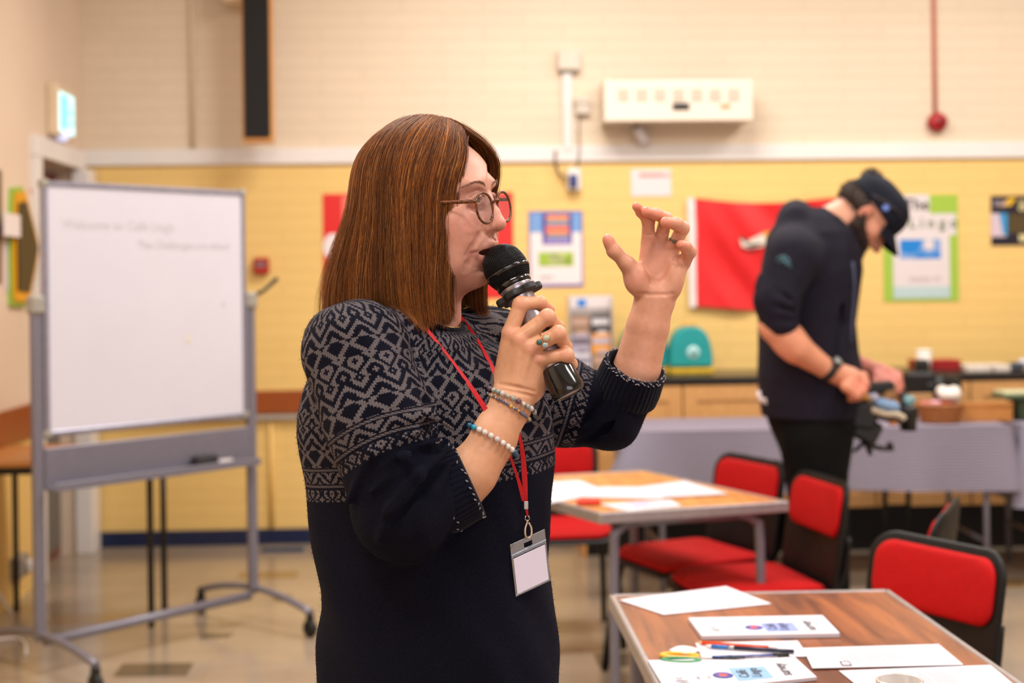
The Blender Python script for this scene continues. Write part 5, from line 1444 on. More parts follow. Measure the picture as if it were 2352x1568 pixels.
def floor_pt(x, y): return WF.loc(np.array((x, y, 0.0)))
TC = WF.w(wp2(1000, 1300, 0))        # body axis in the world
def lowbody():
    fl = Field((-640, -330, -2330), (260, 330, 60), 9.0)
    W = wp2
    fl.stack([(W(0, 1780)[2], -172, 10, 240, 190), (W(0, 1400)[2], -172, 10, 225, 175), (W(0, 1100)[2], -180, 10, 235, 180), (W(0, 900)[2], -190, 8, 200, 165), (W(0, 850)[2], -185, 8, 160, 120), (W(0, 820)[2], -180, 0, 110, 80)], 10)
    fl.cone(W(985, 760, -5), W(990, 850, 0), 66, 80, 30)
    for sy in (-1, 1):
        hip = np.array((-160, sy * 100 + 10, W(0, 1780)[2])); ft = WF.loc(np.array((TC[0] + 0.0, TC[1] + sy * 0.085, 0.09)))
        kn = (hip + ft) / 2 + np.array((8, 0, 0)); fl.chain([hip, kn, ft], [125, 82, 52], 16)
        fl.cone(ft, ft + np.array((90, 0, -70)), 45, 42, 16)
    # arms under the sleeves
    fl.chain([W(835, 830, -185), W(915, 1150, -218), W(1000, 1145, -195)], [60, 56, 50], 12)
    fl.chain([W(1160, 820, 180), W(1395, 955, 135), W(1430, 910, 118)], [60, 56, 50], 12)
    V, F = fl.mesh(); return V, F, np.tile(LN(SKIN), (len(V), 1))

hv = head(); na = near_arm(); fa = far_arm(); lb = lowbody()
Vb, Fb = join([(hv[0], hv[1]), (na[0], na[1]), (fa[0], fa[1]), (lb[0], lb[1])])
Cb = np.concatenate([hv[2], na[2], fa[2], lb[2]])
WB = WF.w(Vb)
wroot = (TC[0], TC[1], 0.0)
woman = npmesh('person', WB, Fb, M_skin, org=wroot, col=Cb, label='woman with auburn bob and glasses speaking into a microphone, patterned navy sweater, one hand raised', cat='person')
def facemesh(V, F): return BVHTree.FromPolygons([tuple(v) for v in WF.w(V)], [tuple(f) for f in F])

# ------------------------------------------------------------------ eyes
def eyes():
    for s_ in (-1, 1):
        q = MB(); c = WF.w(hp(126, s_ * 35, 7)); A = HA @ WF.M
        q.sphere(c, 19.4 * WF.s, 24, 16, ax=A)
        o = q.build('eye', mat('eye white', (214, 202, 200), 0.12, coat=0.6, nvar=0.02), woman)
        g = A[0] * 0.985 + A[1] * (-0.12 if s_ > 0 else -0.16); g /= np.linalg.norm(g)
        q = MB(); q.lathe([(0.0, 0.6 * WF.s), (5.5 * WF.s, 0.35 * WF.s), (9.0 * WF.s, -1.2 * WF.s), (9.3 * WF.s, -2.2 * WF.s)], c + g * 19.2 * WF.s, g, 24); q.build('iris', mat('iris', (70, 78, 74), 0.1, coat=1.0), o)
        q = MB(); q.lathe([(0.0, 1.1 * WF.s), (3.8 * WF.s, 0.85 * WF.s), (4.0 * WF.s, -0.4 * WF.s)], c + g * 19.2 * WF.s, g, 18); q.build('pupil', mat('pupil', (8, 8, 8), 0.05, coat=1.0), o)
        # lashes
        q = MB()
        for k in range(16):
            a = k / 15; r_ = s_ * (19 + 38 * a); base = hp(150 - 14 * a * a - 2, r_, 12 + 3.5 * math.sin(PI * a))
            tip = base + HF * (7 - 2 * a) + HR * s_ * (4 * a - 1) + HU * 3
            q.tube([WF.w(base), WF.w((base + tip) / 2 - HU * 0.8), WF.w(tip)], [0.0004, 0.0003, 0.0001], 4, cap=False)
        q.build('eyelashes', mat('lash', (50, 30, 22), 0.6), woman)
        # eyebrow: a short row of fine hairs
        q = MB()
        for k in range(90):
            a = k / 89 + random.uniform(-.02, .02)
            r_ = s_ * (16 + 56 * a); u = 36 + 13 * math.sin(PI * min(a * 0.85, 1)) - 8 * a; f = 152 - 34 * a ** 1.6
            P = hp(f, r_, u); hit = BV_HEAD.ray_cast(Vector(WF.w(P + (HF + HR * s_ * 0.6 * a) * 40)), Vector(-(HF + HR * s_ * 0.6 * a) @ WF.M))
            if hit[0] is None: continue
            b = np.array(hit[0]) ; n_ = np.array(hit[1]); d = (HR * s_ * 0.9 + HU * (0.7 - 1.1 * a)) @ WF.M; d /= np.linalg.norm(d)
            j = (HU * random.uniform(-2.6, 2.6)) @ WF.M * WF.s
            q.tube([b + j - n_ * 0.0002, b + j + d * 0.003 + n_ * 0.0006, b + j + d * 0.0058 + n_ * 0.0005], [0.00030, 0.00026, 0.0001], 4, cap=False)
        q.build('eyebrow', mat('brow hair', (132, 92, 72), 0.7), woman)
BV_HEAD = facemesh(hv[0], hv[1])
eyes()

# ------------------------------------------------------------------ hair
def hair():
    rng = np.random.default_rng(3)
    U = np.array([202, 165, 120, 50, -30, -100, -180, -240.0])[::-1]
    AB = np.array([150, 158, 165, 172, 202, 244, 278, 292.0])[::-1]      # back radius
    AF = np.array([150, 158, 162, 152, 144, 136, 126, 112.0])[::-1]      # front radius
    BB = np.array([130, 136, 140, 139, 142, 150, 152, 146.0])[::-1]      # side radius
    c0 = np.array((-15.0, 0.0, 50.0))
    def surf(phi, u, lay):
        a = np.where(np.cos(phi) > 0, np.interp(u, U, AF), np.interp(u, U, AB)); b = np.interp(u, U, BB)
        a = a * 1.0; k = 1 - (0.10 + 0.20 * np.clip((50 - u) / 150, 0, 1)) * lay
        # smoother front/back blend
        cb = np.cos(phi); a = np.interp(u, U, AB) * (0.5 - 0.5 * np.tanh(cb * 3)) + np.interp(u, U, AF) * (0.5 + 0.5 * np.tanh(cb * 3))
        return np.stack([-15 + a * k * cb, b * k * np.sin(phi), u], -1)
    npt = 26
    def strands(n, phi, lay, side, width):
        """returns pts (n,npt,3) in head coords"""
        t = np.linspace(0, 1, npt)[None, :]
        g = np.clip((np.degrees(phi) - 40) / 130, 0, 1)
        f0 = 78 - 175 * g + rng.normal(0, 7, n); 
        top = np.stack([f0, side * rng.uniform(1, 5, n), np.zeros(n)], -1)
        k = 1 - 0.10 * lay
        e = np.clip((f0 + 15) / 160, -0.95, 0.95)
        top[:, 2] = 50 + 152 * np.sqrt(1 - e * e) * k - 2
        sp = phi * side if side < 0 else phi
        tt = 0.34
        # over the crown: slerp-like arc from the parting to u=50
        s1 = np.clip(t / tt, 0, 1); en = surf(sp, np.full(n, 50.0), lay)
        A = top - c0; Bv = en - c0
        ang = s1 * (PI / 2)
        dA = np.cos(ang)[..., None] * A[:, None, :] + np.sin(ang)[..., None] * Bv[:, None, :]
        # normalise onto hair ellipsoid
        ra, rb, rc_ = 172 * (1 - 0.10 * lay), 143 * (1 - 0.10 * lay), 156 * (1 - 0.07 * lay)
        nrm = np.sqrt((dA[..., 0] / ra[:, None]) ** 2 + (dA[..., 1] / rb[:, None]) ** 2 + (dA[..., 2] / rc_[:, None]) ** 2)
        arc = c0 + dA / nrm[..., None]
        kk = s1[..., None]; arc = arc * (1 - kk ** 3) + (c0 + dA) * kk ** 3
        # falling part
        s2 = np.clip((t - tt) / (1 - tt), 0, 1)
        ubot = (-262 + 14 * np.cos(sp) + 7 * np.sin(sp * 9) + 5 * np.sin(sp * 23 + 1) + rng.normal(0, 9, n))[:, None]
        u = 50 + (ubot - 50) * s2
        drift = rng.normal(0, 0.05, n)[:, None] * s2 + 0.03 * np.sin(s2 * 5 + rng.uniform(0, 6, n)[:, None])
        fall = surf(sp[:, None] + drift, u, np.repeat(lay[:, None], npt, 1))
        tip = np.clip(s2 - 0.82, 0, 1) / 0.18
        fall[..., 0] += (15 + 0 * lay[:, None]) * tip ** 2 * 0.5; 
        P = np.where((t <= tt)[..., None], arc, fall)
        wob = rng.normal(0, 1.4, (n, 1, 3)) + rng.normal(0, 2.2, (n, 1, 3)) * (t ** 2)[..., None]
        ph = rng.uniform(0, 6.28, (n, 1)); amp = rng.uniform(0.2, 1.6, (n, 1)) * t
        P = P + wob
        P[..., 0] += amp * np.sin(ph + t * 9); P[..., 1] += amp * np.cos(ph * 2 + t * 7)
        return P
    NN = 15000
    ph = np.radians(rng.uniform(36, 180, NN)); ph[:1600] = np.radians(rng.uniform(31, 60, 1600)); lay = rng.beta(1.0, 2.2, NN)
    A = strands(NN, ph, lay, 1, 0.5)
    NF = 5200
    ph2 = np.radians(rng.uniform(50, 180, NF)); ph2[:1100] = np.radians(rng.uniform(42, 70, 1100)); lay2 = rng.beta(1.0, 2.0, NF)
    B = strands(NF, ph2, lay2, -1, 0.5)
    # far front locks sweep forward off the forehead
    g2 = np.clip((75 - np.degrees(ph2)) / 30, 0, 1)[:, None]; tt_ = np.linspace(0, 1, npt)[None, :]
    bell = np.exp(-((tt_ - 0.33) / 0.17) ** 2)
    B[..., 0] += g2 * 24 * bell + g2 * 8; B[..., 1] += -g2 * 6 * bell
    # clump strands into locks
    for P, phx, cl in ((A, ph, 260), (B, ph2, 120)):
        o = np.argsort(phx + rng.normal(0, 0.02, len(phx))); gsz = max(2, len(o) // cl)
        for i in range(0, len(o), gsz):
            ii = o[i:i + gsz]; ctr_ = P[ii].mean(0, keepdims=True); k = (0.38 * np.linspace(0, 1, npt) ** 1.3)[None, :, None]
            P[ii] = P[ii] + (ctr_ - P[ii]) * k * np.array((1.0, 1.0, 0.0))
            rd = ctr_ * np.array((1.0, 1.0, 0.0)); rd = rd / (np.linalg.norm(rd, axis=-1, keepdims=True) + 1e-6); P[ii] = P[ii] + rd * rng.normal(0, 3.6) * np.linspace(0.35, 1, npt)[None, :, None]
    # loose flyaway hairs
    NX = 1300
    phf = np.radians(rng.uniform(38, 180, NX)); C_ = strands(NX, phf, np.zeros(NX), 1, 0.3)
    tt2 = np.linspace(0, 1, npt)[None, :, None]
    C_ = C_ + rng.normal(0, 10, (NX, 1, 3)) * tt2 ** 1.5 + rng.normal(0, 5, (NX, 1, 3)) * np.sin(tt2 * 9 + rng.uniform(0, 6, (NX, 1, 1))) * 0.4
    # keep the strands off the face skin
    ALL = np.concatenate([A, B, C_]); wid = np.concatenate([rng.uniform(0.28, 0.62, NN + NF), rng.uniform(0.13, 0.2, NX)])
    for _ in range(6): ALL[:, 1:-1] = ALL[:, 1:-1] * 0.5 + (ALL[:, :-2] + ALL[:, 2:]) * 0.25
    n = len(ALL)
    P = HC + ALL[..., :1] * HF + ALL[..., 1:2] * HR + ALL[..., 2:] * HU
    # hair rests on the shoulders
    D = SWF.D; h_ = SWF.h; nn = np.array(SWF.n)
    for _ in range(4):
        I = ((P - SWF.lo) / h_ + 0.5).astype(int); inb = ((I > 1) & (I < nn - 2)).all(-1); I = np.clip(I, 1, nn - 2)
        i, j, k = I[..., 0], I[..., 1], I[..., 2]; d = D[i, j, k]
        g = np.stack([D[i + 1, j, k] - D[i - 1, j, k], D[i, j + 1, k] - D[i, j - 1, k], D[i, j, k + 1] - D[i, j, k - 1]], -1); g /= np.linalg.norm(g, axis=-1, keepdims=True) + 1e-6
        g[..., 2] = np.clip(g[..., 2], -1, 0.35)
        lift = np.where(inb & (d < 5) & (d > -90), 5 - d, 0); P = P + g * lift[..., None] * 0.8
    T = np.gradient(P, axis=1); T /= np.linalg.norm(T, axis=2, keepdims=True) + 1e-9
    out = P - (HC - HU * 30); out -= T * (out * T).sum(2, keepdims=True); out /= np.linalg.norm(out, axis=2, keepdims=True) + 1e-9
    sd = np.cross(T, out)
    tap = (np.linspace(0, 1, npt)); rad = wid[:, None] * np.interp(tap, [0, .1, .7, 1], [0.6, 1, 0.95, 0.25])[None, :]
    V = np.empty((n, npt, 3, 3))
    for k, (a, b) in enumerate(((1.0, 0.0), (-0.5, 1.2), (-0.5, -1.2))):
        V[:, :, k] = P + rad[..., None] * (a * out * 0.8 + b * sd)
    V = V.reshape(-1, 3)
    base = (np.arange(n)[:, None, None] * npt + np.arange(npt - 1)[None, :, None]) * 3; k = np.arange(3)[None, None, :]; k2 = (k + 1) % 3
    F = np.stack([base + k, base + k2, base + 3 + k2, base + 3 + k], -1).reshape(-1, 4)
    # colours
    c1, c2, c3, c4 = LN((106, 58, 21)), LN((160, 94, 38)), LN((62, 32, 13)), LN((212, 146, 76))
    r_ = rng.uniform(0, 1, n)
    col = np.where((r_ < .45)[:, None], c1, np.where((r_ < .78)[:, None], c2, np.where((r_ < .93)[:, None], c3, c4)))
    col = np.repeat(col[:, None, :] * rng.uniform(.8, 1.2, (n, 1, 1)), npt, 1)
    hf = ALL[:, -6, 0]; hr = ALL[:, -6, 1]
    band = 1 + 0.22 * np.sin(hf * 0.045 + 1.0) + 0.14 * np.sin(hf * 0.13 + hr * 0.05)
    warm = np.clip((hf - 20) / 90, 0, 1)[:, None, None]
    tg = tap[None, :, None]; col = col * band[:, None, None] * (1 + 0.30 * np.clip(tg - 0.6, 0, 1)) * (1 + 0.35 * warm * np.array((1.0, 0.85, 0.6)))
    col = np.repeat(col.reshape(-1, 3), 3, 0)
    # scalp cap beneath
    fl = Field((HC[0] - 320, -190, HC[2] - 260), (HC[0] + 190, 190, HC[2] + 215), 5.0)
    rows = []
    fl.ell(hp(-18, 0, 44), (146, 116, 136), HA, 0)
    for (f, u, ra, rb, rc2) in ((-60, -20, 108, 112, 90), (-90, -90, 106, 112, 90), (-110, -150, 104, 108, 66)): fl.ell(hp(f, 0, u), (ra, rb, rc2), HA, 40)
    fl.ell(hp(150, 0, 30), (104, 132, 128), HA, 10, True); fl.ell(hp(125, 0, -110), (165, 130, 150), HA, 10, True)
    fl.ell(hp(0, 0, -190), (80, 80, 90), HA, 10, True)
    Vc, Fc = fl.mesh(); colc = np.tile(LN((62, 30, 12)), (len(Vc), 1))
    VV, FF = join([(V, F), (Vc, Fc)]); CC = np.concatenate([col, colc])
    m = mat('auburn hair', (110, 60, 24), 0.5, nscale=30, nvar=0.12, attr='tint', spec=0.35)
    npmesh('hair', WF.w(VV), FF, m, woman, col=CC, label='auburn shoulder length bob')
# ------------------------------------------------------------------ glasses
def glasses():
    g0 = WF.w(hp(168, 0, 2)); A = HA @ WF.M; s = WF.s
    t = empty('glasses', g0, 'round tortoiseshell glasses on the face of the woman', 'glasses')
    Mt = mat('tortoiseshell', (104, 56, 24), 0.3, nscale=240, nvar=0.8, coat=0.0, spec=0.4)
    for s_ in (-1, 1):
        n_ = HF + HR * s_ * 0.05; n_ /= np.linalg.norm(n_); side = HR - n_ * HR.dot(n_); side /= np.linalg.norm(side); up_ = HU - n_ * 0.10; up_ -= side * up_.dot(side); up_ /= np.linalg.norm(up_)
        c = hp(165, s_ * 47, -13)
        ring = []
        for k in range(49):
            a = 2 * PI * k / 48; rx, ry = 35, 34
            ring.append(c + side * rx * np.sign(math.cos(a)) * abs(math.cos(a)) ** 0.95 + up_ * ry * np.sign(math.sin(a)) * abs(math.sin(a)) ** 0.92)
        q = MB(); q.tube([WF.w(p) for p in ring], 3.3 * s, 8, cap=False, flat=0.75, up=n_ @ WF.M); q.build('rim', Mt, t)
        q = MB(); q.sphere(WF.w(c), (34 * s, 32 * s, 0.8 * s), 32, 8, ax=np.stack([side, up_, n_]) @ WF.M)
        gl = clearmat('lens glass', (0.97, 0.97, 1.0), (0.9, 0.92, 1.0), 0.03)
        q.build('lens', gl, t)
        h0 = c + side * s_ * 35 + up_ * 16
        q = MB(); q.tube([WF.w(p) for p in (h0 - side * s_ * 2, h0 + HR * s_ * 7 - HF * 3, h0 + HR * s_ * 12 - HF * 22, hp(90, s_ * 104, 4), hp(40, s_ * 114, 6), hp(-10, s_ * 120, 6), hp(-30, s_ * 120, -16))], 4.2 * s, 8, flat=0.5, up=HR @ WF.M); q.build('temple_arm', Mt, t)
    q = MB(); q.tube([WF.w(p) for p in (hp(167, 13, -2), hp(173, 5, 3), hp(173, -5, 3), hp(167, -13, -2))], 3.0 * s, 8); q.build('bridge', Mt, t)
glasses()

# ------------------------------------------------------------------ sweater
def sweater_mat():
    m = bpy.data.materials.new('fair isle knit'); m.use_nodes = True
    nt = m.node_tree; N = nt.nodes; L = nt.links; b = N['Principled BSDF']; nb = NB(nt); M = nb.m
    uvn = N.new('ShaderNodeUVMap'); uvn.uv_map = 'UVMap'; sx = N.new('ShaderNodeSeparateXYZ'); L.new(uvn.outputs[0], sx.inputs[0])
    gp = N.new('ShaderNodeTexCoord'); nz = N.new('ShaderNodeTexNoise'); nz.inputs['Scale'].default_value = 45; nz.inputs['Detail'].default_value = 2; L.new(gp.outputs['Object'], nz.inputs['Vector'])
    wob = M('MULTIPLY', M('SUBTRACT', nz.outputs['Fac'], 0.5), 1.3)
    U = M('ADD', sx.outputs[0], wob); V0 = sx.outputs[1]
    fu = M('SUBTRACT', U, M('FLOOR', U)); tri = M('ABSOLUTE', M('SUBTRACT', fu, 0.5))
    V = M('ADD', M('ADD', V0, M('MULTIPLY', tri, 1.1)), M('MULTIPLY', wob, 0.6))
    I = M('FLOOR', U); J = M('FLOOR', V); fv = M('SUBTRACT', V, J)
    a = M('PINGPONG', I, 7.0)
    jm = M('MODULO', M('ADD', J, 400.0), 30.0)
    z1 = M('LESS_THAN', M('MODULO', M('ADD', a, jm), 6.0), 2.9)
    z2 = M('LESS_THAN', M('MODULO', M('ADD', M('ADD', a, M('PINGPONG', jm, 6.0)), 1.0), 5.0), 2.4)
    z3 = M('LESS_THAN', M('ABSOLUTE', M('SUBTRACT', M('ADD', a, M('PINGPONG', M('ADD', jm, 3.0), 5.0)), 6.0)), 1.9)
    isA = M('LESS_THAN', jm, 9.5); isC = M('GREATER_THAN', jm, 20.5)
    pat = M('ADD', M('MULTIPLY', isA, z1), M('MULTIPLY', M('SUBTRACT', 1.0, isA), M('ADD', M('MULTIPLY', isC, z3), M('MULTIPLY', M('SUBTRACT', 1.0, isC), z2))))
    on = M('GREATER_THAN', V0, 0.0)
    # border: rope rows of grey stitches at fixed heights
    def rope(c): 
        d = M('ABSOLUTE', M('SUBTRACT', V0, c)); w = M('LESS_THAN', d, 0.62); return M('MULTIPLY', w, M('GREATER_THAN', M('MODULO', M('ADD', M('ADD', M('MULTIPLY', U, 0.5), 4000.0), M('MULTIPLY', M('SUBTRACT', V0, c), 0.8)), 1.0), 0.25))
    rp = M('MAXIMUM', rope(0.9), rope(9.3))
    inband = M('MULTIPLY', M('GREATER_THAN', V0, 0.0), M('LESS_THAN', V0, 2.2)); inb2 = M('MULTIPLY', M('GREATER_THAN', V0, 8.2), M('LESS_THAN', V0, 10.6))
    clear = M('SUBTRACT', 1.0, M('MAXIMUM', inband, inb2))
    fac = M('MAXIMUM', M('MULTIPLY', M('MULTIPLY', pat, on), clear), rp)
    # fringe of flecks just under the border
    fl_ = M('MULTIPLY', M('MULTIPLY', M('GREATER_THAN', V0, -7.0), M('LESS_THAN', V0, -1.0)), M('LESS_THAN', M('MODULO', M('ADD', a, M('PINGPONG', J, 3.0)), 4.0), 1.3))
    fac = M('MAXIMUM', fac, fl_)
    n2 = N.new('ShaderNodeTexNoise'); n2.inputs['Scale'].default_value = 700; L.new(gp.outputs['Object'], n2.inputs['Vector'])
    mx = N.new('ShaderNodeMix'); mx.data_type = 'RGBA'; L.new(fac, mx.inputs['Factor']); mx.inputs['A'].default_value = lin((8, 9, 26)) + (1,); mx.inputs['B'].default_value = lin((122, 113, 115)) + (1,)
    vs = N.new('ShaderNodeVectorMath'); vs.operation = 'SCALE'; L.new(mx.outputs['Result'], vs.inputs[0])
    edge = M('MULTIPLY', M('MULTIPLY', tri, 2.0), M('ABSOLUTE', M('SUBTRACT', fv, 0.5)))
    L.new(M('SUBTRACT', M('ADD', 0.38, M('MULTIPLY', n2.outputs['Fac'], 1.15)), M('MULTIPLY', edge, 0.55)), vs.inputs['Scale'])
    L.new(vs.outputs[0], b.inputs['Base Color'])
    lobe = M('MULTIPLY', M('SUBTRACT', 1.0, M('POWER', M('ABSOLUTE', M('SUBTRACT', M('MULTIPLY', tri, 4.0), 1.0)), 2.0)), M('SUBTRACT', 1.0, M('POWER', M('ABSOLUTE', M('SUBTRACT', M('MULTIPLY', fv, 2.0), 1.0)), 3.0)))
    bp = N.new('ShaderNodeBump'); bp.inputs['Strength'].default_value = 0.8; bp.inputs['Distance'].default_value = 0.0018
    L.new(M('ADD', lobe, M('MULTIPLY', n2.outputs['Fac'], 0.5)), bp.inputs['Height']); L.new(bp.outputs[0], b.inputs['Normal'])
    b.inputs['Roughness'].default_value = 0.95; b.inputs['Specular IOR Level'].default_value = 0.15
    b.inputs['Sheen Weight'].default_value = 0.07; b.inputs['Sheen Roughness'].default_value = 0.5; b.inputs['Sheen Tint'].default_value = lin((120, 120, 170)) + (1,)
    return m
M_knit = sweater_mat()
ARM = [wp2(815, 805, -190), wp2(868, 960, -225), wp2(925, 1150, -232)]
FARM = [wp2(1150, 790, 190), wp2(1390, 950, 135)]
def wav(X, Y, Z, *terms):
    o = 0
    for (a, kx, ky, kz, ph) in terms: o = o + a * np.sin(kx * X + ky * Y + kz * Z + ph)
    return o
def sweater():
    W = wp2; zz = lambda py: W(0, py)[2]; cx = lambda l, r: (l + r) / 2 - PX0
    rows = [(1790, 724, 1292, 235), (1680, 726, 1293, 240), (1568, 729, 1288, 235), (1500, 731, 1283, 232), (1400, 735, 1273, 225), (1300, 724, 1265, 218), (1200, 712, 1266, 215), (1100, 700, 1272, 220),
            (1050, 690, 1274, 226), (1000, 684, 1272, 232), (950, 686, 1266, 230), (900, 694, 1254, 222), (862, 712, 1238, 205), (828, 745, 1212, 172), (800, 800, 1170, 125), (778, 870, 1110, 70)]
    R = [(zz(py), cx(l, r), 8, (r - l) / 2, c) for py, l, r, c in rows]
    fl = Field((-530, -400, zz(1795)), (380, 340, zz(668)), 3.4)
    fl.stack(R, 10, 2.15)
    fl.ell(W(1150, 960, -60), (95, 110, 90), None, 40)
    T = fl.D.copy()
    # shoulders and near sleeve
    fl.cone(W(962, 762, -10), W(835, 800, -150), 66, 84, 30); fl.cone(W(985, 762, 30), W(1110, 792, 150), 62, 80, 30)
    fl.ell(W(1000, 812, 0), (112, 150, 68), None, 30); fl.cone(W(925, 770, -70), W(1080, 775, 90), 60, 52, 24)
    fl.ell(W(812, 812, -150), (112, 120, 104), None, 60)
    fl.chain(ARM, [112, 116, 108], 24)
    fl.ell(W(934, 1172, -226), (102, 92, 112), None, 30)
    fl.chain([W(925, 1170, -225), W(972, 1142, -206)], [98, 84], 26)
    # far shoulder and sleeve
    fl.ell(W(1120, 790, 160), (90, 110, 90), None, 50)
    fl.chain([W(1150, 800, 175), W(1290, 925, 160), W(1395, 952, 135)], [92, 104, 84], 26)
    fl.chain([W(1395, 952, 135), W(1440, 892, 118)], [80, 76], 20)
    # sagging fold of the near sleeve and drape lines
    for P, r_ in (([(905, 965, -330), (985, 950, -300), (1040, 985, -250)], 10), ([(800, 1150, -300), (850, 1040, -338), (960, 990, -320)], 9),
                  ([(850, 1130, -335), (930, 1050, -345), (1010, 1010, -290)], 12), ([(880, 1180, -340), (960, 1090, -335), (1020, 1040, -280)], 11),
                  ([(930, 1230, -325), (990, 1130, -300), (1030, 1070, -262)], 12), ([(870, 1240, -315), (900, 1170, -338), (970, 1100, -325)], 10)):
        fl.chain([W(*p) for p in P], [r_ * .6, r_, r_ * .6], 20)
    for P in ([(890, 760, -285), (945, 830, -300), (985, 920, -262), (1000, 1010, -240)], [(1000, 1010, -262), (1008, 1080, -240), (1000, 1150, -228)], [(820, 1130, -345), (905, 1075, -352), (985, 1030, -312)], [(905, 1200, -340), (965, 1120, -322), (1010, 1070, -286)]):
        fl.chain([W(*p) for p in P], [4, 6, 6, 4][:len(P)], 16, True)
    for P in ([(1300, 1000, 70), (1350, 960, 62), (1400, 905, 60)], [(1330, 1020, 80), (1390, 985, 66), (1440, 930, 62)]):
        fl.chain([W(*p) for p in P], [5, 7, 5], 16, True)
    # neck opening
    fl.ell(W(1000, 704, -16), (80, 88, 66), None, 6, True)
    X, Y, Z = fl._xyz((slice(None),) * 3)
    low = 1 / (1 + np.exp((Z - zz(1180)) / 60))
    fl.D += ((2.2 + 2.5 * low) * np.sin(0.022 * X - 0.018 * Y + 1.2 * np.sin(0.010 * Z + 1) + 0.012 * Z) + 1.6 * np.sin(0.045 * X + 0.03 * Y + 0.03 * Z)).astype(np.float32) + 1.5
    global SWF; SWF = fl
    V, F = fl.mesh(); V = smooth(V, F, 1, 0.5)
    # --- UVs in stitches
    fc = V[F].mean(1)
    def segd(P, A, B):
        d = B - A; t = ((P - A) @ d) / d.dot(d); tc = np.clip(t, 0, 1); return np.linalg.norm(P - A - tc[:, None] * d, axis=1), t
    da = np.minimum(segd(fc, ARM[0], ARM[1])[0], segd(fc, ARM[1], ARM[2])[0])
    df_, tf = segd(fc, FARM[0], FARM[1])
    ii = np.clip(((fc - fl.lo) / fl.h).astype(int), 0, np.array(fl.n) - 1); tor = T[ii[:, 0], ii[:, 1], ii[:, 2]]
    elb = segd(fc, ARM[2], W(1016, 1122, -192))
    reg = np.zeros(len(F), int)
    nearside = fc[:, 1] < -90
    seam = W(905, 780, -250)
    reg[(np.minimum(da, elb[0]) < 135) & nearside & (tor > 3)] = 1
    reg[(fc[:, 0] > 1266 - PX0) & (tor > 5)] = 2
    ST_U, ST_V = 4.8, 4.4
    UVv = np.zeros((len(F), 4, 2))
    # torso
    def wrap(phi_c, phi_v): return phi_v - 2 * PI * np.round((phi_v - phi_c) / (2 * PI))
    for r_ in (0, 1, 2):
        m = reg == r_
        if not m.any(): continue
        P = V[F[m]].reshape(-1, 3)
        if r_ == 0:
            cxx = np.interp(P[:, 2], [r[0] for r in R], [r[1] for r in R])
            phi = np.arctan2(P[:, 1] - 8, P[:, 0] - cxx); u = phi; sc = 265
            v = P[:, 2] - (zz(1113) + (P[:, 0] - (690 - PX0)) / 580 * (zz(1034) - zz(1113)))
        else:
            A, B, C_ = (ARM if r_ == 1 else [FARM[0], (FARM[0] + FARM[1]) / 2, FARM[1]])
            d = (C_ - A); d /= np.linalg.norm(d); t = (P - A) @ d; Ltot = np.linalg.norm(C_ - A)
            e1 = np.cross(d, (0, 1, 0)); e1 /= np.linalg.norm(e1); e2 = np.cross(d, e1)
            q = P - A - t[:, None] * d; phi = np.arctan2(q @ e1, q @ e2); u = phi; sc = 112
            if r_ == 1:
                # the pattern ends on a slanting line across the lower sleeve
                o_ = W(985, 977, -300); dx, dz = P[:, 0] - o_[0], P[:, 2] - o_[2]
                al = np.clip((-dx * 0.868 - dz * 0.496) / 282, -0.3, 1.3)
                v = -dx * 0.496 + dz * 0.868 - 34 * (1 - (2 * al - 1) ** 2)
            else: v = (W(1316, 900, 150)[0] - P[:, 0]) * 0.9 + 0.25 * (P[:, 2] - W(0, 900, 150)[2])
        ph = phi.reshape(-1, 4); pc = ph[:, :1]; ph = wrap(pc, ph)
        UVv[m, :, 0] = ph * sc / ST_U + 300; UVv[m, :, 1] = v.reshape(-1, 4) / ST_V
    sw = npmesh('sweater', WF.w(V), F, M_knit, woman, uv=UVv, label='navy sweater with grey fair isle yoke')
    return V, F, sw
swV, swF, sweater_obj = sweater()
BV_SW = facemesh(swV, swF)
hair()

# ribbed collar and rolled cuffs
M_rib = mat('navy rib knit', (8, 9, 26), 0.95, nscale=400, nvar=0.35, bump=0.5, bscale=900, spec=0.15, sheen=0.08)
M_fleck = mat('grey wool fleck', (150, 142, 146), 0.95, nscale=500, nvar=0.3, spec=0.1)
def ribtube(name, rings, nrib, amp, parent, flecks=(), seed=0):
    """rings: list of (centre, e1*ra, e2*rb) in local units"""
    n = nrib * 4; V = []
    for (c, a, b, am) in rings:
        for k in range(n):
            an = 2 * PI * k / n; rr = 1 + am * math.cos(nrib * an)
            V.append(c + a * math.cos(an) * rr + b * math.sin(an) * rr)
    F = [(i * n + k, i * n + (k + 1) % n, (i + 1) * n + (k + 1) % n, (i + 1) * n + k) for i in range(len(rings) - 1) for k in range(n)]
    V = np.array(V)
    o = npmesh(name, WF.w(V), np.array(F), M_rib, parent)
    if flecks:
        rg = random.Random(seed); q = MB(); ax_ = rings[3][0] - rings[1][0]; ax_ = ax_ / (np.linalg.norm(ax_) + 1e-9)
        for (ri, cnt) in flecks:
            c_, a_, b_, _ = rings[ri]
            for k in range(cnt):
                an = 2 * PI * (k + rg.uniform(-.3, .3)) / cnt
                p = c_ + a_ * math.cos(an) * 1.02 + b_ * math.sin(an) * 1.02 + ax_ * rg.uniform(-5, 5)
                tng = -a_ * math.sin(an) + b_ * math.cos(an); tng /= np.linalg.norm(tng); sg = rg.choice((-1, 1))
                q.tube([WF.w(p - tng * 3 - ax_ * 2 * sg), WF.w(p), WF.w(p + tng * 3 + ax_ * 2 * sg)], [0.0005, 0.0012, 0.0005], 5)
        q.build('wool_flecks', M_fleck, o)
    return o
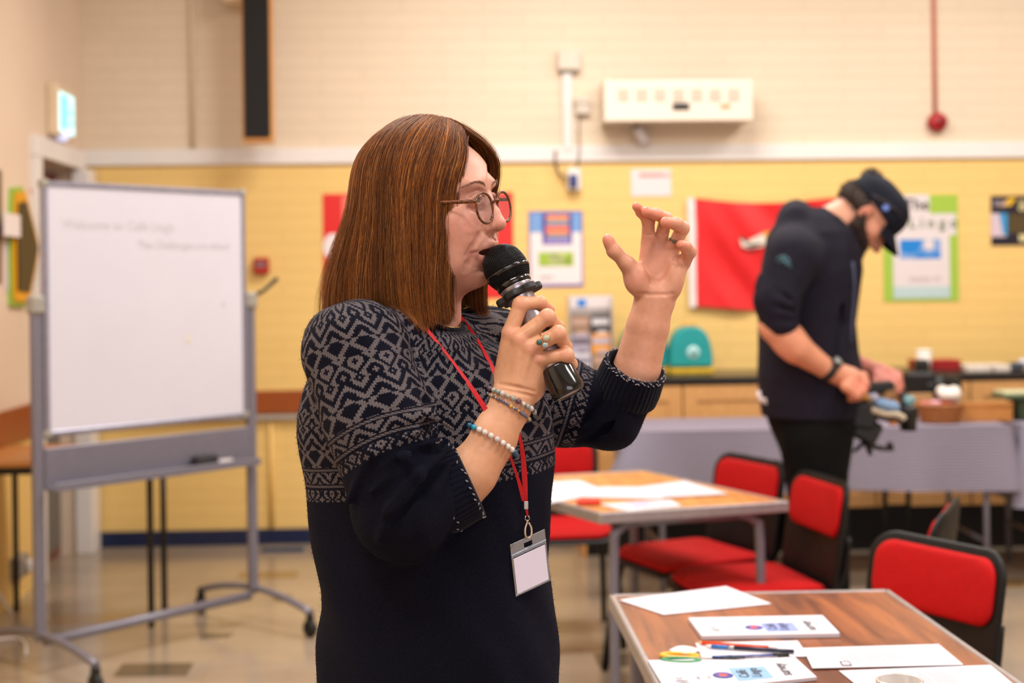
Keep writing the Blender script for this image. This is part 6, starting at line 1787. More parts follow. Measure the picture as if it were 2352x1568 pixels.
def ring_frame(c, axis, ra, rb, am=0.02, hint=(0, 1, 0)):
    ax_ = np.array(axis, float); ax_ /= np.linalg.norm(ax_); e1 = np.array(hint, float); e1 -= ax_ * e1.dot(ax_); e1 /= np.linalg.norm(e1); e2 = np.cross(ax_, e1)
    return (np.array(c, float), e1 * rb, e2 * ra, am)
# near cuff
d = np.array((0.90, 0.10, 0.42)); d /= np.linalg.norm(d)
c0 = wp2(1006, 1128, -192)
prof = [(-22, 80, .02), (-8, 94, .02), (6, 97, .02), (30, 95, .02), (56, 92, .02), (68, 92, .012), (73, 87, .01), (68, 82, .01), (40, 78, .0), (0, 74, 0)]
cuffN = ribtube('cuff', [ring_frame(c0 + d * h, d, r, r * 0.86, am) for (h, r, am) in prof], 48, 0.02, sweater_obj, flecks=((2, 22), (5, 40)), seed=1)
# far cuff, turned back
d2 = wp2(1488, 750, 98) - wp2(1425, 930, 118); d2 /= np.linalg.norm(d2)
c2 = wp2(1434, 905, 118)
prof = [(-14, 66, .02), (0, 78, .02), (30, 79, .02), (66, 76, .02), (80, 74, .012), (84, 69, .01), (76, 62, .01), (40, 58, 0), (0, 55, 0)]
d2c = d2 + np.array((0.0, -0.42, 0)); d2c /= np.linalg.norm(d2c)
cuffF = ribtube('cuff', [ring_frame(c2 + d2c * h, d2c, r, r * 0.95, am) for (h, r, am) in prof], 40, 0.02, sweater_obj, flecks=((4, 60), (5, 50)), seed=2)
# collar
cn = wp2(998, 732, -14); dn_ = np.array((0.36, -0.22, 0.9)); dn_ /= np.linalg.norm(dn_)
prof = [(-34, 96, .012), (-22, 90, .014), (-8, 82, .014), (4, 74, .012), (10, 68, .008), (7, 63, .005), (-4, 63, 0), (-24, 76, 0)]
ribtube('collar', [ring_frame(cn + dn_ * h, dn_, r, r * 1.0, am) for (h, r, am) in prof], 46, 0.02, sweater_obj)

# wool fuzz on the sweater
def fuzz():
    rng = np.random.default_rng(5); W = WF.w(swV)
    fn = np.cross(swV[swF[:, 2]] - swV[swF[:, 0]], swV[swF[:, 3]] - swV[swF[:, 1]]); fn /= np.linalg.norm(fn, axis=1, keepdims=True) + 1e-9
    # keep faces turned partly to the camera side
    ok = np.where((fn[:, 1] < 0.35) & (swV[swF[:, 0]][:, 2] > -960))[0]; ii = rng.choice(ok, 16000)
    base = swV[swF[ii]].mean(1) + rng.normal(0, 1.5, (len(ii), 3)); n_ = fn[ii]
    d = n_ * rng.uniform(.4, 1, (len(ii), 1)) + rng.normal(0, .6, (len(ii), 3)); d /= np.linalg.norm(d, axis=1, keepdims=True)
    L_ = rng.uniform(1.5, 5, (len(ii), 1)); bend = rng.normal(0, .5, (len(ii), 3)) * L_
    pts = np.stack([base - n_ * 1.0, base + d * L_ * .5, base + d * L_ + bend * .6], 1)
    sd = np.cross(d, rng.normal(0, 1, d.shape)); sd /= np.linalg.norm(sd, axis=1, keepdims=True); r = 0.22
    V = np.stack([pts + sd[:, None] * r, pts - sd[:, None] * r], 2).reshape(-1, 3)
    b = (np.arange(len(ii))[:, None] * 6 + np.array([0, 2])[None]).ravel()[:, None]
    F = b + np.array([[0, 1, 3, 2]])
    npmesh('wool_fuzz', WF.w(V), F, mat('wool fuzz', (30, 30, 50), 0.9, spec=0.1), sweater_obj)
fuzz()

# trousers and shoes (below the picture edge, she stands on the floor)
def trousers():
    fl = Field((-640, -330, -2320), (260, 330, -600), 9.0)
    W = wp2; fl.stack([(W(0, 1800)[2], -172, 10, 262, 212), (W(0, 1600)[2], -172, 10, 258, 212)], 10)
    for sy in (-1, 1):
        hip = np.array((-160, sy * 100 + 10, W(0, 1780)[2])); ft = WF.loc(np.array((TC[0], TC[1] + sy * 0.085, 0.09))); kn = (hip + ft) / 2 + np.array((8, 0, 0))
        fl.chain([hip, kn, ft], [150, 108, 92], 16)
    V, F = fl.mesh(); npmesh('trousers', WF.w(V), F, mat('black trousers', (20, 20, 24), 0.8), woman)
    for sy in (-1, 1):
        q = MB(); c = np.array((TC[0] + 0.04, TC[1] + sy * 0.085, 0.0)) ; A = HA @ WF.M
        q.sphere(c + np.array((0, 0, 0.05)), (0.13, 0.047, 0.045), 18, 10, ax=(R0, FW, Z0)); q.box(c + np.array((0, 0, 0.012)), (0.24, 0.085, 0.022), ax=(R0, FW, Z0), bev=0.01)
        q.build('shoe', mat('black leather', (18, 16, 16), 0.35), woman)
trousers()

# ------------------------------------------------------------------ microphone
def mic():
    s = WF.s; w_ = lambda t, rx=0: WF.w(MIC0 + MAX_ * t)
    t = empty('microphone', w_(150), 'black and silver handheld wireless microphone held to the mouth', 'microphone')
    ax_ = MAX_ @ WF.M
    def lt(name, prof, m, n=40, **k):
        q = MB(); q.lathe([(r * s, h * s) for r, h in prof], WF.w(MIC0), ax_, n); return q.build(name, m, t, **k)
    Mb = mat('gloss black plastic', (12, 12, 13), 0.15, coat=0.5); Ms = mat('champagne silver', (176, 166, 172), 0.28, metal=0.75, nvar=0.02); Mw = mat('grille wire', (26, 25, 25), 0.35, metal=0.6); Mf = mat('grille foam', (5, 5, 5), 0.9)
    lt('grille_foam', [(0.1, -47), (20, -44), (36, -33), (45, -14), (47, 4), (45, 18), (41, 30), (37, 40), (0.1, 40)], Mf)
    # woven wire mesh
    prof = [(2, -50), (14, -48.5), (25, -44), (34, -37), (42, -26), (47, -12), (49.5, 2), (49, 12)]
    prof2 = [(49.5, 20), (47, 27), (43.5, 34), (40, 41)]
    q = MB(); a = np.array((1., 0, 0)); ax0 = MAX_; u = a - ax0 * a.dot(ax0); u /= np.linalg.norm(u); v_ = np.cross(ax0, u)
    def P(r, h, an): return WF.w(MIC0 + ax0 * h + (u * math.cos(an) + v_ * math.sin(an)) * r)
    for pr, nst in ((prof, 64), (prof2, 64)):
        hs = np.array([h for r, h in pr]); rs = np.array([r for r, h in pr]); L_ = np.concatenate([[0], np.cumsum(np.hypot(np.diff(hs), np.diff(rs)))])
        m_ = int(L_[-1] / 4.2)
        for k in range(m_ + 1):
            x = L_[-1] * k / m_; r_, h_ = np.interp(x, L_, rs), np.interp(x, L_, hs)
            if r_ < 5: continue
            q.tube([P(r_, h_, 2 * PI * j / 40) for j in range(41)], 0.75 * s, 4, cap=False)
        for j in range(nst):
            an = 2 * PI * j / nst; xs = np.linspace(L_[-1] * (0.22 if pr is prof else 0), L_[-1], 8)
            q.tube([P(np.interp(x, L_, rs), np.interp(x, L_, hs), an) for x in xs], 0.75 * s, 4, cap=False)
    q.build('grille', Mw, t, label='black wire mesh grille')
    lt('band', [(48, 11), (51, 12), (52.5, 15), (51.5, 19), (49, 21)], Mb, label='gloss black band')
    lt('grille_collar', [(38.5, 38), (41, 40), (40, 50), (38, 52), (33, 52)], Mb)
    lt('body', [(30, 50), (37, 51), (37.5, 54), (35, 64), (31, 74), (30, 110), (29, 235), (30, 262), (32, 266), (0, 266)], Ms, label='silver barrel')
    # anti-roll ring
    q = MB(); V = []; ns = 48
    for h in (64, 79):
        for k in range(ns):
            an = 2 * PI * k / ns; lobes = 0.5 + 0.5 * math.cos(6 * an + 0.3); r_ = 42 + 13 * min(1, lobes * 1.9)
            V.append(WF.w(MIC0 + ax0 * h + (u * math.cos(an) + v_ * math.sin(an)) * r_))
    F = [(k, (k + 1) % ns, ns + (k + 1) % ns, ns + k) for k in range(ns)] + [tuple(range(ns))[::-1], tuple(range(ns, 2 * ns))]
    q.add(V, F); q.build('anti_roll_ring', mat('matt black rubber', (22, 22, 23), 0.55), t, bevel=0.0018)
    lt('battery_cap', [(31, 250), (35.5, 252), (37, 256), (38, 306), (37.5, 318), (35, 322), (31, 322), (30, 318)], Mb, label='gloss black end cap')
    lt('end_disc', [(30.5, 317), (30, 319), (0.1, 319.5)], mat('end disc', (196, 190, 194), 0.35), label='pale end disc')
mic()

# ------------------------------------------------------------------ jewellery
BV_NA = facemesh(na[0], na[1])
def bead_ring(name, path_a, path_b, bulge, n, colors, radii, label, rr):
    """bracelet round the forearm: near half follows path a..b on the skin, far half closes behind"""
    a = wp2(*path_a); b = wp2(*path_b); c = (a + b) / 2; e1 = (b - a) / 2; ra = np.linalg.norm(e1); e1 /= ra
    fwd = np.array((0, -1.0, 0)); e2 = fwd - e1 * fwd.dot(e1); e2 += np.array((0, 0, bulge)); e2 /= np.linalg.norm(e2)
    pts = []
    axis = np.cross(e1, e2)
    for k in range(n):
        an = 2 * PI * k / n
        dirv = e1 * math.cos(an) + e2 * math.sin(an)
        o = WF.w(c + dirv * 130); hit = BV_NA.ray_cast(Vector(o), Vector(-(dirv @ WF.M)))
        r_ = radii[k % len(radii)]
        p = (np.array(hit[0]) if hit[0] is not None else WF.w(c + dirv * ra)) + (dirv @ WF.M) * r_ * WF.s * 0.95
        pts.append(p)
    ctr_ = np.mean(pts, axis=0)
    t = empty(name, ctr_, label, 'bracelet')
    for k, p in enumerate(pts):
        cc = colors[k % len(colors)]
        MB().sphere(p, radii[k % len(radii)] * WF.s, 14, 9).build('bead', mat('bead %d %d %d' % cc[0], cc[0], cc[1], coat=0.6, nscale=300, nvar=0.12), t)
    return t
Wt = ((226, 214, 206), 0.3); Bl = ((10, 84, 112), 0.15); Cy = ((40, 150, 180), 0.2); Gy = ((200, 192, 190), 0.3)
cols = [Wt, Wt, Wt, Bl, Bl, Wt, Wt, Wt, Gy, Wt, Wt, Cy, Bl, Wt, Wt, Wt]
bead_ring('bead_bracelet', (1068, 982, -150), (1176, 1042, -150), 0.30, 34, [Wt, Bl, Bl, Bl, Wt, Wt, Wt, Gy, Wt, Wt, Wt, Cy, Bl, Wt, Wt, Wt, Wt] * 2, [6.6], 'white and blue bead bracelet lower on the forearm', 6.6)
Q1 = ((178, 178, 164), 0.1); Q2 = ((98, 70, 84), 0.1); Q3 = ((150, 160, 152), 0.1); Q4 = ((206, 196, 188), 0.1)
bead_ring('bead_bracelet', (1122, 896, -140), (1226, 946, -142), 0.22, 30, [Q3, Q1, Q2, Q4, Q3, Q4, Q2, Q3, Q1, Q4], [6.4, 6.0, 5.4], 'clear green and purple stone bracelet nearest the wrist', 6)
G1 = ((96, 92, 112), 0.3); G2 = ((206, 150, 60), 0.2)
bead_ring('bead_bracelet', (1120, 908, -142), (1218, 966, -144), 0.20, 60, [G1, G1, G2, G1, Q1, G2, G1, G1, G1], [3.4, 3.2, 3.6, 3.2, 4.6], 'thin grey and gold bead bracelet just below the stone bracelet', 3.4)
# ring with three stones on the near hand
def rings():
    p0, p1 = wp2(1217, 798, -172), wp2(1282, 766, -176); d = (p1 - p0) / np.linalg.norm(p1 - p0); c = p0 + d * 34
    Mg = mat('rose gold', (226, 150, 104), 0.2, metal=0.9)
    t = empty('cluster_ring', WF.w(c), 'gold cluster ring with teal and clear stones on the hand holding the microphone', 'ring')
    u = np.array((0, -1.0, 0)); u -= d * u.dot(d); u /= np.linalg.norm(u); v_ = np.cross(d, u)
    q = MB(); q.tube([WF.w(c + (u * math.cos(a) + v_ * math.sin(a)) * 18.2) for a in np.linspace(0, 2 * PI, 33)], 1.3 * WF.s, 8, cap=False); q.build('band', Mg, t)
    for nm, (dd, vv), col, r_ in (('teal stone', (-9, -2), (10, 96, 92), 6.4), ('pale blue stone', (-1, 9), (150, 180, 184), 6.2), ('clear stone', (8, -4), (190, 190, 160), 7.4)):
        cc = c + u * 20 + d * dd + v_ * vv
        o = MB().sphere(WF.w(cc), (r_ * WF.s, r_ * WF.s, r_ * 0.62 * WF.s), 16, 10, ax=np.stack([d, v_, u]) @ WF.M).build('stone', mat(nm, col, 0.04, coat=1.0, nvar=0.2, nscale=300), t, label=nm)
        q = MB(); q.tube([WF.w(cc - u * 1.5 + (d * math.cos(a) + v_ * math.sin(a)) * (r_ + .2)) for a in np.linspace(0, 2 * PI, 25)], 0.9 * WF.s, 6, cap=False); q.build('setting', Mg, o)
    p0, p1 = wp2(1545, 572, 96), wp2(1567, 524, 80); d = (p1 - p0) / np.linalg.norm(p1 - p0); c = p0 + d * 22
    t = empty('finger_ring', WF.w(c), 'silver stone ring on the raised hand', 'ring')
    u = np.array((0, -1.0, 0)); u -= d * u.dot(d); u /= np.linalg.norm(u); v_ = np.cross(d, u)
    Msv = mat('antique silver', (150, 140, 120), 0.25, metal=0.9)
    q = MB(); q.tube([WF.w(c + (u * math.cos(a) + v_ * math.sin(a)) * 17.5) for a in np.linspace(0, 2 * PI, 33)], 2.2 * WF.s, 8, cap=False); q.build('band', Msv, t)
    MB().sphere(WF.w(c + u * 16 - v_ * 7), 4.5 * WF.s, 12, 8).build('stone', mat('smoky stone', (90, 84, 70), 0.1, coat=1), t)
rings()
# fine necklace
q = MB(); q.tube([WF.w(cn + dn_ * (8 - 12 * max(0, math.cos(a - 0.4))) + (ring_frame(cn, dn_, 62, 62)[1] * math.sin(a) + ring_frame(cn, dn_, 62, 62)[2] * math.cos(a)) * 1.0) for a in np.linspace(0, 2 * PI, 61)], 0.0006, 6, cap=False)
q.build('necklace', mat('fine gold', (206, 160, 90), 0.25, metal=0.9), label='fine gold chain just inside the navy collar', cat='necklace')

# ------------------------------------------------------------------ lanyard and badge
def lanyard():
    D0 = FW
    def onb(px, py, lift=3.0):
        r = ray(px, py); r = r / np.linalg.norm(r)
        h = BV_SW.ray_cast(Vector(CAM), Vector(r))
        h2 = BV_HEAD.ray_cast(Vector(CAM), Vector(r))
        if h[0] is None: return at(px, py, 1.9)
        return np.array(h[0]) - r * lift * WF.s
    t = empty('lanyard', WF.w(wp2(1205, 1150, -150)), 'red ribbon lanyard round the neck carrying a clear badge holder', 'lanyard')
    Mr = mat('red ribbon', (206, 8, 22), 0.5, nscale=200, nvar=0.1, bump=0.3)
    def ribbon(path, wd, name='ribbon'):
        P = smooth_path(path, 5)
        P3 = [onb(px, py, 3.5) for px, py in P]
        # stay in front of creases: smooth depths
        for _ in range(3): P3 = [P3[0]] + [(P3[i - 1] + 2 * P3[i] + P3[i + 1]) / 4 for i in range(1, len(P3) - 1)] + [P3[-1]]
        V = []; 
        for i, p in enumerate(P3):
            tg = P3[min(i + 1, len(P3) - 1)] - P3[max(i - 1, 0)]; vw = p - CAM; vw /= np.linalg.norm(vw); sd = np.cross(tg, vw); sd /= np.linalg.norm(sd)
            tw = wd * (0.75 + 0.25 * math.cos(i * 0.35)); V += [p - sd * tw * WF.s - vw * .0003, p + sd * tw * WF.s - vw * .0003, p + sd * tw * WF.s + vw * .0004, p - sd * tw * WF.s + vw * .0004]
        F = [(i * 4 + k, i * 4 + (k + 1) % 4, i * 4 + 4 + (k + 1) % 4, i * 4 + 4 + k) for i in range(len(P3) - 1) for k in range(4)]
        q = MB(); q.add(V, F, False); return q.build(name, Mr, t)
    ribbon([(950, 722), (985, 762), (1040, 830), (1090, 900), (1130, 965), (1165, 1030), (1190, 1100), (1204, 1150)], 5.6)
    ribbon([(1044, 716), (1064, 735), (1094, 776), (1124, 832), (1146, 880), (1174, 945), (1196, 1010), (1204, 1080), (1207, 1150)], 6.0)
    ribbon([(1206, 1148), (1209, 1166), (1212, 1186)], 4.5)
    b0 = onb(1213, 1250, 22)
    dep = (b0 - CAM).dot(FW)
    q = MB(); c = at(1208, 1160, dep); q.box(c, (0.0062, 0.004, 0.0115), ax=(RC, FW, UC), bev=0.001); q.build('crimp', mat('crimp steel', (206, 206, 210), 0.25, metal=0.9), t)
    Msl = mat('clip steel', (190, 176, 158), 0.2, metal=0.95)
    q = MB(); q.tube([at(px, py, dep) for px, py in ((1207, 1184), (1206, 1192), (1211, 1198), (1216, 1192), (1214, 1184))], 0.0007, 6); q.sphere(at(1211, 1196, dep), 0.0022, 10, 6)
    q.tube(smooth_path([at(px, py, dep - dd) for px, py, dd in ((1211, 1198, 0), (1206, 1214, .002), (1207, 1230, .003), (1214, 1236, .002), (1220, 1228, 0), (1220, 1212, -.001), (1214, 1200, -.001))], 5), [0.0017] * 31, 8)
    q.build('swivel_hook', Msl, t, label='steel swivel hook')
    # badge holder
    TL, TR, BR, BL = [at(px, py, dep + dd) for (px, py, dd) in ((1171, 1252, -0.004), (1251, 1213, 0.012), (1264, 1334, 0.014), (1185, 1369, -0.002))]
    X = (TR - TL + BR - BL) / 2; Wd = np.linalg.norm(X); X /= Wd; Y = (TL - BL + TR - BR) / 2; Hh = np.linalg.norm(Y); Y /= Hh; N_ = np.cross(X, Y); c = (TL + TR + BR + BL) / 4
    if N_.dot(FW) > 0: N_ = -N_
    bt = empty('badge_holder', c, 'clear plastic badge holder with blank white card hanging on the red lanyard', 'badge')
    cl = clearmat('clear vinyl', (0.72, 0.80, 0.95), (0.85, 0.92, 1.0), 0.42, 0.22)
    # top strip with slot: pieces round the hole
    def slabp(u0, v0, u1, v1, th, off, q):
        q.box(c + X * Wd * ((u0 + u1) / 2 - .5) + Y * Hh * (.5 - (v0 + v1) / 2) + N_ * off, (Wd * (u1 - u0), Hh * (v1 - v0), th), ax=(X, Y, N_), bev=0.0006)
    q = MB(); slabp(0, 0, .38, .27, .0014, 0, q); slabp(.62, 0, 1, .27, .0014, 0, q); slabp(.38, 0, .62, .09, .0014, 0, q); slabp(.38, .18, .62, .27, .0014, 0, q)
    slabp(0.0, .20, 1, .225, .003, .0004, q)
    q.build('top_strip', cl, bt, label='clear top strip with a slot')
    q = MB(); slabp(0, .25, .04, 1, .0016, 0, q); slabp(.96, .25, 1, 1, .0016, 0, q); slabp(.03, .965, .97, 1, .0016, 0, q); q.build('pocket_edge', cl, bt)
    q = MB(); slabp(.045, .285, .955, .962, .0012, 0.0004, q); q.build('card', mat('badge card', (226, 218, 236), 0.3, nscale=4, nvar=0.02, coat=0.8), bt, label='blank white card')
    # small microphone clip on the ribbon
    p = onb(1090, 766, 7); MB().box(p, (0.009, 0.005, 0.006), ax=(RC, FW, UC), bev=0.0015).build('clip', mat('black clip', (12, 12, 12), 0.3), t, label='small black clip')
lanyard()
# ------------------------------------------------------------------ the man in the cap
MF = Frame(5.05); mp_ = MF.p
M_skin2 = mat('skin man', (206, 140, 112), 0.5, nscale=60, nvar=0.05, sss=0.05, attr='tint')
MHF = np.array((0.50, -0.10, -0.86)); MHF /= np.linalg.norm(MHF)
MHR = np.array((-0.10, -0.99, 0.05)); MHR -= MHF * MHR.dot(MHF); MHR /= np.linalg.norm(MHR)
MHU = np.cross(MHR, MHF); MHU = MHU if MHU[2] > 0 else -MHU
MHA = np.stack([MHF, MHR, MHU]); MHC = mp_(1990, 492, 0)
def mhp(f, r, u): return MHC + f * MHF + r * MHR + u * MHU
def man_floor(x, y): return MF.loc(np.array((x, y, 0.0)))
MC = MF.w(mp_(1862, 900, 0))
def man_body():
    W = mp_
    fl = Field((MHC[0] - 130, -95, MHC[2] - 130), (MHC[0] + 95, 95, MHC[2] + 110), 1.8)
    E = lambda c, r, k=10, sub=False: fl.ell(mhp(*c), r, MHA, k, sub)
    E((-8, 0, 18), (72, 56, 60), 0); E((26, 0, -22), (44, 44, 56), 16); E((26, 0, -56), (34, 36, 26), 12); E((44, 0, 26), (24, 40, 22), 14)
    E((48, 0, -70), (16, 18, 13), 8)
    fl.chain([mhp(62, 0, 10), mhp(74, 0, -12), mhp(82, 0, -22)], [6, 6.5, 8], 6)
    for s_ in (-1, 1):
        E((50, s_ * 17, 20), (12, 18, 7), 8); E((64, s_ * 17, 4), (12, 13, 8), 6, True); E((54, s_ * 16, 3), (10, 11, 9), 3)
        E((73, s_ * 9, -24), (8, 6, 6), 4); E((36, s_ * 32, -16), (20, 14, 18), 10)
        E((-6, s_ * 56, -8), (11, 5, 18), 4); E((-2, s_ * 60, -8), (5, 3, 9), 3, True)
    fl.cone(mhp(62, 12, -42), mhp(62, -12, -42), 4, 4, 4); fl.cone(mhp(61, 11, -50), mhp(61, -11, -50), 4, 4, 4); fl.cone(mhp(66, 12, -46), mhp(66, -12, -46), 1.2, 1.2, 2, True)
    fl.cone(mhp(-18, 0, -30), W(1870, 545, 0), 46, 52, 16)
    V1, F1 = fl.mesh(); q = (V1 - MHC) @ MHA.T
    c1 = np.tile(LN((206, 146, 118)), (len(V1), 1))
    c1 = blob(c1, q, (80, 0, -22), (14, 14, 14), (212, 120, 104), .6); c1 = blob(c1, q, (38, 34, -14), (20, 16, 18), (206, 122, 104), .6); c1 = blob(c1, q, (38, -34, -14), (20, 16, 18), (206, 122, 104), .6)
    for s_ in (-1, 1): c1 = blob(c1, q, (-6, s_ * 58, -8), (12, 8, 18), (214, 112, 92), .6)
    # near forearm and hand
    fl = Field((W(1730, 0, -200)[0], -215, W(0, 925, -150)[2]), (W(2010, 0, -60)[0], -30, W(0, 735, -150)[2]), 1.9)
    fl.chain([W(1782, 748, -165), W(1830, 800, -160), W(1900, 848, -140)], [38, 33, 22], 8)
    fl.ell(W(1812, 782, -162), (34, 30, 36), None, 14)
    fl.cone(W(1905, 850, -138), W(1952, 870, -128), 23, 27, 10)
    for i, (a, b, c_) in enumerate((((1948, 856, -118), (1982, 866, -112), (1988, 888, -96)), ((1952, 866, -136), (1985, 882, -132), (1982, 902, -112)), ((1950, 878, -148), (1978, 898, -146), (1970, 912, -124)), ((1944, 888, -154), (1966, 906, -152), (1956, 914, -132)))):
        fl.chain([W(*a), W(*b), W(*c_)], [13, 11.5, 9.5], 4)
    fl.chain([W(1922, 856, -118), W(1958, 862, -92), W(1984, 878, -84)], [14, 11, 9], 6)
    V2, F2 = fl.mesh(); c2 = np.tile(LN((210, 142, 110)), (len(V2), 1)); c2 = blob(c2, V2, W(1972, 888, -140), (34, 30, 30), (214, 122, 104), .75)
    # far forearm and hand
    fl = Field((W(1930, 0, 60)[0], -60, W(0, 925, 60)[2]), (W(2090, 0, 60)[0], 130, W(0, 800, 60)[2]), 1.9)
    fl.chain([W(1950, 830, 100), W(1992, 846, 70), W(2024, 856, 44)], [26, 20, 21], 8)
    for (a, b, c_) in (((2030, 848, 52), (2062, 862, 44), (2068, 888, 34)), ((2030, 852, 40), (2060, 874, 28), (2062, 898, 18)), ((2026, 860, 28), (2050, 884, 14), (2050, 904, 6)), ((2020, 868, 20), (2036, 890, 6), (2036, 906, 0))):
        fl.chain([W(*a), W(*b), W(*c_)], [11.5, 10, 8.5], 4)
    fl.chain([W(2012, 858, 30), W(2010, 884, 8), W(2020, 898, -4)], [12, 10, 9], 5)
    V3, F3 = fl.mesh(); c3 = np.tile(LN((204, 124, 108)), (len(V3), 1))
    # body under the clothes
    fl = Field((-470 + 900, -200, -1100), (1000, 200, 160), 7.0)
    fl = Field((W(1700, 0, 0)[0], -230, W(0, 1720, 0)[2] - 20), (W(2000, 0, 0)[0], 220, W(0, 480, 0)[2]), 7.0)
    fl.stack([(W(0, 1000)[2], W(1872, 0)[0], 0, 70, 84), (W(0, 800)[2], W(1860, 0)[0], 0, 86, 100), (W(0, 600)[2], W(1862, 0)[0], 0, 84, 110), (W(0, 540)[2], W(1862, 0)[0], 0, 60, 90)], 10)
    for sy in (-1, 1):
        ft = MF.loc(np.array((MC[0] + 0.03, MC[1] + sy * 0.10, 0.08)))
        fl.chain([W(1872, 1000, sy * 70), W(1890, 1300, sy * 80), ft], [44, 32, 26], 8)
    fl.chain([W(1818, 580, -140), W(1785, 720, -155), W(1790, 745, -165)], [36, 32, 30], 8)
    fl.chain([W(1880, 590, 140), W(1900, 760, 130), W(1950, 830, 100)], [36, 30, 24], 8)
    V4, F4 = fl.mesh(); c4 = np.tile(LN((206, 146, 118)), (len(V4), 1))
    V, F = join([(V1, F1), (V2, F2), (V3, F3), (V4, F4)]); C_ = np.concatenate([c1, c2, c3, c4])
    return npmesh('person', MF.w(V), F, M_skin2, org=(MC[0], MC[1], 0.0), col=C_, label='bearded man in dark cap and hoodie looking down at the camera rig in his hands', cat='person')
man = man_body()
def man_clothes():
    W = mp_
    zz = lambda py: W(0, py)[2]
    fl = Field((W(1690, 0)[0], -245, zz(960)), (W(2010, 0)[0], 235, zz(440)), 3.2)
    rows = [(955, 1752, 1962, 128), (915, 1746, 1972, 134), (860, 1742, 1978, 138), (800, 1744, 1966, 138), (740, 1744, 1960, 140), (680, 1746, 1968, 142), (620, 1750, 1976, 145), (575, 1758, 1972, 138), (535, 1775, 1958, 118), (500, 1800, 1930, 84), (478, 1825, 1900, 50)]
    R = [(zz(py), (l + r) / 2 - PX0, 0, (r - l) / 2, c) for py, l, r, c in rows]
    fl.stack(R, 10, 2.15)
    fl.ell(W(1822, 590, -130), (62, 58, 66), None, 24)
    fl.chain([W(1818, 590, -150), W(1786, 690, -168), W(1790, 738, -168)], [56, 50, 43], 14)
    fl.chain([W(1750, 640, -165), W(1744, 655, -168)], [10, 8], 14)
    fl.ell(W(1880, 600, 130), (60, 58, 64), None, 24); fl.chain([W(1884, 600, 140), W(1905, 740, 140), W(1935, 805, 112)], [54, 46, 38], 14)
    # hood lying round the neck
    fl.chain([W(1822, 500, -60), W(1850, 545, -86), W(1900, 578, -80), W(1950, 590, -40), W(1962, 588, 20)], [26, 26, 23, 19, 15], 12)
    fl.chain([W(1830, 500, -60), W(1830, 492, 0), W(1840, 505, 60), W(1900, 560, 84), W(1958, 586, 30)], [26, 30, 28, 24, 15], 12)
    fl.ell(W(1822, 515, 0), (36, 70, 40), None, 30); fl.ell(W(1812, 560, -60), (50, 70, 50), None, 30)
    # zip and pocket folds
    for P in ([(1830, 660, -190), (1850, 760, -165), (1880, 860, -150)], [(1925, 640, -110), (1930, 740, -120), (1918, 850, -130)], [(1765, 800, -150), (1800, 860, -160), (1850, 905, -155)], [(1960, 640, -60), (1950, 740, -70), (1962, 830, -70)]):
        fl.chain([W(*p) for p in P], [4, 7, 4], 14, True)
    for P in ([(1778, 660, -222), (1815, 690, -215)], [(1772, 700, -222), (1822, 715, -210)], [(1780, 735, -222), (1830, 738, -208)]): fl.chain([W(*p) for p in P], [4, 4], 10, True)
    fl.cone(W(1890, 540, 0), W(1925, 500, 0), 50, 50, 6, True)
    V, F = fl.mesh(); V = smooth(V, F, 1)
    Mh = mat('charcoal hoodie', (24, 21, 34), 0.85, nscale=40, nvar=0.15, bump=0.3, bscale=300, spec=0.2)
    h = npmesh('hoodie', MF.w(V), F, Mh, man)
    # sleeve logo, drawcord, hem shirt
    bv = BVHTree.FromPolygons([tuple(v) for v in MF.w(V)], [tuple(f) for f in F])
    def on(px, py, lift=0.002):
        r = ray(px, py); r = r / np.linalg.norm(r); hit = bv.ray_cast(Vector(CAM), Vector(r)); return (np.array(hit[0]) - r * lift) if hit[0] is not None else at(px, py, 4.3)
    q = MB()
    for path in ([(1783, 598), (1792, 590), (1802, 588), (1811, 596), (1815, 606)], [(1788, 604), (1798, 598), (1808, 604), (1818, 616)], [(1796, 592), (1804, 600), (1806, 610)]):
        q.tube([on(*p) for p in path], 0.004, 6)
    q.build('sleeve_logo', mat('teal print', (58, 92, 104), 0.7), h, label='faded teal sleeve print')
    MB().tube([on(px, py, 0.004) for px, py in ((1958, 600), (1962, 650), (1960, 700), (1956, 745), (1955, 790))], 0.006, 6).build('drawcord', mat('slate cord', (56, 62, 88), 0.7), h)
    q = MB(); q.tube([on(1748, 900, 0.0) + FW * 0.02 + RC * -0.004, on(1752, 918, 0.0) + FW * 0.02, on(1764, 922, 0.0) + FW * 0.01], 0.012, 8); q.build('shirt_hem', mat('white tee', (206, 190, 190), 0.8), man)
    # trousers
    fl = Field((W(1700, 0)[0], -190, W(0, 1730)[2]), (W(2010, 0)[0], 190, zz(895)), 6.0)
    fl.stack([(zz(1100), W(1880, 0)[0], 0, 62, 92), (zz(1030), W(1872, 0)[0], 0, 80, 112), (zz(980), W(1864, 0)[0], 0, 94, 124), (zz(930), W(1858, 0)[0], 0, 104, 126), (zz(900), W(1858, 0)[0], 0, 108, 128)], 10)
    for sy in (-1, 1):
        ft = MF.loc(np.array((MC[0] + 0.03, MC[1] + sy * 0.10, 0.06)))
        fl.chain([W(1868, 1010, sy * 56), W(1890, 1280, sy * 66), ft], [76, 58, 50], 10)
    V, F = fl.mesh(); tr = npmesh('trousers', MF.w(V), F, mat('black combat trousers', (9, 9, 8), 0.85, nscale=20, nvar=0.25, bump=0.4, bscale=120, spec=0.12), man)
    bt = BVHTree.FromPolygons([tuple(v) for v in MF.w(V)], [tuple(f) for f in F])
    r = ray(1803, 916); r = r / np.linalg.norm(r); hit = bt.ray_cast(Vector(CAM), Vector(r))
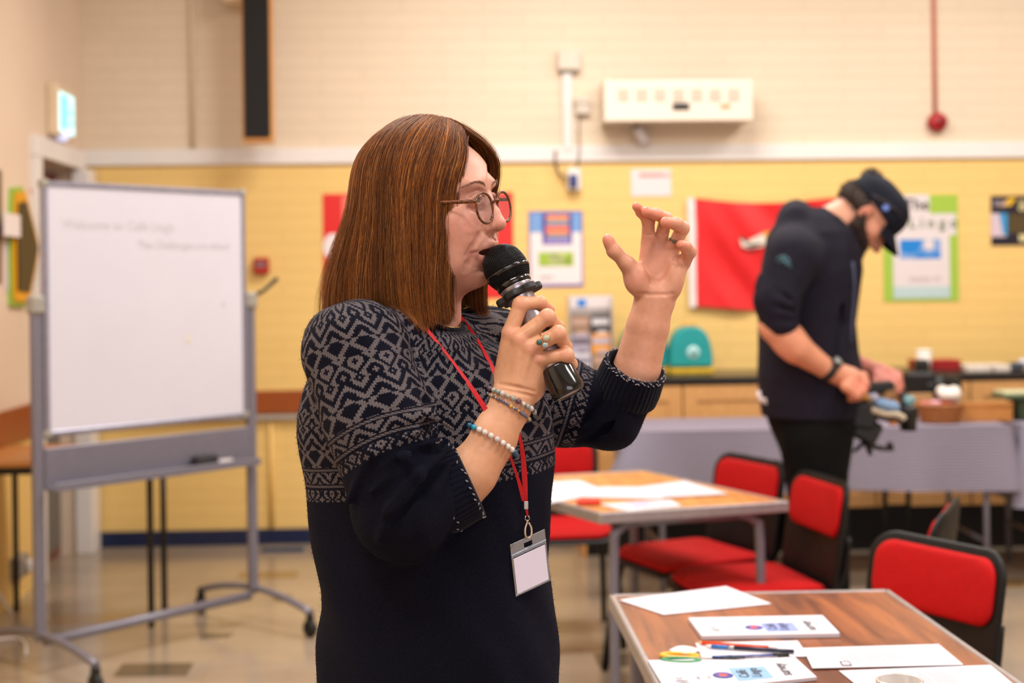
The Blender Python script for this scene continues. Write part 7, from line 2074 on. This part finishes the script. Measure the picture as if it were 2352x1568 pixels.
    if hit[0] is not None:
        q = MB(); p = np.array(hit[0]); q.lathe([(0.0, 0.004), (0.007, 0.003), (0.009, 0)], p, -r, 12); q.build('button', mat('brass', (160, 130, 80), 0.3, metal=0.9), tr)
    for sy in (-1, 1):
        q = MB(); c = np.array((MC[0] + 0.09, MC[1] + sy * 0.10, 0.0)); q.sphere(c + np.array((0, 0, 0.055)), (0.15, 0.052, 0.055), 18, 10); q.box(c + np.array((0, 0, 0.014)), (0.28, 0.10, 0.026), bev=0.01); q.build('shoe', mat('black leather', (18, 16, 16), 0.35), man)
man_clothes()
def man_head_bits():
    s = MF.s; A = MHA @ MF.M
    # cap: crown shell and brim
    fl = Field((MHC[0] - 130, -90, MHC[2] - 130), (MHC[0] + 110, 90, MHC[2] + 110), 2.0)
    fl.ell(mhp(-6, 0, 22), (82, 64, 68), MHA, 0)
    fl.ell(mhp(20, 0, 48), (50, 54, 42), MHA, 14)
    fl.plane(mhp(-6, 0, 16), -MHU + MHF * 0.10, 0)
    fl.ell(mhp(-70, 0, 22), (22, 26, 20), MHA, 4, True)
    V, F = fl.mesh(); Mc = mat('navy cap cotton', (14, 18, 32), 0.75, nscale=40, nvar=0.1, bump=0.2, bscale=400, spec=0.2)
    cap = npmesh('cap', MF.w(V), F, Mc, man)
    # brim: curved plate
    V = []; F = []; n, m = 16, 8
    for top in (0, 1):
        for j in range(m + 1):
            for i in range(n + 1):
                a = -1 + 2 * i / n; t_ = j / m
                f = 58 * math.sqrt(max(0.0, 1 - 0.62 * a * a)) + 6 + t_ * 54 * math.sqrt(max(0.02, 1 - a ** 2 * 0.95)); r_ = a * 50 * (1 - 0.10 * t_)
                V.append(mhp(f, r_, 34 - t_ * 22 - 15 * a * a - (0 if top else 3.2)))
    w1 = n + 1; off = (m + 1) * w1
    for j in range(m):
        for i in range(n): k = j * w1 + i; F += [(k, k + 1, k + w1 + 1, k + w1), (off + k, off + k + w1, off + k + w1 + 1, off + k + 1)]
    for i in range(n): k = m * w1 + i; F.append((k, k + 1, off + k + 1, off + k)); F.append((i, off + i, off + i + 1, i + 1))
    for j in range(m): k = j * w1; F.append((k, k + w1, off + k + w1, off + k)); k += n; F.append((k, off + k, off + k + w1, k + w1))
    npmesh('brim', MF.w(np.array(V)), np.array(F), Mc, cap)
    q = MB(); q.sphere(MF.w(mhp(10, 62, 34)), (9 * s, 3 * s, 9 * s), 12, 8, ax=A); q.build('badge', mat('pale blue badge', (96, 120, 190), 0.4), cap, label='small pale blue badge')
    q = MB(); q.tube([MF.w(mhp(*p)) for p in ((-30, 60, 24), (0, 66, 40), (30, 58, 52), (50, 40, 58))], 4 * s, 6, flat=0.4); q.build('strap', mat('brown strap', (62, 50, 46), 0.6), cap)
    # hair: short back and bun through the cap, beard
    rng = np.random.default_rng(9)
    def tuft(name, seeds, dirs, length, col, r=0.5, parent=man):
        n = len(seeds); L_ = rng.uniform(.6, 1.1, (n, 1)) * length; d = dirs + rng.normal(0, .32, dirs.shape); d /= np.linalg.norm(d, axis=1, keepdims=True)
        pts = np.stack([seeds - d * 2, seeds + d * L_ * .5, seeds + d * L_ + rng.normal(0, .9, d.shape)], 1); sd = np.cross(d, rng.normal(0, 1, d.shape)); sd /= np.linalg.norm(sd, axis=1, keepdims=True)
        V = np.stack([pts + sd[:, None] * r, pts - sd[:, None] * r], 2).reshape(-1, 3); b = (np.arange(n)[:, None] * 6 + np.array([0, 2])[None]).ravel()[:, None]
        return V, b + np.array([[0, 1, 3, 2]])
    parts = []
    # beard volume
    fl = Field((MHC[0] - 130, -90, MHC[2] - 140), (MHC[0] + 110, 90, MHC[2] + 80), 2.2)
    fl.ell(mhp(32, 0, -56), (38, 43, 30), MHA, 0); fl.ell(mhp(54, 0, -62), (24, 26, 22), MHA, 10)
    for s_ in (-1, 1): fl.chain([mhp(-2, s_ * 50, -16), mhp(12, s_ * 48, -40), mhp(30, s_ * 36, -58)], [9, 14, 18], 8)
    for s_ in (-1, 1): fl.chain([mhp(14, s_ * 44, -34), mhp(34, s_ * 36, -44), mhp(54, s_ * 24, -46)], [13, 15, 13], 8)
    fl.ell(mhp(70, 0, -44), (10, 14, 7), MHA, 5, True)
    Vb_, Fb_ = fl.mesh(); parts.append((Vb_, Fb_))
    ii = rng.choice(len(Fb_), 5000); sd_ = Vb_[Fb_[ii]].mean(1); dr = sd_ - mhp(5, 0, -30); dr /= np.linalg.norm(dr, axis=1, keepdims=True); parts.append(tuft('b', sd_, dr * 0.6 + MHF * 0.3 - MHU * 0.5, 9, None))
    V, F = join(parts); npmesh('beard', MF.w(V), F, mat('dark beard', (46, 26, 18), 0.7, nscale=60, nvar=0.3), man)
    parts = []
    fl = Field((MHC[0] - 140, -90, MHC[2] - 100), (MHC[0] + 90, 90, MHC[2] + 130), 2.2)
    fl.ell(mhp(-22, 0, 0), (62, 58, 44), MHA, 0); fl.ell(mhp(46, 0, -20), (62, 70, 60), MHA, 4, True); fl.plane(mhp(-6, 0, 20), MHU, 0)
    fl.ell(mhp(-62, 0, 50), (24, 22, 24), MHA, 4); fl.ell(mhp(-50, 0, 42), (22, 22, 16), MHA, 4)
    Vh, Fh = fl.mesh(); parts.append((Vh, Fh)); ii = rng.choice(len(Fh), 3500); sd_ = Vh[Fh[ii]].mean(1); dr = sd_ - mhp(-40, 0, 20); dr /= np.linalg.norm(dr, axis=1, keepdims=True); parts.append(tuft('h', sd_, dr, 8, None))
    V, F = join(parts); npmesh('hair', MF.w(V), F, mat('dark brown hair', (48, 30, 20), 0.6, nscale=60, nvar=0.3), man, label='dark hair tied in a bun through the cap')
    for s_ in (-1, 1):
        q = MB(); q.sphere(MF.w(mhp(56, s_ * 17, 4)), 8.5 * s, 12, 8); q.build('eye', mat('eye white', (214, 202, 200), 0.12), man)
man_head_bits()
# wrist watch
W = mp_
a, b = W(1888, 838, -144), W(1912, 854, -138); d = (b - a) / np.linalg.norm(b - a); c = (a + b) / 2 + d * 4
t = empty('wrist_watch', MF.w(c), 'black wrist watch on the man in the cap', 'watch')
q = MB(); _, e1, e2, _ = ring_frame(c, d, 25, 25); e1 = e1; q.lathe([(25.5 * MF.s, -8 * MF.s), (28 * MF.s, -7 * MF.s), (28 * MF.s, 7 * MF.s), (25.5 * MF.s, 8 * MF.s)], MF.w(c), d @ MF.M, 24); q.build('strap', M_rub, t)
u = np.array((0.3, -0.6, 0.75)); u -= d * u.dot(d); u /= np.linalg.norm(u); v_ = np.cross(u, d)
q = MB(); q.lathe([(0, 8 * MF.s), (12 * MF.s, 8 * MF.s), (14 * MF.s, 5 * MF.s), (14 * MF.s, 0)], MF.w(c + u * 25), u @ MF.M, 20); q.build('case', mat('gunmetal', (70, 70, 70), 0.3, metal=0.8), t)
q = MB(); q.lathe([(0, 9 * MF.s), (9 * MF.s, 9 * MF.s), (10 * MF.s, 7.5 * MF.s)], MF.w(c + u * 25), u @ MF.M, 20); q.build('dial', mat('pale dial', (140, 140, 136), 0.3), t)

# ------------------------------------------------------------------ camera rig held by the man
def rig():
    D = MF.Y0 - 0.05; K = MF.Y0 / 4.45
    P = lambda px, py, dd=0.0: at(px, py, D + dd)
    t = empty('camera_rig', P(1990, 960), 'black handheld camera rig with cables and lens held by the man in the cap', 'camera rig')
    AX = (RC, FW, UC)
    def rot(a): c, s_ = math.cos(a), math.sin(a); return (RC * c + UC * s_, FW, -RC * s_ + UC * c)
    q = MB(); q.box(P(1965, 950, 0.02), tuple(K * v for v in (0.115, 0.11, 0.085)), ax=rot(-0.15), bev=0.014); q.box(P(1985, 985, 0.02), tuple(K * v for v in (0.085, 0.09, 0.075)), ax=rot(-0.5), bev=0.012); q.build('camera_body', M_cam, t)
    q = MB(); q.box(P(1975, 935, -0.02), tuple(K * v for v in (0.06, 0.03, 0.04)), ax=rot(0.2), bev=0.008); q.build('side_handle', M_cam, t)
    q = MB(); ax_ = RC * 0.97 - UC * 0.08 - FW * 0.2; q.lathe([(0, -0.05), (0.028, -0.05), (0.030, -0.01), (0.034, -0.008), (0.034, 0.03), (0.031, 0.034), (0.0, 0.030)], P(2086, 955), ax_ if False else UC, 26); q.build('lens', mat('lens black', (12, 12, 13), 0.35), t)
    q = MB(); q.tube([P(2010, 950), P(2050, 962), P(2075, 968)], [0.018, 0.014, 0.014], 10); q.build('lens_arm', M_cam2, t)
    q = MB(); q.box(P(2018, 888, 0.0), tuple(K * v for v in (0.085, 0.07, 0.03)), ax=rot(0.1), bev=0.006); q.build('monitor', M_cam, t)
    q = MB(); q.box(P(2038, 908, -0.01), tuple(K * v for v in (0.035, 0.05, 0.075)), ax=rot(-0.3), bev=0.008); q.build('grip', mat('tan grip', (142, 102, 62), 0.6), t, label='tan grip')
    q = MB(); q.sphere(P(2035, 930, -0.02), tuple(K * v for v in (0.046, 0.03, 0.022)), 18, 10, ax=rot(-0.25)); q.build('pouch', mat('pale blue pouch', (120, 150, 186), 0.6), t, label='pale blue pouch')
    q = MB(); q.tube(smooth_path([P(2000, 940, -0.04), P(2030, 950, -0.04), P(2060, 952, -0.04), P(2078, 962, -0.04)]), 0.012, 8); q.build('cream_cable', mat('cream cable', (186, 170, 146), 0.5), t, label='cream cable')
    q = MB(); q.tube(smooth_path([P(1936, 955, -0.05), P(1950, 930, -0.055), P(1968, 916, -0.05), P(1996, 914, -0.04)]), 0.010, 8, flat=0.5); q.build('strap', mat('yellow strap', (206, 146, 20), 0.6), t, label='yellow strap')
    q = MB(); q.sphere(P(2005, 912, -0.03), tuple(K * v for v in (0.018, 0.014, 0.014)), 12, 8); q.build('cable_plug', mat('pale plug', (176, 176, 196), 0.4), t)
    q = MB(); q.box(P(2088, 920, 0.0), tuple(K * v for v in (0.035, 0.03, 0.03)), ax=rot(0.5), bev=0.01); q.build('filter_tab', mat('blue green tab', (110, 150, 156), 0.5), t)
    q = MB(); q.sphere(P(2052, 972, -0.03), tuple(K * v for v in (0.016, 0.01, 0.006)), 10, 6); q.build('orange_tag', mat('orange tag', (196, 110, 20), 0.5), t, label='orange tag')
    q = MB(); q.tube([P(1975, 985), P(1992, 1015), P(2000, 1045)], [0.022, 0.014, 0.008], 8); q.tube([P(1990, 1012), P(1960, 1038)], [0.010, 0.006], 8); q.build('lower_bracket', M_cam, t)
    q = MB(); q.tube([P(1998, 1024), P(2030, 1030), P(2052, 1030)], 0.009, 8); q.sphere(P(2044, 1022), 0.013, 10, 8); q.build('thumb_screw', M_cam, t)
    q = MB(); q.tube([P(2078, 945, 0.02), P(2078, 915, 0.03), P(2068, 905, 0.03)], 0.016, 8); q.build('focus_motor', M_cam, t)
rig()
